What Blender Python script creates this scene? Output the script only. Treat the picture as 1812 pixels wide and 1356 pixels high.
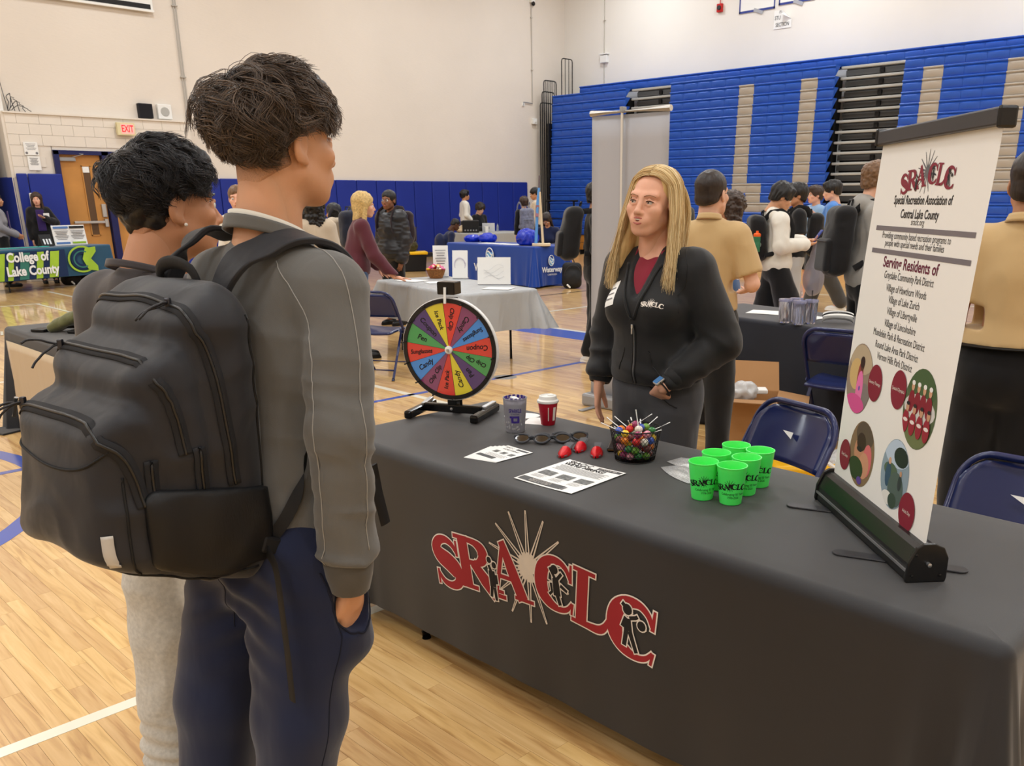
import bpy, math, random
import numpy as np
from mathutils import Vector, Matrix

for _o in list(bpy.data.objects):
    bpy.data.objects.remove(_o)
SC = bpy.context.scene
COL = SC.collection
R = math.radians
PI = math.pi

# ------------------------------------------------------------------ camera
cam_d = bpy.data.cameras.new('camera')
cam = bpy.data.objects.new('camera', cam_d)
COL.objects.link(cam)
_p, _h, _r = math.atan2(499., 1557.), R(44.0), R(0.18)
_f = Vector((math.cos(_h)*math.cos(_p), math.sin(_h)*math.cos(_p), -math.sin(_p)))
_x = Vector((math.sin(_h), -math.cos(_h), 0.))
_u = _x.cross(_f)
_xr = _x*math.cos(_r) - _u*math.sin(_r)
_ur = _u*math.cos(_r) + _x*math.sin(_r)
_M = Matrix((_xr, _ur, -_f)).transposed().to_4x4()
_M.translation = (0, 0, 1.61)
cam.matrix_world = _M
cam_d.sensor_width = 36
cam_d.lens = 36*1557./1812
cam_d.shift_x = -99./1812
cam_d.shift_y = 169./1812
cam_d.clip_start = 0.05
cam_d.clip_end = 200
cam_d.dof.use_dof = True
cam_d.dof.focus_distance = 2.6
cam_d.dof.aperture_fstop = 15.0
SC.camera = cam

# ------------------------------------------------------------------ world, lamps, exposure
wd = bpy.data.worlds.new('world')
SC.world = wd
wd.use_nodes = True
wd.node_tree.nodes['Background'].inputs[0].default_value = (1.0, 0.97, 0.92, 1)
wd.node_tree.nodes['Background'].inputs[1].default_value = 0.05
SC.view_settings.view_transform = 'Standard'
SC.view_settings.look = 'None'
SC.view_settings.exposure = 0.0
SC.view_settings.gamma = 1.0
SC.view_settings.use_curve_mapping = False

def gym_lamp(x, y, power=135):
    l = bpy.data.lights.new('gym_lamp', 'AREA')
    l.shape = 'RECTANGLE'
    l.size = 0.7
    l.size_y = 1.3
    l.energy = power
    l.color = (0.90, 0.96, 1.0)
    o = bpy.data.objects.new('gym_lamp', l)
    o.location = (x, y, 8.3)
    COL.objects.link(o)
for _lx in (-16, -10, -4, 2, 8, 14, 19):
    for _ly in (-5, 0.5, 6, 11.5, 17):
        gym_lamp(_lx, _ly)

# ------------------------------------------------------------------ helpers: objects
def link(o, parent=None):
    COL.objects.link(o)
    if parent is not None:
        o.parent = parent
    return o

def tag(o, label=None, cat=None, group=None, kind=None):
    if label: o['label'] = label
    if cat: o['category'] = cat
    if group: o['group'] = group
    if kind: o['kind'] = kind
    return o

def thing(name, label, cat, loc=(0, 0, 0), rotz=0.0, group=None):
    o = bpy.data.objects.new(name, None)
    o.empty_display_size = 0.1
    link(o)
    o.location = loc
    o.rotation_euler = (0, 0, rotz)
    return tag(o, label, cat, group)

def copy_tree(o, parent=None):
    c = o.copy()
    COL.objects.link(c)
    if parent is not None:
        c.parent = parent
    for ch in o.children:
        copy_tree(ch, c)
    return c

def axes(d, up=(0, 0, 1)):
    d = Vector(d).normalized()
    u = Vector(up)
    if abs(d.dot(u.normalized())) > 0.98:
        u = Vector((0, 1, 0))
    a = d.cross(u).normalized()
    b = a.cross(d).normalized()
    return a, b, d

class MB:
    def __init__(self):
        self.v = []; self.f = []; self.m = []; self.mi = 0
    def face(self, *idx):
        self.f.append(idx); self.m.append(self.mi)
    def box(self, c, s, rz=0.0, M=None):
        n = len(self.v)
        if M is None:
            M = Matrix.Rotation(rz, 3, 'Z')
        for dx in (-.5, .5):
            for dy in (-.5, .5):
                for dz in (-.5, .5):
                    self.v.append(tuple(Vector(c) + M @ Vector((dx*s[0], dy*s[1], dz*s[2]))))
        for q in ((0,1,3,2),(4,6,7,5),(0,4,5,1),(2,3,7,6),(0,2,6,4),(1,5,7,3)):
            self.face(*[n+i for i in q])
        return self
    def bar(self, p0, p1, w, h, up=(0, 0, 1)):
        p0 = Vector(p0); p1 = Vector(p1)
        a, b, d = axes(p1-p0, up)
        M = Matrix((a, b, d)).transposed()
        return self.box((p0+p1)/2, (w, h, (p1-p0).length), M=M)
    def tube(self, pts, r, n=8, cap=True, closed=False, flat=1.0, up=(0, 0, 1)):
        pts = [Vector(p) for p in pts]
        N = len(pts)
        rr = r if hasattr(r, '__len__') else [r]*N
        base = len(self.v)
        pa = None
        for i, p in enumerate(pts):
            if closed:
                t = pts[(i+1) % N]-pts[i-1]
            else:
                t = pts[min(i+1, N-1)]-pts[max(i-1, 0)]
            if t.length < 1e-9: t = Vector((0, 0, 1))
            t.normalize()
            if pa is None:
                a, b, _ = axes(t, up)
            else:
                a = (pa - t*pa.dot(t))
                if a.length < 1e-6: a, b, _ = axes(t, up)
                a.normalize(); b = a.cross(t).normalized()*-1
                b = t.cross(a).normalized()
            pa = a
            for k in range(n):
                an = 2*PI*k/n
                self.v.append(tuple(p + a*math.cos(an)*rr[i] + b*math.sin(an)*rr[i]*flat))
        rng = N if closed else N-1
        for i in range(rng):
            j = (i+1) % N
            for k in range(n):
                k2 = (k+1) % n
                self.face(base+i*n+k, base+i*n+k2, base+j*n+k2, base+j*n+k)
        if cap and not closed:
            self.face(*[base+k for k in reversed(range(n))])
            self.face(*[base+(N-1)*n+k for k in range(n)])
        return self
    def lathe(self, prof, n=24, c=(0, 0, 0), M=None, closed=False):
        base = len(self.v); c = Vector(c)
        for (r, z) in prof:
            for k in range(n):
                a = 2*PI*k/n
                p = Vector((r*math.cos(a), r*math.sin(a), z))
                if M is not None: p = M @ p
                self.v.append(tuple(c+p))
        N = len(prof)
        for i in range(N-1):
            for k in range(n):
                k2 = (k+1) % n
                self.face(base+i*n+k, base+i*n+k2, base+(i+1)*n+k2, base+(i+1)*n+k)
        if prof[0][0] > 1e-6 and not closed:
            self.face(*[base+k for k in reversed(range(n))])
        if prof[-1][0] > 1e-6 and not closed:
            self.face(*[base+(N-1)*n+k for k in range(n)])
        return self
    def prism(self, poly, fr, th):
        # poly: 2d outline in frame fr=(origin, ex, ey); extruded by th along ex x ey (front face at +th)
        o, ex, ey = Vector(fr[0]), Vector(fr[1]), Vector(fr[2])
        nz = ex.cross(ey).normalized()
        base = len(self.v); n = len(poly)
        for t in (0, th):
            for (x, y) in poly:
                self.v.append(tuple(o+ex*x+ey*y+nz*t))
        self.face(*[base+i for i in reversed(range(n))])
        self.face(*[base+n+i for i in range(n)])
        for i in range(n):
            j = (i+1) % n
            self.face(base+i, base+j, base+n+j, base+n+i)
        return self
    def strip(self, A, B, th, nrm):
        # closed solid ribbon between polylines A and B, thickness th along nrm(list or vector)
        n = len(A); base = len(self.v)
        for i in range(n):
            nv = Vector(nrm[i]) if isinstance(nrm, list) else Vector(nrm)
            for p in (A[i], B[i]):
                self.v.append(tuple(Vector(p)))
                self.v.append(tuple(Vector(p)+nv*th))
        for i in range(n-1):
            a = base+i*4; b = a+4
            self.face(a, b, b+2, a+2); self.face(a+1, a+3, b+3, b+1)
            self.face(a, a+1, b+1, b); self.face(a+2, b+2, b+3, a+3)
        self.face(base, base+2, base+3, base+1)
        e = base+(n-1)*4
        self.face(e, e+1, e+3, e+2)
        return self
    def grid(self, fn, nu, nv):
        base = len(self.v)
        for i in range(nu+1):
            for j in range(nv+1):
                self.v.append(tuple(fn(i/nu, j/nv)))
        for i in range(nu):
            for j in range(nv):
                a = base+i*(nv+1)+j
                self.face(a, a+nv+1, a+nv+2, a+1)
        return self
    def sphere(self, c, r, n=12, m=8, sc=(1, 1, 1), M=None):
        base = len(self.v); c = Vector(c)
        for i in range(1, m):
            th = PI*i/m
            for k in range(n):
                a = 2*PI*k/n
                p = Vector((r*sc[0]*math.sin(th)*math.cos(a), r*sc[1]*math.sin(th)*math.sin(a), r*sc[2]*math.cos(th)))
                if M is not None: p = M @ p
                self.v.append(tuple(c+p))
        t = len(self.v)
        for z in (1, -1):
            p = Vector((0, 0, z*r*sc[2]))
            if M is not None: p = M @ p
            self.v.append(tuple(c+p))
        for i in range(m-2):
            for k in range(n):
                k2 = (k+1) % n
                self.face(base+i*n+k, base+(i+1)*n+k, base+(i+1)*n+k2, base+i*n+k2)
        for k in range(n):
            k2 = (k+1) % n
            self.face(t, base+k, base+k2)
            self.face(t+1, base+(m-2)*n+k2, base+(m-2)*n+k)
        return self
    def mesh(self, name, mats, smooth=False):
        me = bpy.data.meshes.new(name)
        me.from_pydata(self.v, [], self.f)
        for m in (mats if isinstance(mats, (list, tuple)) else [mats]):
            me.materials.append(m)
        if any(self.m):
            me.polygons.foreach_set('material_index', self.m)
        if smooth:
            me.polygons.foreach_set('use_smooth', [True]*len(me.polygons))
            if smooth != 'all':
                try: me.set_sharp_from_angle(angle=R(38 if smooth is True else smooth))
                except Exception: pass
        me.update()
        return me
    def build(self, name, mats, parent=None, smooth=False, bevel=0.0, seg=2, loc=None):
        o = bpy.data.objects.new(name, self.mesh(name, mats, smooth))
        link(o, parent)
        if loc is not None: o.location = loc
        if bevel:
            md = o.modifiers.new('bevel', 'BEVEL'); md.width = bevel; md.segments = seg
            md.limit_method = 'ANGLE'; md.angle_limit = R(40)
        return o

def mesh_np(name, V, F, mats, parent=None, smooth=True, mi=None):
    me = bpy.data.meshes.new(name)
    V = np.asarray(V, dtype=np.float32); F = np.asarray(F, dtype=np.int32)
    me.vertices.add(len(V)); me.vertices.foreach_set('co', V.ravel())
    k = F.shape[1]
    me.loops.add(F.size); me.loops.foreach_set('vertex_index', F.ravel())
    me.polygons.add(len(F))
    me.polygons.foreach_set('loop_start', np.arange(0, F.size, k, dtype=np.int32))
    try: me.polygons.foreach_set('loop_total', np.full(len(F), k, dtype=np.int32))
    except Exception: pass
    for m in (mats if isinstance(mats, (list, tuple)) else [mats]):
        me.materials.append(m)
    if mi is not None: me.polygons.foreach_set('material_index', np.asarray(mi, dtype=np.int32))
    if smooth: me.polygons.foreach_set('use_smooth', np.ones(len(F), dtype=bool))
    me.update(calc_edges=True)
    me.validate()
    o = bpy.data.objects.new(name, me)
    return link(o, parent)

# ------------------------------------------------------------------ helpers: lettering
def text_obj(name, body, size, mat, M, parent=None, th=0.0006, ax='CENTER', sx=1.0, shear=0.0, space=1.0, offset=0.0, line=1.0):
    cu = bpy.data.curves.new('lettering', 'FONT')
    cu.body = body; cu.size = size; cu.align_x = ax; cu.align_y = 'CENTER'
    cu.shear = shear; cu.space_character = space; cu.resolution_u = 3; cu.offset = offset; cu.space_line = line
    cu.extrude = 0.0
    tmp = bpy.data.objects.new('lettering', cu)
    me = bpy.data.meshes.new_from_object(tmp)
    bpy.data.objects.remove(tmp)
    bpy.data.curves.remove(cu)
    me.name = name
    if sx != 1.0:
        for v in me.vertices: v.co.x *= sx
    me.materials.clear(); me.materials.append(mat)
    o = bpy.data.objects.new(name, me)
    link(o, parent)
    o.matrix_local = M
    return o

def frame(o, ex, ey):
    ex = Vector(ex).normalized(); ey = Vector(ey)
    ey = (ey - ex*ey.dot(ex)).normalized()
    ez = ex.cross(ey)
    M = Matrix((ex, ey, ez)).transposed().to_4x4()
    M.translation = Vector(o)
    return M

# ------------------------------------------------------------------ helpers: materials
def lin(c):
    out = []
    for x in c[:3]:
        x = x/255.
        out.append(x/12.92 if x <= 0.04045 else ((x+0.055)/1.055)**2.4)
    return (out[0], out[1], out[2], 1.0)

_MC = {}
def mat(name, c, rough=0.6, metal=0.0, spec=0.4, var=0.0, vscale=8.0, bump=0.0, bscale=200.0, bstretch=None, coat=0.0, trans=0.0, sheen=0.0, ior=1.45, emit=None, estr=0.0, alpha=1.0, sss=0.0, fold=0.0, fscale=9.0, fstretch=(1, 1, .35)):
    if name in _MC: return _MC[name]
    m = bpy.data.materials.new(name); m.use_nodes = True
    nt = m.node_tree; N = nt.nodes; L = nt.links
    b = N['Principled BSDF']
    I = b.inputs
    I['Base Color'].default_value = lin(c)
    I['Roughness'].default_value = rough
    I['Metallic'].default_value = metal
    I['Specular IOR Level'].default_value = spec
    I['IOR'].default_value = ior
    I['Coat Weight'].default_value = coat
    I['Coat Roughness'].default_value = 0.12
    I['Transmission Weight'].default_value = trans
    I['Sheen Weight'].default_value = sheen
    I['Sheen Roughness'].default_value = 0.5
    I['Alpha'].default_value = alpha
    if sss:
        I['Subsurface Weight'].default_value = sss
        I['Subsurface Radius'].default_value = (0.012, 0.005, 0.003)
        I['Subsurface Scale'].default_value = 1.0
    if emit:
        I['Emission Color'].default_value = lin(emit); I['Emission Strength'].default_value = estr
    tc = N.new('ShaderNodeTexCoord')
    if var:
        nz = N.new('ShaderNodeTexNoise'); nz.inputs['Scale'].default_value = vscale; nz.inputs['Detail'].default_value = 4
        L.new(tc.outputs['Object'], nz.inputs['Vector'])
        hs = N.new('ShaderNodeHueSaturation'); hs.inputs['Color'].default_value = lin(c)
        mr = N.new('ShaderNodeMapRange'); mr.inputs[1].default_value = .3; mr.inputs[2].default_value = .7
        mr.inputs[3].default_value = 1-var; mr.inputs[4].default_value = 1+var
        L.new(nz.outputs[0], mr.inputs[0]); L.new(mr.outputs[0], hs.inputs['Value'])
        L.new(hs.outputs[0], I['Base Color'])
    last = None
    if fold:
        mp = N.new('ShaderNodeMapping'); mp.inputs['Scale'].default_value = fstretch
        L.new(tc.outputs['Object'], mp.inputs['Vector'])
        nz = N.new('ShaderNodeTexNoise'); nz.inputs['Scale'].default_value = fscale; nz.inputs['Detail'].default_value = 2.5
        nz.inputs['Distortion'].default_value = .6
        L.new(mp.outputs[0], nz.inputs['Vector'])
        bp = N.new('ShaderNodeBump'); bp.inputs['Strength'].default_value = 1.0; bp.inputs['Distance'].default_value = fold
        L.new(nz.outputs[0], bp.inputs['Height'])
        last = bp
    if bump:
        nz = N.new('ShaderNodeTexNoise'); nz.inputs['Scale'].default_value = bscale; nz.inputs['Detail'].default_value = 3
        if bstretch:
            mp = N.new('ShaderNodeMapping'); mp.inputs['Scale'].default_value = bstretch
            L.new(tc.outputs['Object'], mp.inputs['Vector']); L.new(mp.outputs[0], nz.inputs['Vector'])
        else:
            L.new(tc.outputs['Object'], nz.inputs['Vector'])
        bp = N.new('ShaderNodeBump'); bp.inputs['Strength'].default_value = 0.5; bp.inputs['Distance'].default_value = bump
        L.new(nz.outputs[0], bp.inputs['Height'])
        if last: L.new(last.outputs[0], bp.inputs['Normal'])
        last = bp
    if last: L.new(last.outputs[0], I['Normal'])
    _MC[name] = m
    return m

# ------------------------------------------------------------------ helpers: smooth solids grown from distance fields
def vnoise(P, freq, seed=0):
    Q = np.asarray(P, dtype=np.float32)*freq + seed*17.31
    i = np.floor(Q).astype(np.int64); f = Q-i
    f = f*f*(3-2*f)
    def h(x, y, z):
        n = (x*374761393 + y*668265263 + z*2147483647 + seed*144665) & 0x7fffffff
        n = ((n ^ (n >> 13))*1274126177) & 0x7fffffff
        return ((n ^ (n >> 16)) & 0xffff)/32767.5-1.0
    x, y, z = i[..., 0], i[..., 1], i[..., 2]
    fx, fy, fz = f[..., 0], f[..., 1], f[..., 2]
    r = 0
    for dx in (0, 1):
        for dy in (0, 1):
            for dz in (0, 1):
                w = (fx if dx else 1-fx)*(fy if dy else 1-fy)*(fz if dz else 1-fz)
                r = r + w*h(x+dx, y+dy, z+dz)
    return r

class SDF:
    def __init__(s, lo, hi, h):
        s.lo = np.array(lo, dtype=np.float32); s.h = h
        s.n = np.ceil((np.array(hi)-s.lo)/h).astype(int)+1
        s.d = np.full(s.n, 1.0, dtype=np.float32)
    def _blk(s, lo, hi):
        a = np.clip(np.floor((np.array(lo)-s.lo)/s.h).astype(int), 0, s.n)
        b = np.clip(np.ceil((np.array(hi)-s.lo)/s.h).astype(int)+1, 0, s.n)
        sl = tuple(slice(a[i], b[i]) for i in range(3))
        g = [ (s.lo[i]+np.arange(a[i], b[i], dtype=np.float32)*s.h) for i in range(3)]
        return sl, g[0][:, None, None], g[1][None, :, None], g[2][None, None, :]
    def _put(s, sl, e, k, sub):
        d = s.d[sl]
        if d.size == 0: return
        if sub:
            e = -e
            if k > 0:
                hh = np.clip(0.5-0.5*(d-e)/k, 0, 1)
                s.d[sl] = d*(1-hh)+e*hh + k*hh*(1-hh)
            else: s.d[sl] = np.maximum(d, e)
        else:
            if k > 0:
                hh = np.clip(0.5+0.5*(d-e)/k, 0, 1)
                s.d[sl] = d*(1-hh)+e*hh - k*hh*(1-hh)
            else: s.d[sl] = np.minimum(d, e)
    def cap(s, a, b, ra, rb=None, k=0.02, sub=False, flat=None):
        if rb is None: rb = ra
        a = np.array(a, dtype=np.float32); b = np.array(b, dtype=np.float32)
        m = max(ra, rb)+k+2*s.h
        sl, X, Y, Z = s._blk(np.minimum(a, b)-m, np.maximum(a, b)+m)
        ab = b-a; L = max(float(ab@ab), 1e-9)
        t = np.clip(((X-a[0])*ab[0]+(Y-a[1])*ab[1]+(Z-a[2])*ab[2])/L, 0, 1)
        dx = X-a[0]-t*ab[0]; dy = Y-a[1]-t*ab[1]; dz = Z-a[2]-t*ab[2]
        if flat is not None:   # (axis vector, factor): squash along an axis
            w = np.array(flat[0], dtype=np.float32); w = w/np.linalg.norm(w)
            q = dx*w[0]+dy*w[1]+dz*w[2]
            e = np.sqrt(dx*dx+dy*dy+dz*dz - q*q + (q*flat[1])**2) - (ra+(rb-ra)*t)
        else:
            e = np.sqrt(dx*dx+dy*dy+dz*dz) - (ra+(rb-ra)*t)
        s._put(sl, e, k, sub)
        return s
    def ell(s, c, r, k=0.02, M=None, sub=False):
        c = np.array(c, dtype=np.float32); r = np.array(r, dtype=np.float32)*np.ones(3, dtype=np.float32)
        m = float(r.max())+k+2*s.h if M is not None else r+k+2*s.h
        sl, X, Y, Z = s._blk(c-m, c+m)
        x, y, z = X-c[0], Y-c[1], Z-c[2]
        if M is not None:
            T = np.array(M, dtype=np.float32).T
            x, y, z = (T[0,0]*x+T[0,1]*y+T[0,2]*z, T[1,0]*x+T[1,1]*y+T[1,2]*z, T[2,0]*x+T[2,1]*y+T[2,2]*z)
        k0 = np.sqrt((x/r[0])**2+(y/r[1])**2+(z/r[2])**2)
        k1 = np.sqrt((x/r[0]**2)**2+(y/r[1]**2)**2+(z/r[2]**2)**2)+1e-9
        s._put(sl, k0*(k0-1)/k1, k, sub)
        return s
    def box(s, c, hf, rd=0.01, k=0.0, M=None, sub=False):
        c = np.array(c, dtype=np.float32); hf = np.array(hf, dtype=np.float32)
        m = float(np.linalg.norm(hf))+k+2*s.h if M is not None else hf+k+2*s.h
        sl, X, Y, Z = s._blk(c-m, c+m)
        x, y, z = X-c[0], Y-c[1], Z-c[2]
        if M is not None:
            T = np.array(M, dtype=np.float32).T
            x, y, z = (T[0,0]*x+T[0,1]*y+T[0,2]*z, T[1,0]*x+T[1,1]*y+T[1,2]*z, T[2,0]*x+T[2,1]*y+T[2,2]*z)
        qx, qy, qz = np.abs(x)-hf[0]+rd, np.abs(y)-hf[1]+rd, np.abs(z)-hf[2]+rd
        e = np.sqrt(np.maximum(qx, 0)**2+np.maximum(qy, 0)**2+np.maximum(qz, 0)**2)+np.minimum(np.maximum(qx, np.maximum(qy, qz)), 0)-rd
        s._put(sl, e, k, sub)
        return s
    def cut(s, n, p, lo=None, hi=None, k=0.0):
        # keep the side where (P-p).n < 0
        n = np.array(n, dtype=np.float32); n = n/np.linalg.norm(n)
        sl, X, Y, Z = s._blk(s.lo-1 if lo is None else lo, s.lo+s.n*s.h+1 if hi is None else hi)
        e = (X-p[0])*n[0]+(Y-p[1])*n[1]+(Z-p[2])*n[2]
        s._put(sl, -e, k, True)
        return s
    def warp(s, fn):
        sl, X, Y, Z = s._blk(s.lo-1, s.lo+s.n*s.h+1)
        s.d += fn(X, Y, Z).astype(np.float32)
        return s
    def net(s):
        d = s.d; n = d.shape
        pad = 1.0
        d = d.copy()
        d[0], d[-1] = pad, pad; d[:, 0], d[:, -1] = pad, pad; d[:, :, 0], d[:, :, -1] = pad, pad
        neg = d < 0
        cn = [neg[i:n[0]-1+i, j:n[1]-1+j, k:n[2]-1+k] for i in (0, 1) for j in (0, 1) for k in (0, 1)]
        cnt = sum(c.astype(np.int8) for c in cn)
        act = (cnt > 0) & (cnt < 8)
        ids = np.full(act.shape, -1, dtype=np.int64)
        idx = np.argwhere(act)
        ids[act] = np.arange(len(idx))
        cv = {}
        for i in (0, 1):
            for j in (0, 1):
                for k in (0, 1):
                    cv[i, j, k] = d[idx[:, 0]+i, idx[:, 1]+j, idx[:, 2]+k]
        acc = np.zeros((len(idx), 3), dtype=np.float64); w = np.zeros(len(idx))
        for ax in range(3):
            for a in (0, 1):
                for b in (0, 1):
                    c0 = [a, b]; c0.insert(ax, 0); c1 = [a, b]; c1.insert(ax, 1)
                    v0 = cv[tuple(c0)]; v1 = cv[tuple(c1)]
                    x = (v0 < 0) != (v1 < 0)
                    t = np.where(x, v0/np.where(x, v0-v1, 1), 0)
                    p = np.array(c0, dtype=np.float64)[None, :].repeat(len(idx), 0)
                    p[:, ax] = t
                    acc += p*x[:, None]; w += x
        V = (idx + acc/np.maximum(w, 1)[:, None])*s.h + s.lo
        F = []
        for ax in range(3):
            sh = [slice(0, n[0]-1), slice(0, n[1]-1), slice(0, n[2]-1)]
            s0 = [slice(1, n[0]-1), slice(1, n[1]-1), slice(1, n[2]-1)]; s0[ax] = slice(0, n[ax]-1)
            s1 = list(s0); s1[ax] = slice(1, n[ax])
            a = neg[tuple(s0)]; b = neg[tuple(s1)]
            cross = np.argwhere(a != b)
            if len(cross) == 0: continue
            off = np.array([1, 1, 1]); off[ax] = 0
            e = cross+off
            u, v = (ax+1) % 3, (ax+2) % 3
            q = []
            for du, dv in ((-1, -1), (0, -1), (0, 0), (-1, 0)):
                c = e.copy(); c[:, u] += du; c[:, v] += dv
                q.append(ids[c[:, 0], c[:, 1], c[:, 2]])
            q = np.stack(q, 1)
            fl = a[cross[:, 0], cross[:, 1], cross[:, 2]]
            q[~fl] = q[~fl][:, ::-1]
            F.append(q)
        F = np.concatenate(F) if F else np.zeros((0, 4), dtype=np.int64)
        F = F[(F >= 0).all(1)]
        return V.astype(np.float32), F

def vnormals(V, F):
    e1 = V[F[:, 2]]-V[F[:, 0]]; e2 = V[F[:, 3]]-V[F[:, 1]]
    fn = np.cross(e1, e2)
    N = np.zeros_like(V)
    for i in range(4): np.add.at(N, F[:, i], fn)
    return N/np.maximum(np.linalg.norm(N, axis=1, keepdims=True), 1e-9)

def relax(V, F, it=1, lam=0.5):
    for _ in range(it):
        A = np.zeros_like(V); c = np.zeros(len(V), dtype=np.float32)
        for i in range(4):
            j = (i+1) % 4
            np.add.at(A, F[:, i], V[F[:, j]]); np.add.at(A, F[:, j], V[F[:, i]])
            np.add.at(c, F[:, i], 1); np.add.at(c, F[:, j], 1)
        V = V*(1-lam)+lam*A/np.maximum(c, 1)[:, None]
    return V.astype(np.float32)

def join_vf(parts):
    V = []; F = []; n = 0
    for v, f in parts:
        V.append(v); F.append(f+n); n += len(v)
    return np.concatenate(V), np.concatenate(F)

# ------------------------------------------------------------------ materials of the room
M_WALL = mat('wall_paint', (226, 217, 206), rough=.75, spec=.25, var=.03, vscale=.6, bump=.004, bscale=9, bstretch=(1, 1, 4))
M_WALLR = mat('wall_paint_light', (232, 228, 222), rough=.75, spec=.25, var=.025, vscale=.5)
M_BLOCK = mat('painted_block', (228, 220, 209), rough=.6, spec=.3, var=.02, vscale=3, bump=.002, bscale=60)
M_PAD = mat('blue_vinyl_pad', (30, 48, 140), rough=.5, spec=.35, var=.05, vscale=2)
M_CEIL = mat('ceiling_deck', (225, 222, 215), rough=.8)
M_WHITE = mat('white_plastic', (235, 235, 232), rough=.45)
M_BLACK = mat('black_plastic', (18, 18, 20), rough=.42)
M_DKGREY = mat('dark_grey_metal', (52, 52, 56), rough=.4, metal=.3)
M_STEEL = mat('brushed_steel', (190, 192, 195), rough=.3, metal=.9)
M_GREYMET = mat('grey_painted_metal', (150, 150, 152), rough=.4, metal=.2)
M_WOODBOARD = mat('varnished_board', (196, 136, 62), rough=.3, spec=.5, var=.08, vscale=3)
M_PAPER = mat('paper', (240, 240, 238), rough=.7)
M_INK = mat('black_ink', (22, 22, 24), rough=.6)
M_GREYINK = mat('grey_ink', (120, 120, 124), rough=.6)
M_RED = mat('red_paint', (190, 26, 26), rough=.4)

def wood_floor_mat(name, far=False):
    m = bpy.data.materials.new(name); m.use_nodes = True
    nt = m.node_tree; N = nt.nodes; L = nt.links; b = N['Principled BSDF']
    ge = N.new('ShaderNodeNewGeometry'); oi = N.new('ShaderNodeObjectInfo')
    mp = N.new('ShaderNodeMapping'); mp.inputs['Scale'].default_value = (26, 2.0, 1)
    L.new(ge.outputs['Position'], mp.inputs['Vector'])
    add = N.new('ShaderNodeMath'); add.operation = 'ADD'
    if far:
        sp = N.new('ShaderNodeSeparateXYZ'); L.new(ge.outputs['Position'], sp.inputs[0])
        cb = N.new('ShaderNodeCombineXYZ'); L.new(sp.outputs[1], cb.inputs[0]); L.new(sp.outputs[0], cb.inputs[1])
        bk = N.new('ShaderNodeTexBrick'); L.new(cb.outputs[0], bk.inputs['Vector'])
        bk.inputs['Scale'].default_value = 1.0; bk.inputs['Brick Width'].default_value = .7; bk.inputs['Row Height'].default_value = .057
        bk.inputs['Mortar Size'].default_value = .0006; bk.offset = .37
        bk.inputs['Color1'].default_value = (0, 0, 0, 1); bk.inputs['Color2'].default_value = (1, 1, 1, 1); bk.inputs['Mortar'].default_value = (.3, .3, .3, 1)
        rnd = bk.outputs['Color']
        L.new(rnd, add.inputs[0]); add.inputs[1].default_value = 0.0
    else:
        L.new(oi.outputs['Random'], add.inputs[0]); L.new(ge.outputs['Random Per Island'], add.inputs[1])
    fr = N.new('ShaderNodeMath'); fr.operation = 'FRACT'; L.new(add.outputs[0], fr.inputs[0])
    off = N.new('ShaderNodeVectorMath'); off.operation = 'ADD'
    sc = N.new('ShaderNodeVectorMath'); sc.operation = 'SCALE'; sc.inputs['Scale'].default_value = 40
    cb2 = N.new('ShaderNodeCombineXYZ'); L.new(fr.outputs[0], cb2.inputs[2]); L.new(fr.outputs[0], cb2.inputs[1])
    L.new(cb2.outputs[0], sc.inputs[0]); L.new(mp.outputs[0], off.inputs[0]); L.new(sc.outputs[0], off.inputs[1])
    nz = N.new('ShaderNodeTexNoise'); nz.inputs['Scale'].default_value = 1.0; nz.inputs['Detail'].default_value = 5; nz.inputs['Distortion'].default_value = 1.2
    L.new(off.outputs[0], nz.inputs['Vector'])
    cr = N.new('ShaderNodeValToRGB')
    e = cr.color_ramp.elements
    e[0].position = .28; e[0].color = lin((184, 138, 82))
    e[1].position = .68; e[1].color = lin((228, 190, 132))
    k = cr.color_ramp.elements.new(.45); k.color = lin((214, 172, 112))
    L.new(nz.outputs[0], cr.inputs[0])
    hs = N.new('ShaderNodeHueSaturation'); L.new(cr.outputs[0], hs.inputs['Color'])
    mr = N.new('ShaderNodeMapRange'); mr.inputs[3].default_value = .86; mr.inputs[4].default_value = 1.1
    L.new(fr.outputs[0], mr.inputs[0]); L.new(mr.outputs[0], hs.inputs['Value'])
    mr2 = N.new('ShaderNodeMapRange'); mr2.inputs[3].default_value = .495; mr2.inputs[4].default_value = .505
    L.new(fr.outputs[0], mr2.inputs[0]); L.new(mr2.outputs[0], hs.inputs['Hue'])
    L.new(hs.outputs[0], b.inputs['Base Color'])
    b.inputs['Roughness'].default_value = .36
    b.inputs['Specular IOR Level'].default_value = .4
    b.inputs['Coat Weight'].default_value = .75; b.inputs['Coat Roughness'].default_value = .07; b.inputs['Coat IOR'].default_value = 1.45
    bp = N.new('ShaderNodeBump'); bp.inputs['Distance'].default_value = .0006; bp.inputs['Strength'].default_value = .35
    nz2 = N.new('ShaderNodeTexNoise'); nz2.inputs['Scale'].default_value = 3.0
    L.new(ge.outputs['Position'], nz2.inputs['Vector']); L.new(nz2.outputs[0], bp.inputs['Height']); L.new(bp.outputs[0], b.inputs['Coat Normal'])
    return m
M_PLANK = wood_floor_mat('maple_plank')
M_PLANKFAR = wood_floor_mat('maple_floor_far', True)
def paint(name, c): return mat(name, c, rough=.35, coat=.7, var=.03, vscale=6)
M_LWHITE = paint('line_paint_white', (236, 232, 214)); M_LBLUE = paint('line_paint_blue', (30, 74, 176)); M_LBLACK = paint('line_paint_black', (70, 62, 55))

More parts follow.
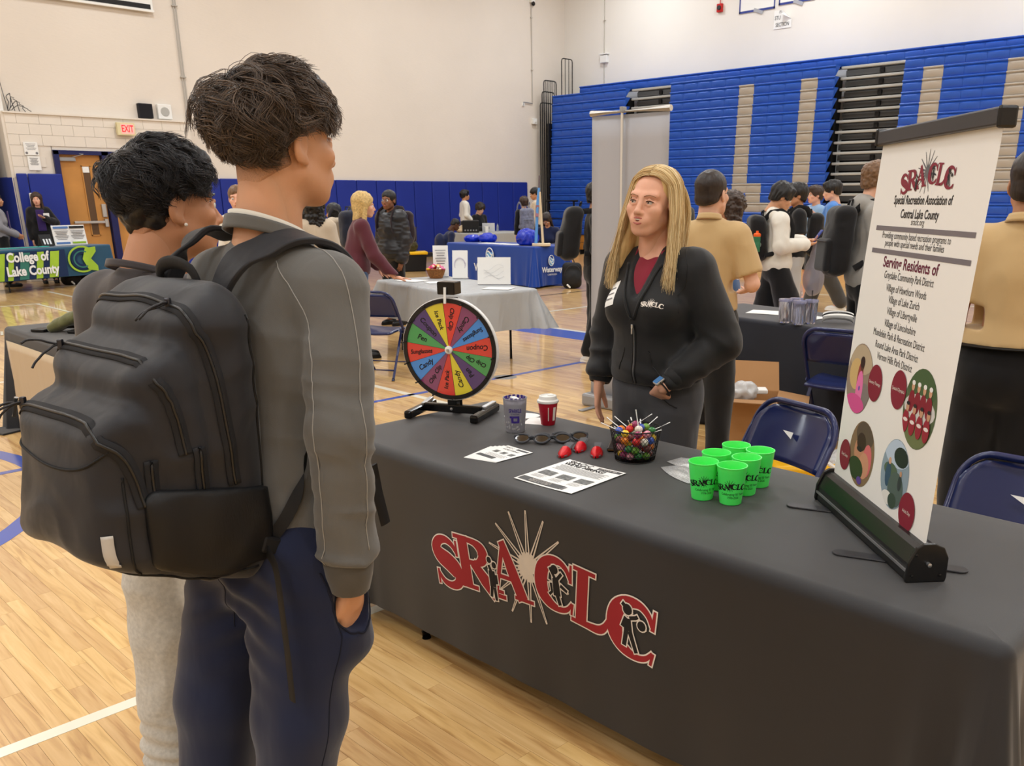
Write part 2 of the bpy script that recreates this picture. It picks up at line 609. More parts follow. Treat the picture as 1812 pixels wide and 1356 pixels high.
# ------------------------------------------------------------------ floor
XW, YW, YB = 21.3, 20.65, 20.4
floor = MB().box((0, 6.2, -.054), (43, 29.6, .1)).build('floor', M_PLANKFAR)
tag(floor, kind='structure')
rng = random.Random(5)
PW, GAP = .0572, .0009
cells = []
x = -.6
while x < 8.6:
    y = -.4 + rng.uniform(-.6, 0)
    while y < 9.2:
        l = rng.choice((.32, .45, .6, .75, .95, 1.15))*rng.uniform(.85, 1.15)
        cells.append((x, y, l)); y += l
    x += PW
def in_view(x, y):
    d = Vector((x, y, -1.61)); z = d.dot(_f)
    if z < .3: return False
    px = 1005+1557*d.dot(_xr)/z; py = 847-1557*d.dot(_ur)/z
    return -40 < px < 1500 and 300 < py < 1400 and not (x > 1.62 and y < 2.95 and px > 680)
def plank_mb(mb, x, y, l):
    a, b, c, d, t = x+GAP/2, x+PW-GAP/2, y+GAP/2, y+l-GAP/2, .0007
    n = len(mb.v)
    mb.v += [(a, c, -.004), (b, c, -.004), (b, d, -.004), (a, d, -.004), (a, c, 0), (b, c, 0), (b, d, 0), (a, d, 0)]
    for k in range(4):
        j = (k+1) % 4; mb.face(n+k, n+j, n+4+j, n+4+k)
    mb.face(n+4, n+5, n+6, n+7)
near = sorted([(c[0]**2+(c[1]+c[2]/2)**2, c) for c in cells if in_view(c[0]+PW/2, c[1]+c[2]/2)])
near_set = set(c for _, c in near[:290])
rest = MB()
for c in cells:
    if c in near_set:
        mb = MB(); plank_mb(mb, 0, 0, c[2]); mb.build('plank', M_PLANK, floor, loc=(c[0], c[1], 0))
    else:
        plank_mb(rest, *c)
tag(rest.build('plank_field', M_PLANK, floor), kind='stuff')
def court_line(x0, y0, x1, y1, m):
    MB().box(((x0+x1)/2, (y0+y1)/2, .0), (abs(x1-x0), abs(y1-y0), .0024)).build('court_line', m, floor)
court_line(-20, 2.815, 4.40, 2.87, M_LWHITE)
court_line(-8, 6.06, 7.56, 6.12, M_LBLUE)
court_line(7.56, -8, 8.02, 20, M_LBLUE); court_line(8.02, -8, 8.10, 20, M_LWHITE)
court_line(-5, 9.25, 14, 9.31, M_LWHITE)
court_line(4.35, 2.87, 4.41, 9.25, M_LWHITE); court_line(4.34, 9.31, 4.39, 16.0, M_LWHITE)
court_line(-5, 16.0, 4.42, 16.06, M_LWHITE); court_line(5.10, 10, 5.16, 18.0, M_LWHITE); court_line(-5, 18.9, 8, 18.96, M_LWHITE)
court_line(8.1, 10.9, 20, 10.94, M_LBLACK)
court_line(14.0, 2, 14.06, 12, M_LWHITE)
A = []; B = []
for k in range(65):
    a = 2*PI*k/64
    A.append((-.3+1.83*math.cos(a), 6.09+1.83*math.sin(a), -.0002)); B.append((-.3+1.72*math.cos(a), 6.09+1.72*math.sin(a), -.0002))
MB().strip(A, B, .0012, (0, 0, 1)).build('court_line', M_LBLUE, floor)
MB().lathe([(0, .0012), (.11, .0012), (.115, -.001)], 24, (5.45, 6.08, .0)).build('floor_plate', M_GREYMET, floor)
# painted lane word on the far floor, upside down from here
for k, (x, y, s) in enumerate(((3.25, 13.2, 'E'), (3.02, 13.2, 'K'), (2.78, 13.2, 'A'), (2.55, 13.2, 'L'))):
    text_obj('floor_letter', s, .55, M_LWHITE, frame((x+.45, y-.4, .0016), (-1, .25, 0), (0, -1, 0)), floor, sx=.55)
for (x, y) in ((2.3, 12.7), (2.8, 13.6), (4.2, 13.6)):
    MB().box((x, y, 0), (.2, 1.1, .0024), rz=-.5).build('floor_stripe', mat('line_paint_gold', (206, 160, 52), rough=.35, coat=.7), floor)

# ------------------------------------------------------------------ walls and ceiling
def struct(o): return tag(o, kind='structure')
wb = MB()
wb.box((0, YW+.15, 6.0), (43.4, .3, 5.6))
wb.box((9.2+6.2, YW+.15, 1.6), (12.4, .3, 3.2))
wb.box((-7.9, YW+.15, 1.6), (26.0, .3, 3.2))
wall_back = struct(wb.build('wall_back', M_WALL))
wall_right = struct(MB().box((XW+.15, 6.2, 4.4), (.3, 29.6, 8.8)).build('wall_right', M_WALLR))
struct(MB().box((-21.85, 6.2, 4.4), (.3, 29.6, 8.8)).build('wall_left', M_WALL))
struct(MB().box((0, -8.5, 4.4), (43.4, .3, 8.8)).build('wall_front', M_WALL))
struct(MB().box((0, 6.2, 8.95), (43.4, 29.6, .3)).build('ceiling', M_CEIL))

# lower block wall round the doors, set forward of the wall above it, with its ledge
lb = MB()
lb.box((5.95, YB+.2, 1.6), (.8, .3, 3.2)); lb.box((8.72, YB+.2, 1.6), (1.0, .3, 3.2)); lb.box((7.29, YB+.2, 2.86), (1.9, .3, .68))
lb.box((7.4, YB+.17, 3.195), (3.64, .34, .03))
lb.box((5.64, YB+1.3, 1.6), (.08, 2.0, 3.2))
block_wall = struct(lb.build('wall_door_block', M_BLOCK))
for r in range(6):
    z0 = 2.0+r*.2
    xo = 5.60-(.2 if r % 2 else 0)
    k = 0
    while xo < 9.2:
        a, b = max(xo, 5.60), min(xo+.4, 9.2)
        if b-a > .03 and not (z0 < 2.5 and b > 6.34 and a < 8.24):
            z1 = min(z0+.2, 3.19)
            MB().box(((a+b)/2, YB+.043, (z0+z1)/2), (b-a-.005, .018, z1-z0-.005)).build('block', M_BLOCK, block_wall)
        xo += .4
# wall pads
def pad(x, w, y, top, parent):
    MB().box((x+w/2, y-.03, top/2+.06), (w-.012, .06, top-.12)).build('wall_pad', M_PAD, parent, bevel=.02)
pad(5.60, .2, YB, 2.075, block_wall); pad(5.80, .63, YB, 2.075, block_wall)
pad(8.25, .95, YB, 2.06, block_wall)
o = MB().box((5.57, YB+.9, 1.02), (.05, 1.7, 1.98)).build('wall_pad', M_PAD, block_wall, bevel=.02)
x = 9.22
while x < 19.5:
    pad(x, .61, YW, 2.03, wall_back); x += .61
MB().box((9.2+5.2, YW-.01, .05), (10.5, .02, .1)).build('baseboard_back', M_DKGREY, wall_back)

# doors
M_DOORFR = mat('door_frame_navy', (24, 30, 84), rough=.4)
M_OAK = mat('oak_veneer', (196, 138, 72), rough=.4, spec=.4, var=.10, vscale=2.2, bump=.0008, bscale=30, bstretch=(9, 9, .6))
M_GLASSD = mat('dim_glass', (92, 66, 44), rough=.15, spec=.6)
def door(n, x0, x1, swing=0.0):
    d = struct(MB().box(((x1+x0)/2, YB+.1, 1.24), (x1-x0-.01, .045, 2.46)).build('door_%d' % n, M_OAK))
    wx = x0+(x1-x0)*.62
    MB().box((wx, YB+.072, 1.55), (.14, .012, 1.35)).build('door_window', M_GLASSD, d)
    for (cx, cz, sx, sz) in ((wx-.08, 1.55, .02, 1.39), (wx+.08, 1.55, .02, 1.39), (wx, 2.235, .18, .02), (wx, .865, .18, .02)):
        MB().box((cx, YB+.07, cz), (sx, .02, sz)).build('window_bead', M_OAK, d)
    MB().box((wx-.01, YB+.063, 2.17), (.13, .006, .12)).build('paper_note', M_PAPER, d)
    h = MB().box(((x0+x1)/2+.02, YB+.02, 1.13), (x1-x0-.14, .05, .05)).box((x1-.08, YB+.03, 1.11), (.07, .08, .16)).box((x1-.08, YB+.05, 1.36), (.09, .05, .26))
    h.build('panic_bar', M_STEEL, d, bevel=.008)
    c = MB().box((x0+.16, YB+.04, 2.36), (.3, .06, .07)); c.bar((x0+.25, YB+.02, 2.4), (x0+.45, YB-.06, 2.46), .02, .012); c.bar((x0+.45, YB-.06, 2.46), (x0+.3, YB+.05, 2.48), .02, .012)
    c.build('door_closer', M_GREYMET, d, bevel=.006)
    return d
door(1, 6.44, 7.24); door(2, 7.40, 8.18)
df = MB()
df.box((6.39, YB+.06, 1.26), (.10, .16, 2.52)); df.box((7.32, YB+.06, 1.26), (.13, .16, 2.52)); df.box((8.22, YB+.06, 1.26), (.1, .16, 2.52)); df.box((7.30, YB+.06, 2.49), (1.92, .16, .08))
struct(df.build('trim_1', M_DOORFR))

# things fixed to the back wall
t = thing('exit_sign', 'red and white lit exit sign above the wooden doors', 'exit sign', (7.80, YB, 2.98))
MB().box((0, -.05, 0), (.36, .09, .25)).build('housing', mat('sign_cream', (225, 214, 170), rough=.5), t, bevel=.008)
MB().box((.02, -.097, 0), (.26, .006, .19)).build('face_plate', mat('sign_face', (246, 190, 180), rough=.5, emit=(250, 170, 160), estr=.25), t)
text_obj('lettering', 'EXIT', .19, mat('exit_red', (235, 40, 50), rough=.4, emit=(240, 40, 50), estr=.9), frame((.02, -.102, 0), (1, 0, 0), (0, 0, 1)), t, sx=.62, offset=.004)
t = thing('wall_speaker', 'square black loudspeaker panel beside the white one', 'loudspeaker', (8.35, YW, 3.38))
MB().box((0, -.06, 0), (.29, .12, .29)).build('cabinet', mat('speaker_cloth', (34, 34, 40), rough=.8, bump=.001, bscale=300), t, bevel=.01)
MB().box((0, -.122, 0), (.25, .006, .25)).build('grille', mat('speaker_cloth2', (28, 28, 33), rough=.9), t)
t = thing('wall_speaker', 'square white loudspeaker with a round grey grille', 'loudspeaker', (8.76, YW, 3.385))
MB().box((0, -.05, 0), (.30, .10, .30)).build('cabinet', M_WHITE, t, bevel=.015)
MB().lathe([(0, .012), (.085, .010), (.095, 0)], 24, (0, -.10, 0), Matrix.Rotation(R(90), 3, 'X')).build('grille', mat('grille_grey', (176, 176, 172), rough=.6), t)
def conduit(x, z0, z1, y, m, label, n=1, wall='y', bends=()):
    mb = MB()
    for k in range(n):
        if wall == 'y': mb.tube([(x+k*.05, y-.03, z0), (x+k*.05, y-.03, z1)], .014, 8)
        else: mb.tube([(y-.03, x+k*.05, z0), (y-.03, x+k*.05, z1)], .014, 8)
    z = z0+.9
    while z < z1:
        if wall == 'y': mb.box((x+.025*(n-1), y-.03, z), (.07+.05*(n-1), .05, .02))
        else: mb.box((y-.03, x, z), (.05, .07, .02))
        z += 1.4
    o = mb.build('conduit', m, smooth=True)
    return tag(o, label, 'conduit')
M_COND = mat('conduit_paint', (206, 200, 190), rough=.5)
conduit(9.26, 3.22, 8.7, YW, mat('conduit_grey', (178, 172, 163), rough=.5), 'pair of grey pipes running up the wall beside the speakers', 2)
conduit(19.88, 4.3, 6.93, YW, M_COND, 'thin pale conduit dropping from the camera near the corner')
conduit(19.0, 5.6, 8.7, XW, M_COND, 'pale conduit above a box on the bleacher wall', wall='x')
conduit(19.0, 4.56, 5.36, XW, M_COND, 'short pale conduit between the box and the bleachers', wall='x')
tag(MB().box((XW-.05, 18.98, 5.47), (.1, .26, .2)).box((XW-.06, 18.98, 5.6), (.12, .32, .03)).build('junction_box', M_WHITE, bevel=.01), 'white electrical box on the wall above the bleachers', 'box')
tag(MB().box((19.92, YW-.05, 3.78), (.16, .1, .16)).box((19.92, YW-.105, 3.78), (.08, .02, .08)).build('junction_box', M_WHITE, bevel=.01), 'white outlet box low on the wall beside the railing stack', 'box')
t = thing('security_camera', 'small white dome camera high on the wall by the corner', 'camera', (19.90, YW, 6.98))
MB().box((0, -.05, .05), (.14, .1, .08)).build('bracket', M_WHITE, t, bevel=.01)
MB().sphere((0, -.09, -.02), .06).build('dome', M_BLACK, t, smooth='all')
t = thing('wall_latch', 'small bent white bracket on the wall under the conduit', 'bracket', (19.62, YW, 4.27))
MB().tube([(-.13, -.04, -.06), (-.13, -.04, .02), (0, -.04, .02), (.24, -.04, .0)], .014, 8).build('arm', M_GREYMET, t, smooth=True)
MB().box((-.12, -.02, -.03), (.08, .04, .1)).build('plate', M_WHITE, t)
t = thing('projection_screen', 'white projector screen with black border high on the back wall', 'screen', (7.6, YW, 5.36))
MB().box((-.1, -.06, 1.0), (2.6, .04, 2.0)).build('screen_sheet', M_WHITE, t)
MB().box((-.1, -.075, .06), (2.5, .03, .09)).build('screen_border', M_BLACK, t)
MB().box((-.1, -.085, -.02), (2.62, .05, .05)).build('weight_bar', M_WHITE, t, bevel=.01)
# notices beside the door
def notice(x0, x1, z0, z1, y, lines, label, emblem=False):
    t = thing('wall_notice', label, 'notice', ((x0+x1)/2, y, (z0+z1)/2))
    w, h = x1-x0, z1-z0
    MB().box((0, -.014, 0), (w, .02, h)).build('sheet', M_PAPER, t)
    for k in range(lines):
        z = h*.36-k*h*.72/max(lines, 1)*.75
        MB().box((0, -.025, z), (w*(.72-.12*(k % 3)), .002, h*.035)).build('text_line', M_GREYINK, t)
    if emblem:
        for s in (-1, 1): MB().lathe([(0, .004), (.022, .004), (.024, 0)], 12, (s*w*.36, -.024, -h*.34), Matrix.Rotation(R(90), 3, 'X')).build('seal', M_GREYINK, t)
notice(5.84, 6.09, 2.42, 2.66, YB+.03, 5, 'white wall notice with two round seals, upper of the pair', True)
notice(5.87, 6.09, 2.14, 2.40, YB+.03, 8, 'white typed notice, lower of the pair beside the door')
t = thing('door_control', 'white access control box on the blue pad behind a woman', 'box', (5.84, YB-.06, 1.58))
MB().box((0, -.03, 0), (.16, .06, .26)).build('case', M_WHITE, t, bevel=.012)
MB().box((.02, -.062, .02), (.09, .006, .14)).build('display', mat('plate_grey', (205, 205, 198), rough=.5), t)
# coil of cables and a post on the ledge
mb = MB(); rg = random.Random(3)
for k in range(4):
    p = [(5.72+rg.uniform(-.03, .03)+.30*u*(k*.35+.3), YB+.1, 3.21+.32*math.sin(PI*u)*(1-.22*k)+rg.uniform(0, .02)) for u in np.linspace(0, 1, 12)]
    mb.tube(p, .007, 6)
mb.tube([(5.74, YB+.2, 3.2), (5.70, YB+.2, 3.55), (5.66, YB+.22, 4.0)], .006, 6)
tag(mb.build('cable_coil', M_DKGREY, smooth=True), 'tangle of grey cables lying on the wall ledge', 'cable')
mb = MB().box((5.60, YB+.15, 3.40), (.07, .1, .4)).box((5.48, YB+.15, 3.57), (.2, .1, .07)).box((5.52, YB+.13, 3.36), (.03, .06, .3))
tag(mb.build('ledge_bracket', M_WHITE, bevel=.01), 'white bent bracket standing at the end of the wall ledge', 'bracket')

# things fixed to the bleacher wall
t = thing('fire_alarm', 'red fire alarm horn hanging high on the bleacher wall', 'alarm', (XW, 14.95, 6.30))
MB().box((-.04, 0, 0), (.08, .16, .2)).build('housing', M_RED, t, bevel=.01)
MB().lathe([(0, .03), (.05, .03), (.06, 0)], 16, (-.08, 0, 0), Matrix.Rotation(R(-90), 3, 'Y')).build('horn', M_DKGREY, t)
MB().tube([(-.03, 0, .1), (-.03, 0, 1.2)], .012, 8).build('riser_pipe', M_RED, t)
M_BLUEEDGE = mat('poster_blue', (52, 66, 140), rough=.6); M_TAPE = mat('grey_tape', (168, 170, 178), rough=.5)
def big_poster(y0, y1, z0, label, tapes):
    t = thing('wall_poster', label, 'poster', (XW, (y0+y1)/2, z0))
    w = abs(y1-y0)
    MB().box((-.012, 0, .6), (.012, w, 1.2)).build('sheet', M_PAPER, t)
    MB().box((-.02, 0, .025), (.008, w, .05)).build('border', M_BLUEEDGE, t)
    for s in (-1, 1): MB().box((-.02, s*(w/2-.02), .6), (.008, .035, 1.2)).build('border', M_BLUEEDGE, t)
    for s in tapes: MB().box((-.026, s, .0), (.006, .28, .08), M=Matrix.Rotation(.35, 3, 'X')).build('tape', M_TAPE, t)
big_poster(13.3, 14.36, 6.08, 'white poster with blue border taped above the fire exit sign', (-.05,))
big_poster(12.2, 13.2, 6.13, 'white blue-edged poster, second along the bleacher wall', (-.05,))
big_poster(10.9, 12.1, 6.22, 'white blue-edged poster, third along the bleacher wall', (0.1,))
t = thing('section_sign', 'white paper sign with a curled corner reading section', 'sign', (XW, 13.06, 5.82))
def sgn(u, v):
    y = .25-.5*u; z = -.22+.42*v
    c = max(0, (u+v)-1.45)
    return (-.015-.45*c*c*2.0, y+c*.25, z-c*.25)
MB().grid(sgn, 14, 14).build('sheet', M_PAPER, t, smooth='all')
text_obj('lettering', 'SECTION', .125, M_INK, frame((-.022, 0.0, -.13), (0, -1, 0), (0, 0, 1)), t, sx=.75)
text_obj('lettering', 'STU', .125, M_INK, frame((-.022, .14, .03), (0, -1, 0), (0, 0, 1)), t, sx=.75)
text_obj('lettering', 'ITI', .08, M_INK, frame((-.024, .07, .155), (0, -1, 0), (0, 0, 1)), t, sx=.8)

# ------------------------------------------------------------------ bleachers
M_SEATB = mat('seat_blue', (38, 86, 186), rough=.38, spec=.5, var=.05, vscale=3)
M_SEATG = mat('seat_beige', (176, 168, 158), rough=.45, spec=.4)
RH, Z0, XF = .2322, .52, 20.0
prof = [(.0, .004), (.012, .06), (.012, .15), (.0, .185), (.03, .195), (.036, .215), (.024, .229), (-.2, .229)]
def seat_mesh(w, m):
    mb = MB()
    def fn(u, v):
        i = min(int(v*(len(prof)-1)+.5), len(prof)-1)
        px, pz = prof[i]
        bul = .022*(1-(2*u-1)**2) if 1 <= i <= 2 else 0
        return (-(px+bul), w*(.004+.992*u), pz)
    mb.grid(fn, 4, len(prof)-1)
    mb.face(*[i for i in range(len(prof))]); n0 = 4*len(prof)
    mb.face(*[n0+i for i in reversed(range(len(prof)))])
    return mb.mesh('seat_module', m, smooth=30)
def bank(y_hi, w, ncol, label, beige, name='bleacher_bank', rows=17):
    t = thing(name, label, 'bleachers', (XF, y_hi-w*ncol, 0))
    mb_, mg_ = seat_mesh(w, M_SEATB), seat_mesh(w, M_SEATG)
    for r in range(rows):
        for c in range(ncol):
            o = bpy.data.objects.new('seat_module', mg_ if (rows-1-r, c) in beige else mb_)
            o.location = (.011*r, (ncol-1-c)*w, Z0+r*RH)
            link(o, t)
    L = ncol*w
    MB().box((.41, L/2, Z0+(rows-1)*RH/2), (.28, L-.02, (rows-1)*RH-.02)).build('understructure', M_BLACK, t)
    MB().box((.08, L/2, .40), (.05, L, .21)).build('skirt_board', M_WOODBOARD, t); MB().box((.05, L/2, .185), (.05, L, .2)).build('skirt_board', M_WOODBOARD, t)
    return t
def letter_u(c1):
    s = set()
    for r in range(1, 11): s |= {(r, c1), (r, c1+4)}
    s -= {(0, c1)}
    s |= {(11, c1), (11, c1+1), (11, c1+3), (11, c1+4), (12, c1+1), (12, c1+3), (13, c1+1), (13, c1+2), (13, c1+3)}
    return s
bankA = bank(20.06, .409, 7, 'blue folded bleacher bank in the corner beside the grey banner', set())
bankB = bank(15.64, .432, 11, 'blue folded bleacher bank with a beige letter, between two stair gaps', letter_u(5))
bankC = bank(9.26, .432, 9, 'blue folded bleacher bank behind the white upright banner', letter_u(1))
M_ALU = mat('aisle_nosing', (176, 176, 172), rough=.4, metal=.15); M_ALUD = mat('aisle_riser', (92, 92, 92), rough=.5)
for (ya, yb, lab) in ((15.64, 17.197, 'narrow grey stair gap in the bleachers above the grey banner'), (9.26, 10.888, 'dark stair gap with grey steps between two blue bleacher banks')):
    t = thing('bleacher_aisle', lab, 'bleachers', (XF, ya, 0))
    L = yb-ya
    for r in range(17):
        z = Z0+r*RH
        MB().box((.30+.011*r, L/2, z+.185), (.12, L, .058)).build('step_nosing', M_ALU, t, bevel=.012)
        MB().box((.5+.011*r, L/2, z+.09), (.03, L, .12)).build('step_riser', M_ALUD, t)
        MB().box((.46+.011*r, L*.45, z+.09), (.05, .1, .1)).build('bracket', M_BLACK, t)
    MB().box((.74, L/2, Z0+17*RH/2-.02), (.08, L, 17*RH-.06)).build('back_panel', M_BLACK, t)
    MB().box((.08, L/2, .40), (.05, L, .21)).build('skirt_board', M_WOODBOARD, t); MB().box((.05, L/2, .185), (.05, L, .2)).build('skirt_board', M_WOODBOARD, t)
t = thing('bleacher_top_row', 'long top row of blue bleacher seats against the white wall', 'bleachers', (XF+.64, 5.2, 4.475))
m = seat_mesh(.43, M_SEATB)
for k in range(33):
    o = bpy.data.objects.new('seat_module', m); o.location = (0, k*.43, 0); link(o, t)
MB().box((.34, 7.1, .10), (.26, 14.2, .2)).build('back_board', M_SEATB, t)

# folded guard rails stacked at the corner end of the bleachers
M_RAIL = mat('black_rail', (30, 30, 32), rough=.4)
def rail_frame(x0, x1, y, z0, z1, nb, label, r=.016):
    t = thing('guard_rail', label, 'railing', (x0, y, z0), 0, 'folded guard rails at the bleacher end')
    w, h = x1-x0, z1-z0
    c = .08
    MB().tube([(0, 0, 0), (0, 0, h-c), (.02, 0, h-.02), (c, 0, h), (w-c, 0, h), (w-.02, 0, h-.02), (w, 0, h-c), (w, 0, 0)], r, 6).build('outer_frame', M_RAIL, t, smooth=True)
    for k in range(nb):
        MB().tube([(w*(k+1)/(nb+1), 0, 0), (w*(k+1)/(nb+1), 0, h)], r*.7, 6).build('baluster', M_RAIL, t, smooth=True)
rail_frame(20.66, 21.12, 20.16, .0, 5.55, 2, 'tall black guard rail at the end of the top bleacher row')
for k in range(3):
    rail_frame(19.98+.02*k, 20.5+.02*k, 20.24+.10*k, 0, 4.9-.3*k, 5, ('front', 'middle', 'rear')[k]+' black barred guard rail folded against the corner bleacher bank')
tag(MB().box((20.28, 20.13, 1.85), (.5, .08, 3.7)).build('bleacher_end_frame', M_BLACK), 'black folded steel end of the corner bleacher bank', 'frame')
# floor railing before the corner bank
t = thing('floor_railing', 'black pipe railing standing before the corner bleachers', 'railing', (19.7, 19.1, 0))
def P_(y, z): return (0, y, z)
MB().tube([P_(-.35, 0.30), P_(-.35, 1.5)], .03, 8).build('post', M_RAIL, t, smooth=True); MB().tube([P_(.72, 0.30), P_(.72, 1.5)], .03, 8).build('post', M_RAIL, t, smooth=True)
MB().tube([P_(-.5, 1.49), P_(.85, 1.49)], .03, 8).build('top_rail', M_RAIL, t, smooth=True); MB().tube([P_(-.35, .98), P_(.72, .98)], .024, 8).build('mid_rail', M_RAIL, t, smooth=True)
MB().box((0.02, .18, .25), (.12, 1.3, .5)).build('base_board', M_WOODBOARD, t)

# ------------------------------------------------------------------ the sponsor's logo, drawn from strokes
GLYPH = {
 'S': [[(.54,.72,.05),(.47,.87,.08),(.34,.95,.10),(.2,.91,.14),(.12,.77,.19),(.17,.62,.23),(.33,.51,.26),(.46,.39,.25),(.51,.25,.2),(.45,.11,.14),(.31,.05,.1),(.16,.10,.08),(.07,.26,.05)], [(.56,.97,.04),(.54,.66,.05)], [(.05,.03,.04),(.07,.33,.05)]],
 'R': [[(.19,.0,.2),(.19,1,.2)], [(.0,.03,.06),(.40,.03,.06)], [(.0,.97,.06),(.3,.97,.06)], [(.2,.96,.07),(.42,.94,.09),(.55,.86,.16),(.59,.74,.2),(.55,.62,.16),(.42,.53,.08),(.2,.52,.07)], [(.36,.53,.14),(.56,.25,.2),(.76,.0,.2)], [(.62,.03,.06),(.95,.03,.06)]],
 'A': [[(.14,.03,.08),(.42,.95,.09)], [(.40,1.0,.14),(.56,.52,.22),(.74,.02,.22)], [(.22,.34,.07),(.6,.34,.07)], [(.0,.03,.06),(.3,.03,.06)], [(.56,.03,.06),(.97,.03,.06)]],
 'C': [[(.70,.68,.05),(.63,.85,.08),(.49,.95,.1),(.31,.91,.16),(.18,.74,.23),(.14,.5,.25),(.18,.27,.23),(.31,.1,.16),(.5,.04,.09),(.65,.1,.07),(.74,.25,.04)], [(.72,.97,.04),(.71,.62,.06)], [(.73,.03,.04),(.75,.25,.05)]],
 'L': [[(.2,.0,.2),(.2,1,.2)], [(.02,.97,.06),(.42,.97,.06)], [(.02,.03,.06),(.5,.03,.06)], [(.3,.05,.09),(.52,.07,.12),(.63,.17,.1),(.68,.34,.03)]],
}
LOGO = [('S', .270, .318, .150/.58, .182, 7), ('R', .398, .352, .235/.95, .178, 4), ('A', .560, .378, .202/.97, .184, 3), ('C', .778, .402, .165/.75, .172, 0), ('L', .938, .388, .155/.70, .182, -3), ('C', 1.078, .360, .180/.75, .180, -5)]
RAYS = [(.666,.672),(.743,.695),(.821,.679),(.886,.630),(.603,.617),(.569,.541),(.674,.330),(.762,.320),(.831,.338),(.575,.454),(.927,.560),(.621,.392),(.927,.473)]
FIGS = [  # little people strokes in logo coordinates (x, y, width)
 [[(.568,.480,.022),(.570,.484,.022)], [(.592,.468,.022),(.594,.470,.022)], [(.580,.445,.03),(.588,.39,.03)], [(.582,.39,.014),(.578,.352,.013)], [(.594,.39,.014),(.603,.345,.013)], [(.566,.462,.012),(.582,.436,.014)], [(.6,.436,.013),(.606,.405,.012)]],
 [[(.868,.536,.03),(.870,.540,.03)], [(.872,.508,.026),(.880,.452,.03)], [(.872,.505,.012),(.848,.538,.011)], [(.878,.505,.012),(.898,.530,.011)], [(.880,.455,.016),(.893,.424,.014)], [(.893,.49,.012),(.922,.478,.010)], [(.853,.488,.010),(.858,.46,.010),(.846,.448,.010)]],
 [[(1.160,.503,.034),(1.163,.507,.034)], [(1.142,.509,.014),(1.150,.52,.016)], [(1.160,.475,.026),(1.164,.437,.03)], [(1.155,.478,.013),(1.142,.445,.012)], [(1.168,.478,.012),(1.190,.486,.012),(1.198,.492,.011)], [(1.158,.44,.017),(1.150,.388,.015)], [(1.170,.438,.017),(1.182,.41,.015),(1.196,.378,.014)], [(1.212,.468,.030),(1.215,.471,.030)]],
]
def stroke_poly(pts, grow=0.0):
    n = len(pts); Lf = []; Rt = []
    P = [Vector((p[0], p[1])) for p in pts]
    for i in range(n):
        t = (P[min(i+1, n-1)]-P[max(i-1, 0)]).normalized()
        p = P[i].copy()
        if i == 0: p -= t*grow
        if i == n-1: p += t*grow
        nn = Vector((-t.y, t.x)); w = pts[i][2]/2+grow
        Lf.append(p+nn*w); Rt.append(p-nn*w)
    return Lf, Rt
def strokes_mesh(mb, strokes, mp, lay, grow=0.0, tf=None, smooth_n=4):
    for s in strokes:
        if len(s) > 3:   # refine curved strokes
            q = []
            for i in range(len(s)-1):
                p0, p1, p2, p3 = s[max(i-1, 0)], s[i], s[i+1], s[min(i+2, len(s)-1)]
                for k in range(smooth_n):
                    t = k/smooth_n
                    q.append(tuple(.5*((2*p1[j])+(-p0[j]+p2[j])*t+(2*p0[j]-5*p1[j]+4*p2[j]-p3[j])*t*t+(-p0[j]+3*p1[j]-3*p2[j]+p3[j])*t**3) for j in range(3)))
            q.append(s[-1]); s = q
        if tf: s = [tf(p) for p in s]
        Lf, Rt = stroke_poly(s, grow)
        b = len(mb.v)
        for a, c in zip(Lf, Rt):
            mb.v.append(tuple(mp(a.x, a.y, lay))); mb.v.append(tuple(mp(c.x, c.y, lay)))
        for i in range(len(s)-1):
            mb.face(b+2*i, b+2*i+1, b+2*i+3, b+2*i+2)
        if len(pts_ := s) and abs(s[0][0]-s[-1][0])+abs(s[0][1]-s[-1][1]) < .008:   # dot: add a round
            c = Vector((s[0][0], s[0][1])); r = s[0][2]/2+grow; b = len(mb.v)
            for k in range(14):
                mb.v.append(tuple(mp(c.x+r*math.cos(2*PI*k/14), c.y+r*math.sin(2*PI*k/14), lay)))
            mb.face(*range(b, b+14))
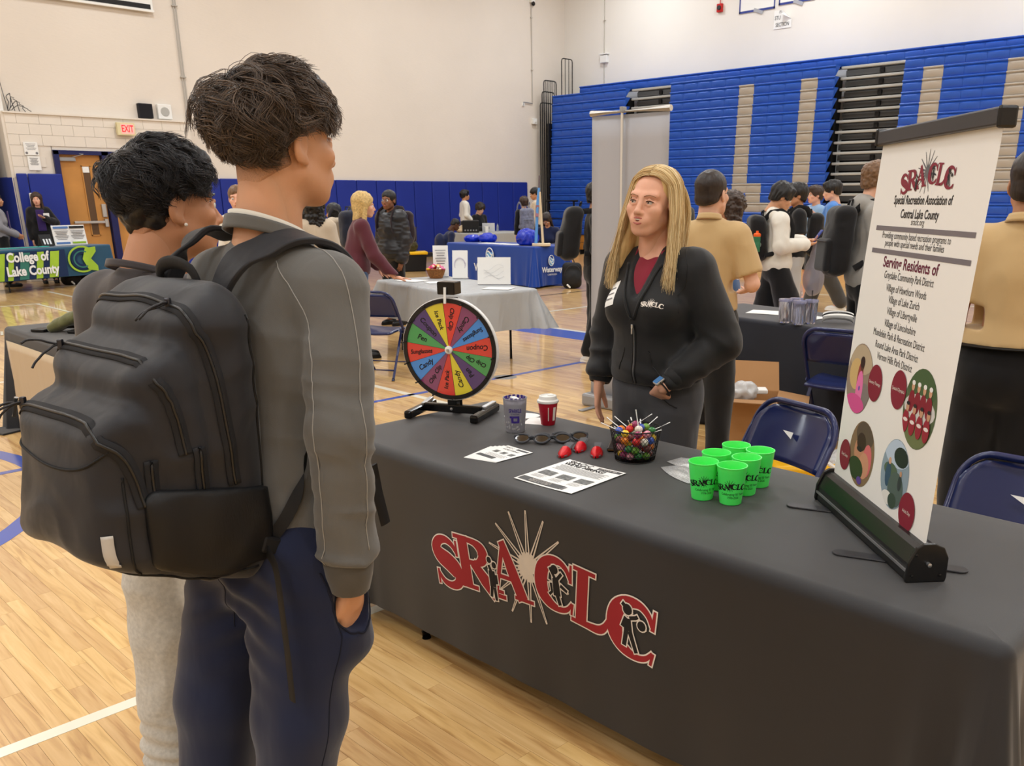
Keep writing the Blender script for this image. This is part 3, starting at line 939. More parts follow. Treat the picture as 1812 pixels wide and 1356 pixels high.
def logo(parent, mp, m_fill, m_edge=None, m_fig=None, m_ray=None, edge=.0045, fig_edge=None, step=1.0):
    """mp(u, v, layer) maps logo coordinates onto the surface; layer counts sheets outward"""
    if m_ray:
        mb = MB()
        c = Vector((.753, .508))
        for (x, y) in RAYS:
            e = Vector((x, y)); d = (e-c).normalized(); s = Vector((-d.y, d.x))
            q = [c-s*.011, c+s*.011, e+s*.0035, e-s*.0035]
            b = len(mb.v); mb.v += [tuple(mp(p.x, p.y, step)) for p in q]; mb.face(b, b+1, b+2, b+3)
        b = len(mb.v)
        for k in range(20):
            a = 2*PI*k/20; r = .040 if k % 2 else .022
            mb.v.append(tuple(mp(c.x+r*.8*math.cos(a), c.y+r*1.3*math.sin(a), step*1.5)))
        mb.face(*range(b, b+20))
        mb.build('logo_starburst', m_ray, parent)
    mbe = MB(); mbf = []
    for (g, u0, v0, sx, sy, rot) in LOGO:
        cx, cy = u0+sx*.35, v0+sy*.5
        ca, sa = math.cos(R(rot)), math.sin(R(rot))
        def tf(p):
            x, y = u0+p[0]*sx-cx, v0+p[1]*sy-cy
            x += (y)*(-.12 if rot > 2 else 0)
            return (cx+x*ca-y*sa, cy+x*sa+y*ca, p[2]*sx)
        if m_edge: strokes_mesh(mbe, GLYPH[g], mp, step*2, edge, tf)
        m = MB(); strokes_mesh(m, GLYPH[g], mp, step*3, 0, tf); mbf.append(m)
    if m_edge: mbe.build('logo_outline', m_edge, parent)
    for m in mbf: m.build('logo_letter', m_fill, parent)
    if m_fig:
        for f in FIGS:
            if m_edge or fig_edge:
                m = MB(); strokes_mesh(m, f, mp, step*4, .004); m.build('logo_outline', fig_edge or m_edge, parent)
            m = MB(); strokes_mesh(m, f, mp, step*5, 0); m.build('logo_figure', m_fig, parent)

def text_map(name, body, size, m, mp, parent=None, sx=1.0, ax='CENTER', cuts=0, shear=0.0, line=1.0, offset=0.0):
    cu = bpy.data.curves.new('lettering', 'FONT')
    cu.body = body; cu.size = size; cu.align_x = ax; cu.align_y = 'CENTER'; cu.resolution_u = 3; cu.shear = shear; cu.space_line = line; cu.offset = offset
    tmp = bpy.data.objects.new('lettering', cu)
    me = bpy.data.meshes.new_from_object(tmp)
    bpy.data.objects.remove(tmp); bpy.data.curves.remove(cu)
    me.name = name
    for v in me.vertices: v.co = Vector(mp(v.co.x*sx, v.co.y))
    me.materials.clear(); me.materials.append(m); me.update()
    return link(bpy.data.objects.new(name, me), parent)

# ------------------------------------------------------------------ the main table
TZ = .745
TX0, TX1, TY0, TY1 = 1.735, 2.535, .445, 2.945
t = thing('folding_table', 'long folding table hidden under a black cloth, one leg showing', 'table', ((TX0+TX1)/2, (TY0+TY1)/2, 0))
M_TABLETOP = mat('table_plastic', (200, 198, 190), rough=.6)
MB().box((0, 0, .716), (TX1-TX0-.05, TY1-TY0-.05, .04)).build('tabletop', M_TABLETOP, t, bevel=.008)
for sx in (-1, 1):
    for sy in (-1, 1):
        y = sy*.80
        MB().tube([(sx*.335, y, .69), (sx*.335, y, .025)], .0155, 12).tube([(sx*.335, y, .03), (sx*.335, y, .0)], .018, 12).build('leg', M_BLACK, t, smooth=True)
for sy in (-1, 1): MB().tube([(-.33, sy*.80, .35), (.33, sy*.80, .35)], .012, 8).build('brace', M_BLACK, t, smooth=True)

M_CLOTH = mat('black_tablecloth', (25, 26, 31), rough=.6, spec=.5, sheen=.25, var=.03, vscale=2.5, bump=.0006, bscale=900)
RC = .035
def cloth_skirt(x0, x1, y0, y1, top, hem, flare=.10, wave=.006, seed=1):
    """rectangular cloth: fn(s, v) with s along the rim 0..4 and v 0..1 from the top edge down to the hem; m > 0 turns round a corner"""
    def fn(s, v, m=0):
        i = int(s) % 4; f = s-int(s)
        if i == 0: p, n, n2, L = Vector((x0, y1+(y0-y1)*f, 0)), Vector((-1, 0, 0)), Vector((0, -1, 0)), abs(y1-y0)
        elif i == 1: p, n, n2, L = Vector((x0+(x1-x0)*f, y0, 0)), Vector((0, -1, 0)), Vector((1, 0, 0)), abs(x1-x0)
        elif i == 2: p, n, n2, L = Vector((x1, y0+(y1-y0)*f, 0)), Vector((1, 0, 0)), Vector((0, 1, 0)), abs(y1-y0)
        else: p, n, n2, L = Vector((x1+(x0-x1)*f, y1, 0)), Vector((0, 1, 0)), Vector((-1, 0, 0)), abs(x1-x0)
        a, b = f*L, (1-f)*L
        mn = max(min(a, b)-RC, 0)
        wgt = math.exp(-(mn/.13)**2)
        p = p-n*RC
        if m: p = p-n2*0; n = (n*math.cos(m*PI/2)+n2*math.sin(m*PI/2)).normalized()
        if v < .12:
            an = v/.12*PI/2
            off = -RC+RC*math.sin(an); z = top-RC+RC*math.cos(an)
        else:
            q = (v-.12)/.88
            z = (top-RC)*(1-q)+hem*q
            w = wave*math.sin(a*9.0+seed+1.3*math.sin(a*4))*q+wave*.6*math.sin(a*23+seed*2)*q*q
            off = w*(1-wgt)+flare*q*wgt*(.55+.45*math.cos(mn*52))+flare*.55*q*math.sin(PI*m)*(1-.9*math.sin(2*PI*m)**2)
        return p+n*(RC+off)+Vector((0, 0, z))
    return fn
def cloth(name, label, x0, x1, y0, y1, top, hem, m, group=None, flare=.10, wave=.006, nl=90, ns=34, nv=22, loc=(0, 0, 0), rz=0, seed=1):
    fn = cloth_skirt(x0, x1, y0, y1, top, hem, flare, wave, seed)
    mb = MB(); cnt = [nl, ns, nl, ns]; LL = [abs(y1-y0), abs(x1-x0)]*2; S = []
    for i in range(4):
        e = RC/LL[i]
        S += [(i+e+(1-2*e)*k/cnt[i], 0) for k in range(cnt[i]+1)]+[(i+1-e-1e-6, k/12) for k in range(1, 12)]
    for s, mm in S:
        for j in range(nv+1):
            v = (j/6*.12) if j <= 6 else .12+.88*(j-6)/(nv-6)
            mb.v.append(tuple(fn(s, v, mm)))
    n = len(S)
    for i in range(n):
        k = (i+1) % n
        for j in range(nv):
            mb.face(i*(nv+1)+j, i*(nv+1)+j+1, k*(nv+1)+j+1, k*(nv+1)+j)
    b = len(mb.v)
    for i in range(n):
        p = mb.v[i*(nv+1)]; mb.v.append((min(max(p[0], x0+.09), x1-.09), min(max(p[1], y0+.09), y1-.09), top))
    for i in range(n): mb.face(b+i, i*(nv+1), ((i+1) % n)*(nv+1), b+(i+1) % n)
    mb.face(*[b+i for i in range(n)])
    o = mb.build(name, m, smooth='all')
    o.location = loc; o.rotation_euler = (0, 0, rz)
    tag(o, label, 'tablecloth', group)
    return o, fn
tcl, tfn = cloth('tablecloth', 'black tablecloth printed with a red SRACLC logo', TX0, TX1, TY0, TY1, TZ, .085, M_CLOTH, flare=.11, wave=.0035)
tcl.data.materials.append(M_CLOTH)
def front_pt(u, v, lay):
    y = 2.6-u; f = (TY1-y)/(TY1-TY0)
    q = (v-(TZ-RC))/(.085-(TZ-RC))
    p = tfn(f, .12+.88*q)
    return (p.x-.0006*lay-.0012, y, v)
M_LRED = mat('print_red', (158, 40, 48), rough=.75); M_LWH = mat('print_white', (236, 228, 220), rough=.75); M_LBK = mat('print_black', (34, 32, 34), rough=.8)
M_LTAN = mat('print_ray', (226, 216, 204), rough=.75)
logo(tcl, front_pt, M_LRED, M_LWH, M_LBK, M_LTAN)
mb = MB()
for (x, y) in RAYS:   # dark cores of the rays
    c = Vector((.753, .508)); e = Vector((x, y)); d = (e-c).normalized(); s = Vector((-d.y, d.x))
    q = [c+d*.05-s*.003, c+d*.05+s*.003, e-d*.012+s*.0006, e-d*.012-s*.0006]
    b = len(mb.v); mb.v += [front_pt(p.x, p.y, 1.7) for p in q]; mb.face(b, b+1, b+2, b+3)
mb.build('logo_ray_core', M_LBK, tcl)

# ------------------------------------------------------------------ prize wheel
WC = Vector((2.235, 2.82, 1.02)); wang = math.atan2(-.447, -.894)   # direction the wheel faces
t = thing('prize_wheel', 'colourful spinning prize wheel with handwritten sectors on a black stand', 'prize wheel', (WC.x, WC.y, TZ), wang+PI/2)
# local: x across (viewer's right), -y towards the viewer, z up
WR, WZ = .205, WC.z-TZ
Mx = Matrix.Rotation(R(90), 3, 'X')
MB().lathe([(WR+.004, -.008), (WR+.004, .010), (WR-.004, .012), (0, .012)], 64, (0, 0, WZ), Mx).build('wheel_board', mat('white_rim', (232, 232, 232), rough=.3), t, smooth=True)
MB().lathe([(WR, .011), (WR, .016), (WR-.017, .016), (WR-.017, .011)], 64, (0, 0, WZ), Mx, closed=True).build('rim_ring', mat('wheel_black', (28, 27, 27), rough=.35), t, smooth=True)
WCOL = {'y': (222, 206, 46), 'r': (216, 44, 40), 'm': (128, 50, 104), 'b': (44, 136, 222), 'g': (52, 154, 84), 'p': (62, 34, 112)}
SECT = ['y Ice Pack', 'r Chip Clip', 'm Candy', 'b Sunglasses', 'r Coupon', 'g Chip Clip', 'p Pen', 'y Candy', 'r Ice Pack', 'm Chip Clip', 'b Candy', 'r Sunglasses', 'g Pen', 'p Coupon']
for k, s in enumerate(SECT):
    a1 = R(95.7+360/14*(1-k)); a0 = a1-R(360/14)
    mb = MB(); pts = [(0, -.0125, WZ)]
    for j in range(9):
        a = a0+(a1-a0)*j/8; pts.append(((WR-.016)*math.cos(a), -.0125, WZ+(WR-.016)*math.sin(a)))
    mb.v = pts; mb.face(*range(10))
    mb.build('sector', mat('wheel_'+s[0], WCOL[s[0]], rough=.12, coat=.9, spec=.6), t)
    am = (a0+a1)/2
    right = math.cos(am) < .25 and math.cos(am) > -2
    ex = Vector((math.cos(am), 0, math.sin(am)))
    flip = -1 if (k >= 7) else 1
    ex = ex*flip if k >= 7 else -ex*-1
    if k >= 7: ex = -Vector((math.cos(am), 0, math.sin(am)))
    else: ex = -Vector((math.cos(am), 0, math.sin(am)))
    if k >= 7: pass
    ey = Vector((0, -1, 0)).cross(ex)
    if k in (0, 13, 12, 11, 10, 9, 8):
        ex = -Vector((math.cos(am), 0, math.sin(am)))
    if k in (7, 8, 9, 10): ex = Vector((math.cos(am), 0, math.sin(am)))*(-1)
    ey = Vector((0, -1, 0)).cross(ex)
    w = s[2:]
    text_obj('handwriting', w, .030 if len(w) < 8 else .025, M_INK, frame((math.cos(am)*.125, -.0132, WZ+math.sin(am)*.125), ex, ey), t, shear=.15, sx=.95, offset=.0006)
    b0 = Vector((math.cos(a1), 0, math.sin(a1)))
    MB().bar(b0*.02+Vector((0, -.0128, WZ)), b0*(WR-.014)+Vector((0, -.0128, WZ)), .0011, .0006).build('divider', M_INK, t)
    MB().tube([b0*(WR-.010)+Vector((0, -.012, WZ)), b0*(WR-.008)+Vector((0, -.045, WZ))], .0035, 8).build('peg', M_BLACK, t, smooth=True)
MB().lathe([(.0, .026), (.009, .025), (.016, .021), (.016, .012)], 24, (0, 0, WZ), Mx).build('hub', M_WHITE, t, smooth=True)
MB().lathe([(.0, .031), (.006, .030), (.006, .02)], 16, (0, 0, WZ), Mx).build('hub_screw', M_STEEL, t, smooth=True)
MB().box((0, .045, .23), (.045, .012, .50)).build('post', M_BLACK, t, bevel=.004)
MB().box((.0, .012, WZ+WR+.040), (.075, .07, .05)).build('flapper_box', mat('gloss_black', (14, 13, 13), rough=.15), t, bevel=.004)
MB().bar((0, -.028, WZ+WR+.045), (0, -.034, WZ+WR-.018), .010, .004, (0, 1, 0)).build('flapper', M_WHITE, t)
MB().box((0, .0, .030), (.26, .028, .034)).build('base_bar', mat('gloss_black', (14, 13, 13), rough=.15), t, bevel=.005)
for s in (-1, 1):
    MB().box((s*.145, -.005, .020), (.034, .25, .034)).build('foot', mat('gloss_black', (14, 13, 13), rough=.15), t, bevel=.009)
    MB().bar((s*.135, -.0, .040), (s*.145, .1, .044), .02, .012).build('clip', M_STEEL, t, bevel=.003)
MB().lathe([(0, .004), (.006, .003), (.006, 0)], 12, (0, -.015, .03), Mx).build('screw', M_STEEL, t)
MB().box((0, .01, .055), (.04, .04, .03)).build('clamp', mat('gloss_black', (14, 13, 13), rough=.15), t, bevel=.003)

# ------------------------------------------------------------------ retractable banner on the table
_bd = Vector((-.657, -.754, 0)).normalized(); _bn = Vector((-.754, .657, 0)).normalized()
bt = thing('table_banner', 'white retractable SRACLC banner leaning back on a black base', 'banner', (2.281, 1.101, TZ), math.atan2(_bd.y, _bd.x))
# local: x along the base to viewer's right, -y towards the viewer
M_BSHEET = mat('banner_vinyl', (238, 237, 235), rough=.5, spec=.35); M_BBLACK = mat('satin_black', (22, 22, 23), rough=.3, spec=.5); M_BGREY = mat('bar_anodised', (70, 70, 74), rough=.4, metal=.5)
_sy = -1
BO = Vector((-.075, 0, .077)); BU = Vector((-.008, .06, .998)).normalized(); BW, BH = .573, .925
def bp(s, v, lay=0.0):
    c = .0
    if v > .86: c = .018*((v-.86)/.08)**2*(1 if s > .4 else .4)
    return BO+Vector((1, 0, 0))*s+BU*v+Vector((0, -.0007*lay-c*.2-.010*math.sin(PI*min(max(v/.93, 0), 1))*.5, 0))
def bpm(sc, s0, v0): return lambda x, y: bp(s0+x*sc, v0+y*sc, 1)
MB().grid(lambda u, v: bp(u*BW, -.02+v*(BH+.02)), 12, 30).build('banner_sheet', M_BSHEET, bt, smooth='all')
A_ = [bp(0, .93)+Vector((-.004, -.018, -.004)), bp(BW, .935)+Vector((.006, -.018, -.004))]
MB().bar(A_[0]+Vector((0, .018, .008)), A_[1]+Vector((0, .018, .012)), .034, .036).build('top_bar', M_BGREY, bt, bevel=.004)
for k, a in enumerate(A_):
    MB().box(a+Vector((-.004 if k == 0 else .004, .018, .010)), (.012, .042, .044)).build('bar_cap', M_BBLACK, bt, bevel=.006)
MB().tube([(.27, .05, .02), (.25, .055, .5), (.24, .11, 1.03)], .007, 10).build('support_pole', M_DKGREY, bt, smooth=True)
cs = [(-.045, .008), (-.043, .0), (.043, .0), (.045, .01), (.045, .055), (.034, .078), (.012, .088), (-.012, .088), (-.026, .080), (-.042, .045)]
MB().prism([(y, z) for y, z in cs], ((-.08, 0, 0), (0, 1, 0), (0, 0, 1)), .59).build('base_housing', M_BBLACK, bt, bevel=.003)
MB().bar((-.08, -.046, .028), (.51, -.046, .028), .004, .006).build('base_trim', M_STEEL, bt)
ce = [(y*1.12, z*1.1+(.0)) for y, z in cs]
for x in (-.088, .508):
    MB().prism(ce, ((x, 0, 0), (0, 1, 0), (0, 0, 1)), .010).build('end_cap', M_BBLACK, bt, bevel=.003)
MB().lathe([(0, .012), (.005, .011), (.005, 0)], 12, (.518, .0, .048), Matrix.Rotation(R(90), 3, 'Y')).build('axle_screw', M_STEEL, bt)
for (y, z) in ((-.035, .018), (.033, .018), (-.03, .07)):
    MB().lathe([(0, .003), (.004, .002), (.004, 0)], 10, (.518, y, z), Matrix.Rotation(R(90), 3, 'Y')).build('screw', M_BLACK, bt)
def foot(x, y0, y1):
    a, b = y0, y1; pts = []
    for k in range(9): pts.append((-.019*math.cos(PI*k/8)+0, b+.019*math.sin(PI*k/8)))
    for k in range(9): pts.append((.019*math.cos(PI*k/8), a-.019*math.sin(PI*k/8)))
    Mf = Matrix.Rotation(R(-28), 4, 'Z')
    mb = MB(); mb.prism(pts, ((0, 0, .0), (1, 0, 0), (0, 1, 0)), .005)
    mb.v = [tuple(Vector((x, 0, .0005))+Mf @ Vector(v)) for v in mb.v]
    mb.build('swivel_foot', M_DKGREY, bt, bevel=.002)
foot(.04, -.15, .10); foot(.40, -.15, .13)
# print on the banner
M_BRED = mat('banner_maroon', (132, 32, 54), rough=.5); M_BTXT = mat('banner_text', (38, 36, 40), rough=.5); M_BBAR = mat('banner_bar_grey', (118, 112, 118), rough=.5); M_BPUR = mat('banner_plum', (104, 34, 62), rough=.5)
_ls = .268/.99
logo(bt, lambda u, v, l: bp(.145+(u-.27)*_ls, .80+(v-.345)*_ls, l), M_BRED, None, M_BTXT, mat('ray_grey', (104, 104, 108), rough=.5), step=.6)
for (y0, x0, x1) in ((.708, .043, .548), (.650, .039, .550)):
    MB().grid(lambda u, v: bp(x0+(x1-x0)*u, y0-.006+.012*v, 1), 4, 1).build('rule', M_BBAR, bt)
def bline(txt, v, w, size, m, s=.272, off=0.0):
    cu = bpy.data.curves.new('m', 'FONT'); cu.body = txt; cu.size = 1; tmp = bpy.data.objects.new('m', cu)
    me = bpy.data.meshes.new_from_object(tmp); ws = max(q.co.x for q in me.vertices)-min(q.co.x for q in me.vertices)
    bpy.data.meshes.remove(me); bpy.data.objects.remove(tmp); bpy.data.curves.remove(cu)
    return text_map('lettering', txt, size, m, lambda x, y: bp(s+x, v+y, 1), bt, sx=w/(ws*size), offset=off)
bline('Special Recreation Association of', .778, .298, .030, M_BTXT, off=.0006); bline('Central Lake County', .745, .196, .030, M_BTXT, off=.0006); bline('sraclc.org', .727, .068, .022, M_BTXT)
bline('Providing community based recreation programs to', .691, .36, .024, M_BTXT, .268); bline('people with special needs and their families', .672, .312, .024, M_BTXT, .268)
bline('Serving Residents of', .624, .295, .038, M_BPUR, .268, .0008)
for txt, v, w in (('Grayslake Community Park District', .593, .266), ('Village of Hawthorn Woods', .562, .219), ('Village of Lake Zurich', .534, .17), ('Village of Libertyville', .505, .166), ('Village of Lincolnshire', .474, .175), ('Mundelein Park & Recreation District', .4445, .288), ('Round Lake Area Park District', .4145, .241), ('Vernon Hills Park District', .3865, .2)):
    bline(txt, v, w, .027, M_BTXT, .272)
def disc(s, v, rx, ry, m, lay=1, n=32, name='photo_disc'):
    mb = MB(); mb.v = [tuple(bp(s+rx*math.cos(2*PI*k/n), v+ry*math.sin(2*PI*k/n), lay)) for k in range(n)]; mb.face(*range(n))
    return mb.build(name, m, bt)
def pm(c): return mat('print_%d_%d_%d' % c, c, rough=.5)
rb = random.Random(11)
def photo(s, v, r, ry, bg, blobs, clip=True):
    disc(s, v, r, ry, pm(bg), 1)
    lay = 1.3
    for (dx, dy, a, b, c) in blobs:
        # keep every patch inside the round picture
        n = 18; mb = MB(); ok = []
        for k in range(n):
            x, y = dx+a*math.cos(2*PI*k/n), dy+b*math.sin(2*PI*k/n)
            q = math.hypot(x, y)
            if q > .985: x, y = x/q*.985, y/q*.985
            ok.append(tuple(bp(s+x*r, v+y*ry, lay)))
        mb.v = ok; mb.face(*range(n)); mb.build('photo_patch', pm(c), bt); lay += .12
photo(.084, .306, .084, .097, (150, 132, 118), [(.0, .55, .9, .42, (186, 168, 142)), (-.3, .1, .5, .45, (208, 176, 120)), (.5, -.5, .5, .45, (132, 122, 120)), (.05, .0, .22, .5, (150, 62, 62)), (.1, -.3, .26, .55, (232, 120, 178)), (.12, .42, .15, .17, (92, 54, 44)), (.12, .5, .17, .16, (48, 30, 30)), (-.1, -.75, .75, .3, (214, 84, 150)), (.1, -.25, .06, .07, (90, 90, 170))])
bl = [(0, .6, .95, .42, (70, 96, 60)), (0, .0, .95, .35, (206, 206, 206)), (0, -.7, .9, .35, (110, 120, 80))]
for k in range(4):
    x = -.55+k*.36; bl += [(x, .12, .19, .28, (132, 30, 48)), (x, .48, .09, .10, (206, 160, 130)), (x, .58, .10, .06, (236, 236, 236))]
for k in range(4):
    x = -.7+k*.44; bl += [(x, -.42, .2, .3, (150, 36, 56)), (x+.03, -.06, .10, .11, (196, 150, 122)), (x+.03, .04, .1, .05, (40, 36, 40)), (x, -.38, .14, .05, (230, 222, 222))]
photo(.441, .303, .082, .097, (84, 100, 70), bl)
photo(.165, .113, .080, .091, (136, 112, 84), [(.1, .6, .7, .4, (92, 78, 66)), (-.2, .05, .4, .4, (196, 140, 110)), (-.1, .35, .36, .28, (60, 40, 34)), (.5, -.1, .35, .5, (214, 110, 116)), (.3, -.3, .4, .4, (206, 150, 120)), (-.3, -.5, .6, .35, (52, 70, 40)), (.1, -.8, .2, .12, (96, 70, 150)), (-.18, .12, .22, .08, (34, 30, 34))])
photo(.370, .119, .076, .090, (140, 160, 176), [(0, .6, .9, .4, (186, 204, 226)), (-.3, .05, .5, .22, (84, 104, 84)), (.3, .55, .5, .28, (36, 46, 44)), (-.45, -.1, .2, .36, (58, 84, 110)), (-.42, .3, .1, .1, (214, 170, 140)), (.2, -.4, .55, .5, (84, 100, 96)), (-.3, -.75, .4, .2, (226, 226, 222)), (.45, -.15, .14, .22, (52, 60, 64)), (.45, .12, .08, .08, (190, 150, 120)), (.1, -.75, .3, .22, (60, 76, 66))])
for (s, v, txt) in ((.187, .315, 'Sensory Therapy'), (.324, .326, 'Special Olympics'), (.062, .083, 'Day Camp'), (.462, .051, 'Adult Day')):
    disc(s, v, .041 if txt != 'Day Camp' else .036, .049 if txt != 'Day Camp' else .044, M_BRED, 3.2, name='caption_disc')
    text_map('lettering', txt, .0125, M_LWH, lambda x, y, s=s, v=v: bp(s+x, v+y, 3.8), bt, sx=.80)

# ------------------------------------------------------------------ cups
M_GREEN = mat('green_cup_plastic', (84, 248, 112), rough=.32, spec=.5, sss=.35)
M_GREENIN = M_GREEN
def cup_prof(rt, rb, h, wall, lip=.0016):
    return [(0, .003), (rb-.004, .003), (rb-.002, .0), (rb, .002), (rt*.93+rb*.07, h*.86), (rt*.94+rb*.06, h*.875), (rt, h-.004), (rt+lip, h-.003), (rt+lip, h), (rt-wall, h), (rt*.9-wall, h*.86), (rb-wall, .006), (0, .006)]
cup0 = None
CUPS = [(2.103, 1.363, 'nearest green cup, in front of the cluster', -.3), (2.081, 1.449, 'green cup at the front end beside the silver pouches', .15), (2.185, 1.476, 'green cup behind the front one, beside the silver pouches', .4), (2.300, 1.480, 'green cup at the back corner of the cluster, nearest the chair', .6), (2.205, 1.380, 'green cup in the middle between the nearest and rear cups', -.25), (2.300, 1.392, 'green cup at the back, nearest the banner', -.6)]
for k, (x, y, lab, rz) in enumerate(CUPS):
    face = math.atan2(-y, -x)+.32+rz*.4
    t = thing('plastic_cup', lab, 'cup', (x, y, TZ+.0005), face, 'green plastic SRACLC cups')
    if cup0 is None:
        cup0 = t
        MB().lathe(cup_prof(.0435, .032, .116, .0014), 40).build('cup_body', M_GREEN, t, smooth=True)
        def cm(u, v, l):
            a = u; r = .032+.01075*v/.0998+.0005+.0002*l
            return (r*math.cos(a), r*math.sin(a), v)
        _cs = .098/.99
        logo(t, lambda u, v, l: cm(((u-.86)*_cs)/.037, .054+(v-.42)*_cs, l), M_INK, None, None, M_INK, step=.5)
        for txt, v, w in (('Celebrating 50 Years', .036, .011), ('1976-2026', .0255, .0105)):
            text_map('lettering', txt, w*.95, M_INK, lambda x, y, v=v: cm(x/.036, v+y, 1), t, sx=.80)
    else:
        for ch in cup0.children:
            c = ch.copy(); c.parent = t; COL.objects.link(c)

t = thing('souvenir_cup', 'frosted clear souvenir cup with purple print beside the wheel', 'cup', (2.235, 2.44, TZ+.0005), math.atan2(-2.44, -2.235))
M_FROST = mat('frosted_plastic', (214, 214, 222), rough=.35, trans=.75, ior=1.3)
MB().lathe(cup_prof(.0455, .036, .134, .0016), 40).build('cup_body', M_FROST, t, smooth=True)
MB().lathe([(.034, .008), (.041, .112), (.0, .114)], 28).build('confetti_fill', mat('confetti', (150, 148, 158), rough=.5, var=.3, vscale=160), t, smooth=True)
mb = MB(); rg = random.Random(2)
for k in range(60):
    a = rg.uniform(0, 2*PI); z = rg.uniform(.012, .05); r = .0365+.008*z/.134*.9+.0006
    mb.box((r*math.cos(a), r*math.sin(a), z), (.0008, .004, .006), rz=a)
tag(mb.build('confetti', mat('silver_confetti', (220, 220, 224), rough=.25, metal=.6), t), kind='stuff')
mb = MB()
for k in range(14):
    a = 2*PI*k/14+.1; mb.box((.038*math.cos(a), .038*math.sin(a), .130), (.003, .010, .012), rz=a)
mb.build('rim_print', mat('purple_print', (58, 40, 130), rough=.5), t)
MB().box((0, 0, .126), (.052, .02, .012), rz=.4).build('folded_paper', M_PAPER, t)
M_PURP = mat('purple_print', (58, 40, 130), rough=.5)
def pmx(x, y, z0): return ((.0375+.0095*(z0+y)/.134)*math.cos(x/.042), (.0375+.0095*(z0+y)/.134)*math.sin(x/.042), z0+y)
text_map('lettering', 'SPARKLE', .020, M_PURP, lambda x, y: pmx(x, y, .088), t, sx=.62, offset=.0006)
text_map('lettering', 'AT THE RINK', .007, M_PURP, lambda x, y: pmx(x, y, .075), t, sx=.8)
for (x0, x1, z0, z1) in ((-.016, .016, .040, .048), (-.016, -.007, .048, .062), (.008, .016, .048, .066), (-.022, .016, .060, .068)):
    MB().grid(lambda u, v: pmx(x0+(x1-x0)*u, 0, z0+(z1-z0)*v), 4, 1).build('emblem', M_PURP, t)
t = thing('coffee_cup', 'red paper coffee cup with a white sip lid', 'cup', (2.398, 2.425, TZ+.0005), .4)
MB().lathe([(0, .002), (.027, .0), (.028, .001), (.0395, .094), (.0, .094)], 36).build('cup_body', mat('red_cardboard', (186, 28, 50), rough=.45), t, smooth=True)
MB().lathe([(.0425, .090), (.0435, .093), (.0425, .099), (.040, .101), (.0365, .1035), (.034, .1165), (.030, .118), (.026, .113), (.0, .112)], 36).build('lid', M_WHITE, t, smooth=True)
MB().sphere((.02, -.005, .1145), .012, 10, 8, (1.0, 1.2, .5)).build('sip_spout', M_WHITE, t, smooth='all')
_a = math.atan2(-2.425, -2.398)-.4
for (da, w) in ((0.05, .003), (.75, .012)):
    mb = MB(); mb.grid(lambda u, v: ((.0305+.011*(.2+.6*v))*math.cos(_a+da+w/.035*(u-.5)), (.0305+.011*(.2+.6*v))*math.sin(_a+da+w/.035*(u-.5)), .02+.055*v), 2, 2)
    mb.build('printed_strip', M_LWH, t)

# ------------------------------------------------------------------ papers
def sheet_local(w, h, curl=.0): return lambda u, v: (w*(u-.5), h*(v-.5), .0008+curl*((u-.5)**2*4))
t = thing('flyer', 'large white hiring flyer lying on the black tablecloth', 'flyer', (1.962, 1.883, TZ+.0008), R(-90)+.05)
MB().grid(sheet_local(.245, .275, .0025), 8, 6).build('sheet', M_PAPER, t, smooth='all')
def fl(x, y): return (x, y, .0016+.0025*(x/.245)**2*4)
text_map('lettering', 'SRACLC', .034, M_INK, lambda x, y: fl(-.055+x, .118+y), t, sx=.8, offset=.0008)
text_map('lettering', "WE'RE HIRING!", .030, M_INK, lambda x, y: fl(-.018+x, .092+y), t, sx=.85, offset=.001)
def patch(x0, x1, y0, y1, m, name='print_block'):
    return MB().grid(lambda u, v: fl(x0+(x1-x0)*u, y0+(y1-y0)*v), 3, 1).build(name, m, t)
M_GP = mat('photo_grey', (110, 112, 112), rough=.6, var=.5, vscale=90); M_GB = mat('banner_grey', (84, 86, 88), rough=.6)
patch(.018, .116, .108, .128, M_GB); text_map('lettering', 'JOIN OUR TEAM', .012, M_LWH, lambda x, y: (.067+x, .118+y, .0032), t, sx=.9)
for k in range(7): patch(-.105+.004*(k % 3), .10-.012*(k % 2), .072-.0075*k, .0742-.0075*k, M_GREYINK, 'text_line')
for k in range(3): patch(-.105+.076*k, -.048+.076*k, -.045, -.002, M_GP, 'printed_photo')
for k in range(4):
    for j in range(3): patch(-.105+.076*j, -.055+.076*j-.006*(k % 2), -.056-.007*k, -.0545-.007*k, M_GREYINK, 'text_line')
patch(-.116, .062, -.128, -.094, M_GB)
for k in range(3): text_map('lettering', ('Apply online at sraclc.org', 'Flexible hours and great pay', 'Questions: call our office')[k], .0085, M_LWH, lambda x, y, k=k: (-.03+x, -.1025-.0095*k+y, .0034), t, sx=.95)
patch(.064, .074, -.126, -.098, M_GREYINK)
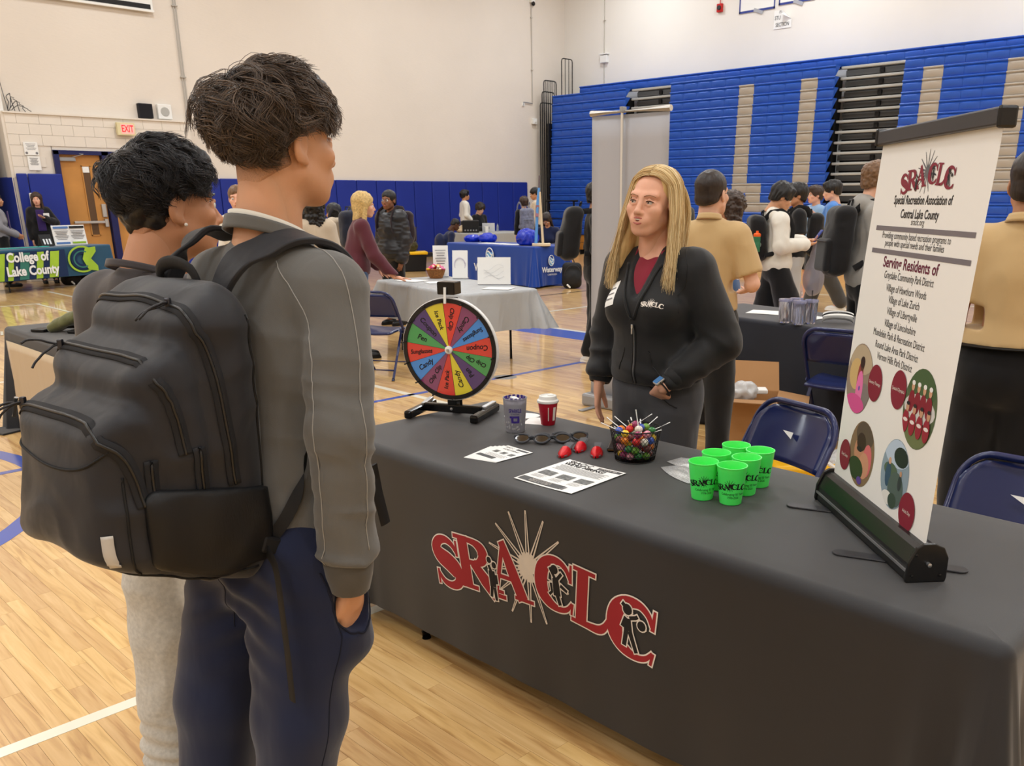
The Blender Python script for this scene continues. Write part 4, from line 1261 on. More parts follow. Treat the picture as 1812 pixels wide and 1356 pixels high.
for k in range(5):
    t2 = thing('handout_card', ('white handout card on top of the fanned stack', 'handout card second from the top of the stack', 'handout card in the middle of the stack', 'handout card second from the bottom of the stack', 'handout card at the bottom of the stack')[k], 'card', (1.985-.006*k, 2.236+.006*k, TZ+.0030-.0006*k), R(-90)-.03+.07*k, 'stacked handout cards')
    MB().box((0, 0, 0), (.135, .165, .0005)).build('sheet', M_PAPER, t2)
    if k == 0:
        for j in range(3): MB().box((-.04+.04*j, .005, .0004), (.024, .024, .0003)).build('printed_photo', M_GP, t2)
        MB().box((.03, .066, .0004), (.06, .014, .0003)).build('print_block', M_GB, t2); MB().box((-.02, -.06, .0004), (.09, .022, .0003)).build('print_block', M_GB, t2)
        text_obj('lettering', "WE'RE HIRING!", .016, M_INK, frame((-.005, .042, .0007), (1, 0, 0), (0, 1, 0)), t2, sx=.8)
        text_obj('lettering', "SRACLC", .016, M_INK, frame((-.035, .064, .0007), (1, 0, 0), (0, 1, 0)), t2, sx=.75)
        for j in range(4): MB().box((0, -.022-.007*j, .0004), (.1-.01*(j % 2), .0018, .0003)).build('text_line', M_GREYINK, t2)
tag(MB().prism([(.075*math.cos(2*PI*k/24), .05*math.sin(2*PI*k/24)) for k in range(24)], ((2.42, 2.60, TZ+.0005), (.7, -.7, 0), (.7, .7, 0)), .0015).build('paper_label', M_PAPER), 'white rounded label sheet lying behind the frosted cup', 'label')
tag(MB().box((2.40, 2.49, TZ+.0012), (.11, .09, .0015), rz=.5).build('paper_slip', M_PAPER), 'white paper slip behind the frosted cup, nearer the coffee cup', 'paper')

# ------------------------------------------------------------------ sunglasses
M_FRM = mat('charcoal_frame', (62, 64, 70), rough=.45); M_LENS = mat('smoked_lens', (18, 12, 14), rough=.05, spec=.9, coat=1.0)
def sunglasses(x, y, rz, label, tilt=.0):
    t = thing('sunglasses', label, 'sunglasses', (x, y, TZ+.002), rz, 'giveaway sunglasses')
    # resting lens side up on the folded arms: lenses lean back
    Tm = Matrix.Rotation(R(58), 3, 'X')
    for s in (-1, 1):
        o = [Vector((s*(.036+.028*math.cos(a)*(1+.08*math.sin(a))), .002*math.cos(a)**2, .022+.021*math.sin(a)*(1-.15*math.sin(a)) )) for a in np.linspace(0, 2*PI, 20, endpoint=False)]
        o = [Tm.inverted() @ (p-Vector((0, 0, .022)))+Vector((0, 0, .019)) for p in o]
        mb = MB(); mb.tube(o, .0042, 8, closed=True); mb.build('rim', M_FRM, t, smooth=True)
        c = sum(o, Vector())/len(o)
        mb = MB(); nrm = (Tm.inverted() @ Vector((0, -1, 0)))
        mb.v = [tuple(p) for p in o]+[tuple(c-nrm*-.003)]
        for i in range(20): mb.face(i, (i+1) % 20, 20)
        mb.build('lens', M_LENS, t, smooth='all')
        h = Vector((s*.066, .004, .025))
        MB().bar(h, h+Vector((-s*.012, .015, -.012)), .005, .01).bar(h+Vector((-s*.01, .014, -.012)), Vector((-s*.055, .030, .006)), .004, .009).build('temple_arm', M_FRM, t, bevel=.0015)
    MB().tube([(-.010, -.004, .024), (0, -.006, .026), (.010, -.004, .024)], .0042, 8).build('bridge', M_FRM, t, smooth=True)
    return t
sunglasses(2.155, 2.265, R(-52), 'charcoal sunglasses nearest the hiring cards, front of three pairs')
sunglasses(2.215, 2.215, R(-47), 'charcoal sunglasses lying in the middle of three pairs')
sunglasses(2.275, 2.185, R(-43), 'charcoal sunglasses at the back beside the red coffee cup')

# ------------------------------------------------------------------ red glitter slipper clips
M_GLIT = mat('red_glitter', (200, 10, 24), rough=.25, metal=.35, var=.45, vscale=420, bump=.001, bscale=500); M_SOLE = mat('slipper_sole', (88, 88, 92), rough=.7)
def slipper(x, y, rz, label):
    t = thing('glitter_slipper', label, 'slipper', (x, y, TZ+.0005), rz, 'red glitter slippers')
    sole = [(-.017, -.062), (0, -.074), (.016, -.060), (.020, -.036), (.013, .0), (.017, .030), (.015, .052), (.0, .062), (-.015, .052), (-.017, .030), (-.013, 0), (-.021, -.036)]
    def zs(y): return .004+.016*min(1, max(0, (y+.02)/.05))**1.2
    mb = MB(); n = len(sole)
    mb.v = [(a, b, zs(b)) for a, b in sole]+[(a, b, zs(b)+.004) for a, b in sole]
    mb.face(*reversed(range(n))); mb.face(*range(n, 2*n))
    for i in range(n): mb.face(i, (i+1) % n, n+(i+1) % n, n+i)
    mb.build('sole', M_SOLE, t, bevel=.0015)
    mb = MB()
    def up(u, v):
        yy = -.078+.066*u; w = .0225*math.sin(min(PI*.5, PI*.62*(u+.06)))
        a = PI*v; h = .027*(.35+.65*u)
        return (-w*math.cos(a), yy, .002+h*math.sin(a))
    mb.grid(up, 8, 8)
    mb.build('toe_cap', M_GLIT, t, smooth='all')
    MB().bar((0, .048, .020), (0, .052, .0), .010, .010).build('heel', M_GLIT, t)
    return t
slipper(2.152, 2.085, R(-62), 'red glitter slipper nearest the sunglasses, pointing at the flyer')
slipper(2.235, 2.090, R(-58), 'red glitter slipper behind the other two')
slipper(2.225, 2.005, R(-52), 'red glitter slipper nearest the lollipop basket')
t = thing('wallet', 'dark brown leather wallet lying beside the lollipop basket', 'wallet', (2.34, 2.0, TZ), R(35))
MB().box((0, 0, .008), (.15, .075, .016)).build('cover', mat('dark_leather', (32, 24, 22), rough=.4), t, bevel=.006)
MB().box((0, 0, .0085), (.152, .068, .004)).build('edge_strip', mat('brass_edge', (120, 86, 46), rough=.35, metal=.6), t)

# ------------------------------------------------------------------ wire basket of lollipops
BX = Vector((2.262, 1.862, TZ))
t = thing('wire_basket', 'round black wire basket heaped with lollipops', 'basket', BX)
M_WIRE = mat('black_wire', (16, 16, 17), rough=.4, metal=.3)
def ring(z, r, th): 
    mb = MB(); mb.tube([(r*math.cos(2*PI*k/40), r*math.sin(2*PI*k/40), z) for k in range(40)], th, 6, closed=True); return mb
RB0, RB1, BHt = .068, .088, .112
ring(BHt, RB1, .0024).build('rim_wire', M_WIRE, t, smooth=True); ring(.002, RB0, .0022).build('base_wire', M_WIRE, t, smooth=True); ring(.022, RB0+.004, .0016).build('base_wire', M_WIRE, t, smooth=True)
mb = MB(); NW = 34
for s in (-1, 1):
    for k in range(NW):
        pts = []
        for j in range(9):
            z = BHt*j/8; r = RB0+(RB1-RB0)*j/8
            a = 2*PI*(k/NW)+s*j/8*1.15
            pts.append((r*math.cos(a), r*math.sin(a), z+.001))
        mb.tube(pts, .0009, 4, cap=False)
mb.build('lattice_wires', M_WIRE, t, smooth='all')
MB().lathe([(0, .001), (RB0, .001), (RB0, .0025), (0, .0025)], 24).build('base_plate', M_WIRE, t)
CAND = [(206, 38, 44), (236, 196, 50), (44, 120, 60), (232, 130, 36), (60, 90, 190), (226, 150, 170), (128, 66, 70), (232, 226, 214), (150, 50, 96), (110, 160, 60)]
rg = random.Random(8); spots = []
for layer, (rad, n, z) in enumerate(((.047, 9, .020), (.016, 3, .022), (.054, 10, .047), (.024, 4, .050), (.060, 11, .075), (.030, 5, .080), (.056, 8, .101), (.022, 4, .110), (.0, 1, .124))):
    for k in range(n):
        a = 2*PI*k/max(n, 1)+layer*.4+rg.uniform(-.15, .15); spots.append((rad*math.cos(a), rad*math.sin(a), z+rg.uniform(-.003, .003)))
lol = {}
for i, (x, y, z) in enumerate(spots):
    c = CAND[i*7 % len(CAND)]
    cn = {0: 'red', 1: 'yellow', 2: 'green', 3: 'orange', 4: 'blue', 5: 'pink', 6: 'brown', 7: 'white', 8: 'plum', 9: 'lime'}[i*7 % len(CAND)]
    t2 = thing('lollipop', cn+' wrapped lollipop heaped in the black wire basket', 'lollipop', BX+Vector((x, y, z)), 0, 'lollipops in the wire basket, '+cn)
    m = mat('candy_'+cn, c, rough=.25, coat=.5, var=.35, vscale=130)
    MB().sphere((0, 0, 0), .0142, 12, 8, (1, 1, .92)).build('candy', m, t2, smooth='all')
    up = z > .09
    d = Vector((rg.uniform(-1, 1), rg.uniform(-1, 1), rg.uniform(.15, .8) if up else rg.uniform(-.2, .3))).normalized()
    if math.hypot(x, y) > .03 and not up: d = Vector((-x, -y, .01)).normalized()
    if up and math.hypot(x, y) > .03: d = Vector((x, y, rg.uniform(.01, .05))).normalized()
    MB().tube([d*.012, d*(.068 if up else .03)], .0021, 6).build('stick', M_WHITE, t2, smooth=True)
# ------------------------------------------------------------------ silver pouches
M_FOIL = mat('glitter_film', (196, 198, 200), rough=.28, metal=.35, spec=.8, var=.4, vscale=300, bump=.002, bscale=260)
for (x, y, rz, lab) in ((2.235, 1.63, R(-25), 'clear pouch of silver glitter in front, beside the green cups'), (2.335, 1.66, R(-5), 'clear pouch of silver glitter behind the other pouch')):
    mb = MB()
    mb.grid(lambda u, v: ((u-.5)*.10*(1-.25*(2*v-1)**2), (v-.5)*.19, .002+.016*math.sin(PI*u)*math.sin(PI*v)*(1+.25*math.sin(19*u+7*v))), 14, 20)
    mb.grid(lambda u, v: ((.5-u)*.10*(1-.25*(2*v-1)**2), (v-.5)*.19, .0012), 6, 10)
    o = mb.build('glitter_pouch', M_FOIL, smooth='all'); o.location = (x, y, TZ); o.rotation_euler = (0, 0, rz)
    tag(o, lab, 'pouch', 'silver glitter pouches')

# ------------------------------------------------------------------ folding chairs
M_NAVY = mat('navy_enamel', (24, 36, 86), rough=.32, spec=.5, coat=.3); M_RUB = mat('rubber_foot', (20, 20, 20), rough=.7)
chair_proto = []
def folding_chair(x, y, ang, label, group='navy folding chairs'):
    """ang: compass direction the sitter faces"""
    t = thing('folding_chair', label, 'chair', (x, y, 0), ang+PI/2, group)
    if chair_proto:
        for ch in chair_proto[0].children: copy_tree(ch, t)
        return t
    chair_proto.append(t)
    w = .225
    # back frame and front legs: one bent tube
    pts = [(-w, -.26, .0), (-w, -.03, .40), (-w+.005, .12, .66)]
    for k in range(9):
        a = PI-PI/2*k/8; pts.append((-w+.11+.105*math.cos(a), .125+.045*math.sin(PI/2*k/8)+.01, .68+.115*math.sin(PI-a)))
    q = pts+[(-p[0], p[1], p[2]) for p in reversed(pts)]
    MB().tube(q, .0125, 10).build('back_frame', M_NAVY, t, smooth=True)
    def bk(u, v):
        x = (u-.5)*2; z = .565+.21*v
        ww = .212 if v < .6 else .212-.07*((v-.6)/.4)**2.2
        y = .066+.50*(z-.565)+.028*(1-x*x)
        return (x*ww, y, z)
    mb = MB(); mb.grid(bk, 14, 10)
    o = mb.build('backrest', M_NAVY, t, smooth='all'); md = o.modifiers.new('thick', 'SOLIDIFY'); md.thickness = .012; md.offset = 0
    mb = MB(); mb.grid(lambda u, v: ((u-.5)*.40*(1-.12*v), -.22+.40*v, .435+.012*math.cos(PI*(v-.4))-.008*(1-(2*u-1)**2)), 12, 10)
    o = mb.build('seat', M_NAVY, t, smooth='all'); md = o.modifiers.new('thick', 'SOLIDIFY'); md.thickness = .018; md.offset = -1
    for s in (-1, 1):
        MB().tube([(s*.195, -.03, .43), (s*.205, .24, .0)], .0115, 10).build('rear_leg', M_NAVY, t, smooth=True)
        MB().tube([(s*w, -.26, .0), (s*w, -.25, .02)], .016, 10).build('foot_cap', M_RUB, t, smooth=True)
        MB().tube([(s*.205, .24, .0), (s*.2045, .228, .02)], .015, 10).build('foot_cap', M_RUB, t, smooth=True)
        MB().bar((s*.212, -.05, .40), (s*.212, .06, .44), .006, .02).build('hinge_plate', M_NAVY, t)
    MB().tube([(-.2, .19, .09), (.2, .19, .09)], .009, 8).build('rear_brace', M_NAVY, t, smooth=True)
    MB().tube([(-.222, -.2, .1), (.222, -.2, .1)], .009, 8).build('front_brace', M_NAVY, t, smooth=True)
    return t
c1 = folding_chair(3.02, 1.80, R(166), 'navy folding chair with a white scrap on its back, behind the green cups')
MB().prism([(-.05, .008), (.03, .014), (.045, -.026), (.03, -.024)], ((.0, .0, 0), (1, 0, 0), (0, 1, 0)), .0015)
o = MB().prism([(-.03, .012), (.028, .012), (.028, -.016)], ((-.01, .122, .678), (1, 0, 0), (0, .47, .88)), .0012).build('paper_scrap', M_PAPER, c1)
folding_chair(2.80, .80, R(180), 'navy folding chair behind the base of the white banner')
folding_chair(5.40, 2.70, R(8), 'navy folding chair behind the cardboard box at the rear black table')
folding_chair(5.30, 2.16, R(8), 'navy folding chair half hidden behind the white banner')
folding_chair(4.72, 6.98, R(30), 'navy folding chair beside the grey covered table')

# ------------------------------------------------------------------ grey retractable banner seen from its back
t = thing('retractable_banner', 'tall grey back of a retractable banner with a white centre pole', 'banner', (5.182, 4.38, 0), math.atan2(-.699, .041))
M_BBACK = mat('banner_back_grey', (172, 172, 178), rough=.6, spec=.3)
mb = MB(); mb.grid(lambda u, v: ((u-.5)*.69, .004*math.sin(PI*u), .09+2.08*v), 8, 12)
o = mb.build('banner_sheet', M_BBACK, t, smooth='all'); md = o.modifiers.new('thick', 'SOLIDIFY'); md.thickness = .001
MB().tube([(-.355, 0, 2.19), (.355, 0, 2.19)], .021, 12).build('top_bar', mat('bar_white', (214, 208, 200), rough=.4), t, smooth=True)
MB().tube([(-.04, -.035, .06), (-.045, -.03, 2.215)], .010, 10).build('support_pole', mat('bar_white', (214, 208, 200), rough=.4), t, smooth=True)
MB().box((-.045, -.02, 2.20), (.03, .05, .04)).build('pole_hook', M_GREYMET, t, bevel=.005)
MB().box((0, 0, .05), (.78, .14, .10)).build('base_housing', M_GREYMET, t, bevel=.02)
for s in (-1, 1): MB().box((s*.25, -.02, .006), (.05, .45, .010)).build('swivel_foot', M_GREYMET, t, bevel=.004)

def table_under(label, loc, w, l, rz=0):
    t = thing('folding_table', label, 'table', (loc[0], loc[1], 0), rz)
    MB().box((0, 0, .715), (w-.05, l-.05, .04)).build('tabletop', M_TABLETOP, t, bevel=.006)
    for sx in (-1, 1):
        for sy in (-1, 1): MB().tube([(sx*(w/2-(.35 if w > l else .09)), sy*(l/2-(.35 if l > w else .09)), .70), (sx*(w/2-(.35 if w > l else .09)), sy*(l/2-(.35 if l > w else .09)), 0)], .014, 8).build('leg', M_BLACK, t, smooth=True)
    return t
def item(name, label, cat, mb, m, loc, rz=0, group=None, smooth=False, bevel=0):
    o = mb.build(name, m, smooth=smooth, bevel=bevel); o.location = loc; o.rotation_euler = (0, 0, rz)
    return tag(o, label, cat, group)

# ------------------------------------------------------------------ grey covered table behind the wheel
M_VINYL = mat('grey_vinyl', (176, 180, 184), rough=.35, spec=.5, fold=.02, fscale=7)
GT = (5.94, 7.41); GR = R(-9.9)
table_under('folding table hidden under the shiny grey cloth', GT, .84, 1.88, GR)
cloth('tablecloth', 'shiny pale grey plastic cloth on the table behind the wheel', -.44, .44, -.96, .96, .742, .36, M_VINYL, flare=.14, wave=.012, nl=50, ns=28, nv=16, loc=(GT[0], GT[1], 0), rz=GR, seed=3)
def on(c, rz, x, y, z): return (c[0]+math.cos(rz)*x-math.sin(rz)*y, c[1]+math.sin(rz)*x+math.cos(rz)*y, z)
def sign_holder(label, loc, rz, w, h, kind='lines'):
    t = thing('sign_holder', label, 'sign', loc, rz)
    MB().box((0, 0, h/2+.005), (w, .012, h), M=Matrix.Rotation(R(-10), 3, 'X')).build('sheet', M_PAPER, t)
    MB().box((0, .02, .004), (w, .08, .006)).build('acrylic_foot', mat('acrylic', (225, 230, 235), rough=.1, trans=.8), t)
    if kind == 'lines':
        for k in range(8): MB().box((0, -.012-.0009*k*0, h*.86-h*.085*k), (w*(.7-.1*(k % 3)), .006, h*.018), M=Matrix.Rotation(R(-10), 3, 'X')).build('text_line', M_GREYINK, t)
    elif kind == 'ring':
        MB().tube([(.06*math.cos(a), -.008, h*.5+.075*math.sin(a)) for a in np.linspace(0, 2*PI, 20, endpoint=False)], .006, 5, closed=True).build('ring_print', mat('pale_lilac', (206, 200, 214), rough=.7), t)
    elif kind == 'sketch':
        for k in range(5): MB().tube([(-w*.3+w*.6*u, -.022+.03*(1-(h*.3+h*.1*k)/h)*0, h*(.25+.1*k)+.03*math.sin(5*u+k)) for u in np.linspace(0, 1, 10)], .0015, 4).build('pencil_line', mat('pale_grey_print', (206, 206, 208), rough=.7), t)
    return t
sign_holder('tall narrow white sign of typed text on the grey table', on(GT, GR, .30, .80, .745), R(-40), .17, .34)
sign_holder('white sign with a pale ring print on the grey table', on(GT, GR, .35, .45, .745), R(-50), .17, .30, 'ring')
sign_holder('large white sheet sign with faint sketch lines on the grey table', on(GT, GR, .28, -.38, .745), R(-48), .34, .27, 'sketch')
t = thing('candy_basket', 'wicker basket of bright candy on the grey table', 'basket', on(GT, GR, .18, .70, .745))
mb = MB(); mb.lathe([(.07, 0), (.09, .04), (.105, .085), (.112, .09), (.100, .085), (.06, .012), (0, .012)], 24)
mb.build('wicker_bowl', mat('wicker', (150, 96, 48), rough=.7, var=.35, vscale=70, bump=.004, bscale=160), t, smooth=True)
rg = random.Random(4)
for k in range(26):
    a, r = rg.uniform(0, 6.28), .085*math.sqrt(rg.random()); c = [(236, 80, 150), (246, 190, 60), (250, 236, 200), (224, 60, 80), (240, 130, 180)][k % 5]
    cn = ['pink', 'yellow', 'cream', 'red', 'rose'][k % 5]
    item('sweet', cn+' wrapped sweet heaped in the wicker basket', 'sweet', MB().sphere((0, 0, 0), .020, 8, 6, (1.3, .8, .7)), mat('sweet_'+cn, c, rough=.3), tuple(Vector(on(GT, GR, .18, .70, .745))+Vector((r*math.cos(a), r*math.sin(a), .085+.05*(1-(r/.09)**2)+rg.uniform(-.01, .01)))), rg.uniform(0, 3), 'sweets in the wicker basket, '+cn, smooth='all')
for k, (x, y, r) in enumerate(((-.2, .55, .2), (-.05, .2, 1.2), (.1, -.75, .5))):
    item('paper_sheet', ('white paper on the grey table under the sweater sleeve', 'white paper lying in the middle of the grey table', 'white paper at the near end of the grey table')[k], 'paper', MB().box((0, 0, 0), (.216, .28, .002)), M_PAPER, on(GT, GR, x, y, .7465), r)

# ------------------------------------------------------------------ blue covered table
M_BCLOTH = mat('blue_tablecloth', (22, 62, 150), rough=.8, sheen=.3, spec=.2)
BT = (11.92, 13.18)
table_under('folding table hidden under the blue cloth', BT, .80, 2.40)
bcl, bfn = cloth('tablecloth', 'royal blue cloth printed with white wave emblems', -.46, .46, -1.27, 1.27, .742, .03, M_BCLOTH, flare=.12, wave=.022, nl=60, ns=30, nv=16, loc=(BT[0], BT[1], 0), seed=5)
M_PRW = mat('print_bright', (232, 236, 240), rough=.7); M_PRB = mat('print_sky', (110, 170, 220), rough=.7)
def wave_oval(c, ex, s):
    c = Vector(c); ex = Vector(ex); nz = Vector((ex.y, -ex.x, 0))
    def q(u, v, l): return c+ex*u*s+Vector((0, 0, v*s*1.35))+nz*(.004*l)
    mb = MB(); mb.v = [tuple(q(math.cos(a), math.sin(a), 2)) for a in np.linspace(0, 2*PI, 28, endpoint=False)]; mb.face(*range(28)); mb.build('emblem_oval', M_PRB, bcl)
    mb = MB(); mb.tube([q(math.cos(a), math.sin(a), 3) for a in np.linspace(0, 2*PI, 28, endpoint=False)], .008*s/.1, 6, closed=True)
    for (y0, ph) in ((.35, 0), (-.05, 1.4), (-.45, .5)):
        mb.tube([q(-.85+1.7*u, y0+.22*math.sin(6*u+ph), 3) for u in np.linspace(.06, .94, 14)], .012*s/.1, 5)
    mb.build('emblem_wave', M_PRW, bcl)
    mb = MB(); mb.v = [tuple(q(.75*math.cos(a), .1+.45*math.sin(a)+.35, 2.5)) for a in np.linspace(0, PI, 14)]; mb.face(*range(14)); mb.build('emblem_sky', M_BCLOTH, bcl)
wave_oval((-.485, -.09, .54), (0, -1, 0), .105); wave_oval((-.05, -1.295, .48), (1, 0, 0), .07)
text_obj('lettering', 'Waterway', .20, M_PRW, frame((-.492, -.02, .30), (0, -1, 0), (0, 0, 1)), bcl, sx=.95, offset=.004); text_obj('lettering', 'CARWASH', .075, M_PRW, frame((-.492, -.02, .17), (0, -1, 0), (0, 0, 1)), bcl, sx=1.0)
text_obj('lettering', 'Waterway', .135, M_PRW, frame((-.03, -1.31, .315), (1, 0, 0), (0, 0, 1)), bcl, sx=.92, offset=.004); text_obj('lettering', 'CARWASH', .05, M_PRW, frame((-.03, -1.31, .225), (1, 0, 0), (0, 0, 1)), bcl)
M_BPLAS = mat('blue_plastic_bag', (20, 52, 190), rough=.25, spec=.6)
def lump(name, label, cat, m, loc, r, seed, amp=.02, freq=14, res=.02, rz=0, group=None, cutz=True):
    s = SDF((-r[0]-.06, -r[1]-.06, -.06), (r[0]+.06, r[1]+.06, r[2]*2+.08), res); s.ell((0, 0, r[2]*.9), r, 0)
    if cutz: s.cut((0, 0, -1), (0, 0, .0))
    V, F = s.net(); V = relax(V, F, 1); N = vnormals(V, F); V = V+N*((1-2*np.abs(vnoise(V, freq, seed)))*amp)[:, None]; V[:, 2] = np.maximum(V[:, 2], 0)
    o = mesh_np(name, V, F, m); o.location = loc; o.rotation_euler = (0, 0, rz); return tag(o, label, cat, group)
lump('plastic_bag', 'crumpled blue plastic bag, low one at the far end of the blue table', 'bag', M_BPLAS, (11.95, 14.2, .743), (.18, .14, .07), 1)
lump('plastic_bag', 'crumpled blue plastic bag behind the low one on the blue table', 'bag', M_BPLAS, (12.05, 13.85, .743), (.18, .16, .09), 2)
lump('plastic_bag', 'tall pile of blue plastic bags beside the flag stand', 'bag', M_BPLAS, (11.72, 12.35, .743), (.17, .22, .15), 3, amp=.03)
for k, (y, r) in enumerate(((13.5, .1), (13.1, -.2), (12.75, .3))):
    item('paper_sheet', ('white leaflet on the blue table near the low blue bags', 'white leaflet on the middle of the blue table', 'white leaflet on the blue table beside the tall blue bags')[k], 'paper', MB().box((0, 0, 0), (.25, .34, .004)), M_PAPER, (11.75, y, .745), r)
t = thing('flag_stand', 'wooden stand with a cream pole and a blue banner pole', 'stand', (11.72, 11.98, .743), R(-44))
MB().box((0, 0, .025), (.34, .2, .05)).build('stand_base', mat('cream_wood', (216, 200, 172), rough=.5), t, bevel=.01)
MB().tube([(.03, 0, .05), (-.02, 0, .95)], .022, 10).build('cream_pole', mat('cream_wood', (216, 200, 172), rough=.5), t, smooth=True)
MB().tube([(-.10, 0, .03), (-.06, 0, .75), (-.03, 0, 1.02)], [.028, .026, .022], 10).build('blue_pole', mat('sky_pole', (88, 150, 222), rough=.4), t, smooth=True)
MB().tube([(-.03, 0, 1.02), (-.025, 0, 1.23)], [.012, .008], 8).build('pole_tip', mat('pole_tip', (96, 80, 92), rough=.5), t, smooth=True)
MB().tube([(-.075, 0, .52), (-.062, 0, .72)], .031, 10).build('pole_wrap', mat('wrap_pink', (150, 110, 130), rough=.6), t, smooth=True)
item('paper_cup', 'white paper cup at the corner of the blue table', 'cup', MB().lathe([(.035, 0), (.05, .12), (.052, .122), (.046, .12), (.032, .005), (0, .005)], 16), mat('cup_cream', (232, 224, 204), rough=.5), (12.2, 12.0, .743), smooth=True)

def floor_backpack(label, loc, rz, m, w=.36, d=.2, h=.46):
    t = thing('backpack', label, 'backpack', (loc[0], loc[1], 0), rz)
    s = SDF((-w, -w, -.03), (w, w, h+.06), .016); s.box((0, 0, h*.5), (w/2, d/2, h*.5), .09); s.ell((0, -.07, h*.36), (w*.46, d*.62, h*.36), .04)
    s.cut((0, 0, -1), (0, 0, .0))
    V, F = s.net(); V = relax(V, F, 2); V = V+vnormals(V, F)*(vnoise(V, 12, 3)*.008)[:, None]; V[:, 2] = np.maximum(V[:, 2], .001); mesh_np('pack_body', V, F, m, t)
    MB().tube([(-.05, .04, h-.01), (-.03, .05, h+.05), (.03, .05, h+.05), (.05, .04, h-.01)], .011, 6).build('grab_handle', m, t, smooth=True)
    MB().tube([(w*.45*math.cos(a), -.13-.05*math.sin(a), h*.45+.22*math.sin(a)) for a in np.linspace(.1, PI-.1, 12)], .005, 5).build('zipper', M_DKGREY, t, smooth=True)
    for q in (-1, 1): MB().tube([(q*.10, .06, h-.04), (q*.15, .13, h*.6), (q*.16, .11, .06)], .024, 6, flat=.35).build('strap', m, t, smooth=True)
    for k in range(3): MB().sphere((-.10+.02*k, -.17, .07-.02*k), .018, 8, 6).build('charm', M_PAPER, t, smooth='all')
    return t
floor_backpack('black backpack slumped on the floor against the blue table', (11.98, 11.45), R(-40), mat('cloth_pack_floor', (22, 22, 24), rough=.7))

# ------------------------------------------------------------------ far grey table
M_VIN2 = mat('grey_vinyl_dark', (168, 168, 164), rough=.4, spec=.5, fold=.015, fscale=6)
FT = (15.65, 17.9)
table_under('folding table under the far grey cloth', FT, 1.70, .74)
cloth('tablecloth', 'grey plastic cloth on the far table by the blue pads', -.92, .92, -.45, .45, .742, .10, M_VIN2, flare=.12, wave=.02, nl=30, ns=40, nv=14, loc=(FT[0], FT[1], 0), seed=7)
t = thing('laptop', 'white laptop open on the far grey table', 'laptop', (15.62, 17.92, .743), R(-40))
MB().box((0, .0, .008), (.32, .22, .014)).build('keyboard_base', M_WHITE, t, bevel=.004); MB().box((0, -.13, .115), (.32, .012, .22), M=Matrix.Rotation(R(12), 3, 'X')).build('screen_lid', mat('laptop_silver', (214, 216, 220), rough=.35), t, bevel=.004)
MB().box((.0, -.137, .11), (.05, .006, .05)).build('lid_emblem', M_GREYINK, t)
t = thing('equipment_case', 'black equipment box beside the laptop on the far table', 'case', (15.05, 17.95, .743), R(-40))
MB().box((0, 0, .15), (.42, .3, .3)).build('case_body', M_BLACK, t, bevel=.02)
for k in range(5): MB().lathe([(0, .01), (.018, .01), (.02, 0)], 10, (-.14+.07*k, -.15, .06), Matrix.Rotation(R(90), 3, 'X')).build('knob', M_GREYMET, t)
item('paper_cup', 'white cup beside the black equipment box', 'cup', MB().lathe([(.045, 0), (.065, .15), (.06, .15), (.04, .005), (0, .005)], 14), M_WHITE, (15.38, 17.72, .743), smooth=True)
item('water_bottle', 'small clear bottle on the far grey table', 'bottle', MB().lathe([(.03, 0), (.03, .13), (.012, .17), (.012, .19), (0, .19)], 12), mat('clear_bottle', (200, 210, 225), rough=.1, trans=.7), (16.1, 18.1, .743), smooth=True)
lump('canvas_bag', 'beige canvas bag at the end of the far grey table', 'bag', mat('canvas', (196, 176, 146), rough=.8), (14.9, 18.1, .743), (.17, .12, .09), 5)
t = thing('storage_bin', 'black storage bin with a yellow lid on the far floor', 'bin', (12.4, 16.9, 0), R(-30))
MB().prism([(-.28, 0), (.28, 0), (.32, .38), (-.32, .38)], ((0, .2, 0), (1, 0, 0), (0, 0, 1)), .4).build('bin_body', M_BLACK, t, bevel=.02); MB().box((0, 0, .40), (.68, .46, .06)).build('lid', mat('bin_yellow', (240, 190, 30), rough=.4), t, bevel=.015)
lump('duffel_bag', 'olive duffel bag piled on the yellow-lidded bin', 'bag', mat('olive_canvas', (70, 66, 44), rough=.8), (12.36, 16.95, .43), (.24, .14, .13), 6)
folding_chair(12.9, 16.2, R(-35), 'navy folding chair beside the hunched boy at the far table')

# ------------------------------------------------------------------ college table
M_TEAL = mat('teal_tablecloth', (24, 74, 104), rough=.8, sheen=.3); M_TEALD = mat('teal_dark_print', (22, 44, 84), rough=.8); M_LIME = mat('lime_print', (158, 196, 60), rough=.8, var=.15, vscale=3); M_SEA = mat('sea_green_print', (56, 120, 110), rough=.8)
CT0, CT1 = Vector((4.25, 18.07, 0)), Vector((6.65, 18.95, 0)); CR = math.atan2(CT1.y-CT0.y, CT1.x-CT0.x)
_cm = (CT0+CT1)/2+Vector((-math.sin(CR), math.cos(CR), 0))*.40
table_under('folding table under the teal college cloth', _cm, 2.4, .72, CR)
ccl, cfn = cloth('tablecloth', 'teal and green cloth printed College of Lake County', -1.29, 1.29, -.40, .40, .742, .20, M_TEAL, flare=.03, wave=.006, nl=30, ns=50, nv=14, loc=(_cm.x, _cm.y, 0), rz=CR, seed=9)
def cq(u, v, l=1): return Vector((-1.29+.37+u-.11, -.415-.006*l, v))   # u as metres from the photographed left end
def cpoly(pts, m, l, name='print_shape'):
    mb = MB(); mb.v = [tuple(cq(u, v, l)) for u, v in pts]; mb.face(*range(len(pts))); return mb.build(name, m, ccl)
cpoly([(-.35, .21), (1.28, .21), (1.28, .70), (-.35, .70)], M_TEALD, 1)
for (u, w, m) in ((-.15, .16, M_LIME), (.08, .10, M_LIME), (.30, .18, M_SEA), (.62, .13, M_LIME), (.88, .18, M_LIME)):
    cpoly([(u, .215), (u+w, .215), (u+w+.10, .68), (u+.10, .68)], m, 2)
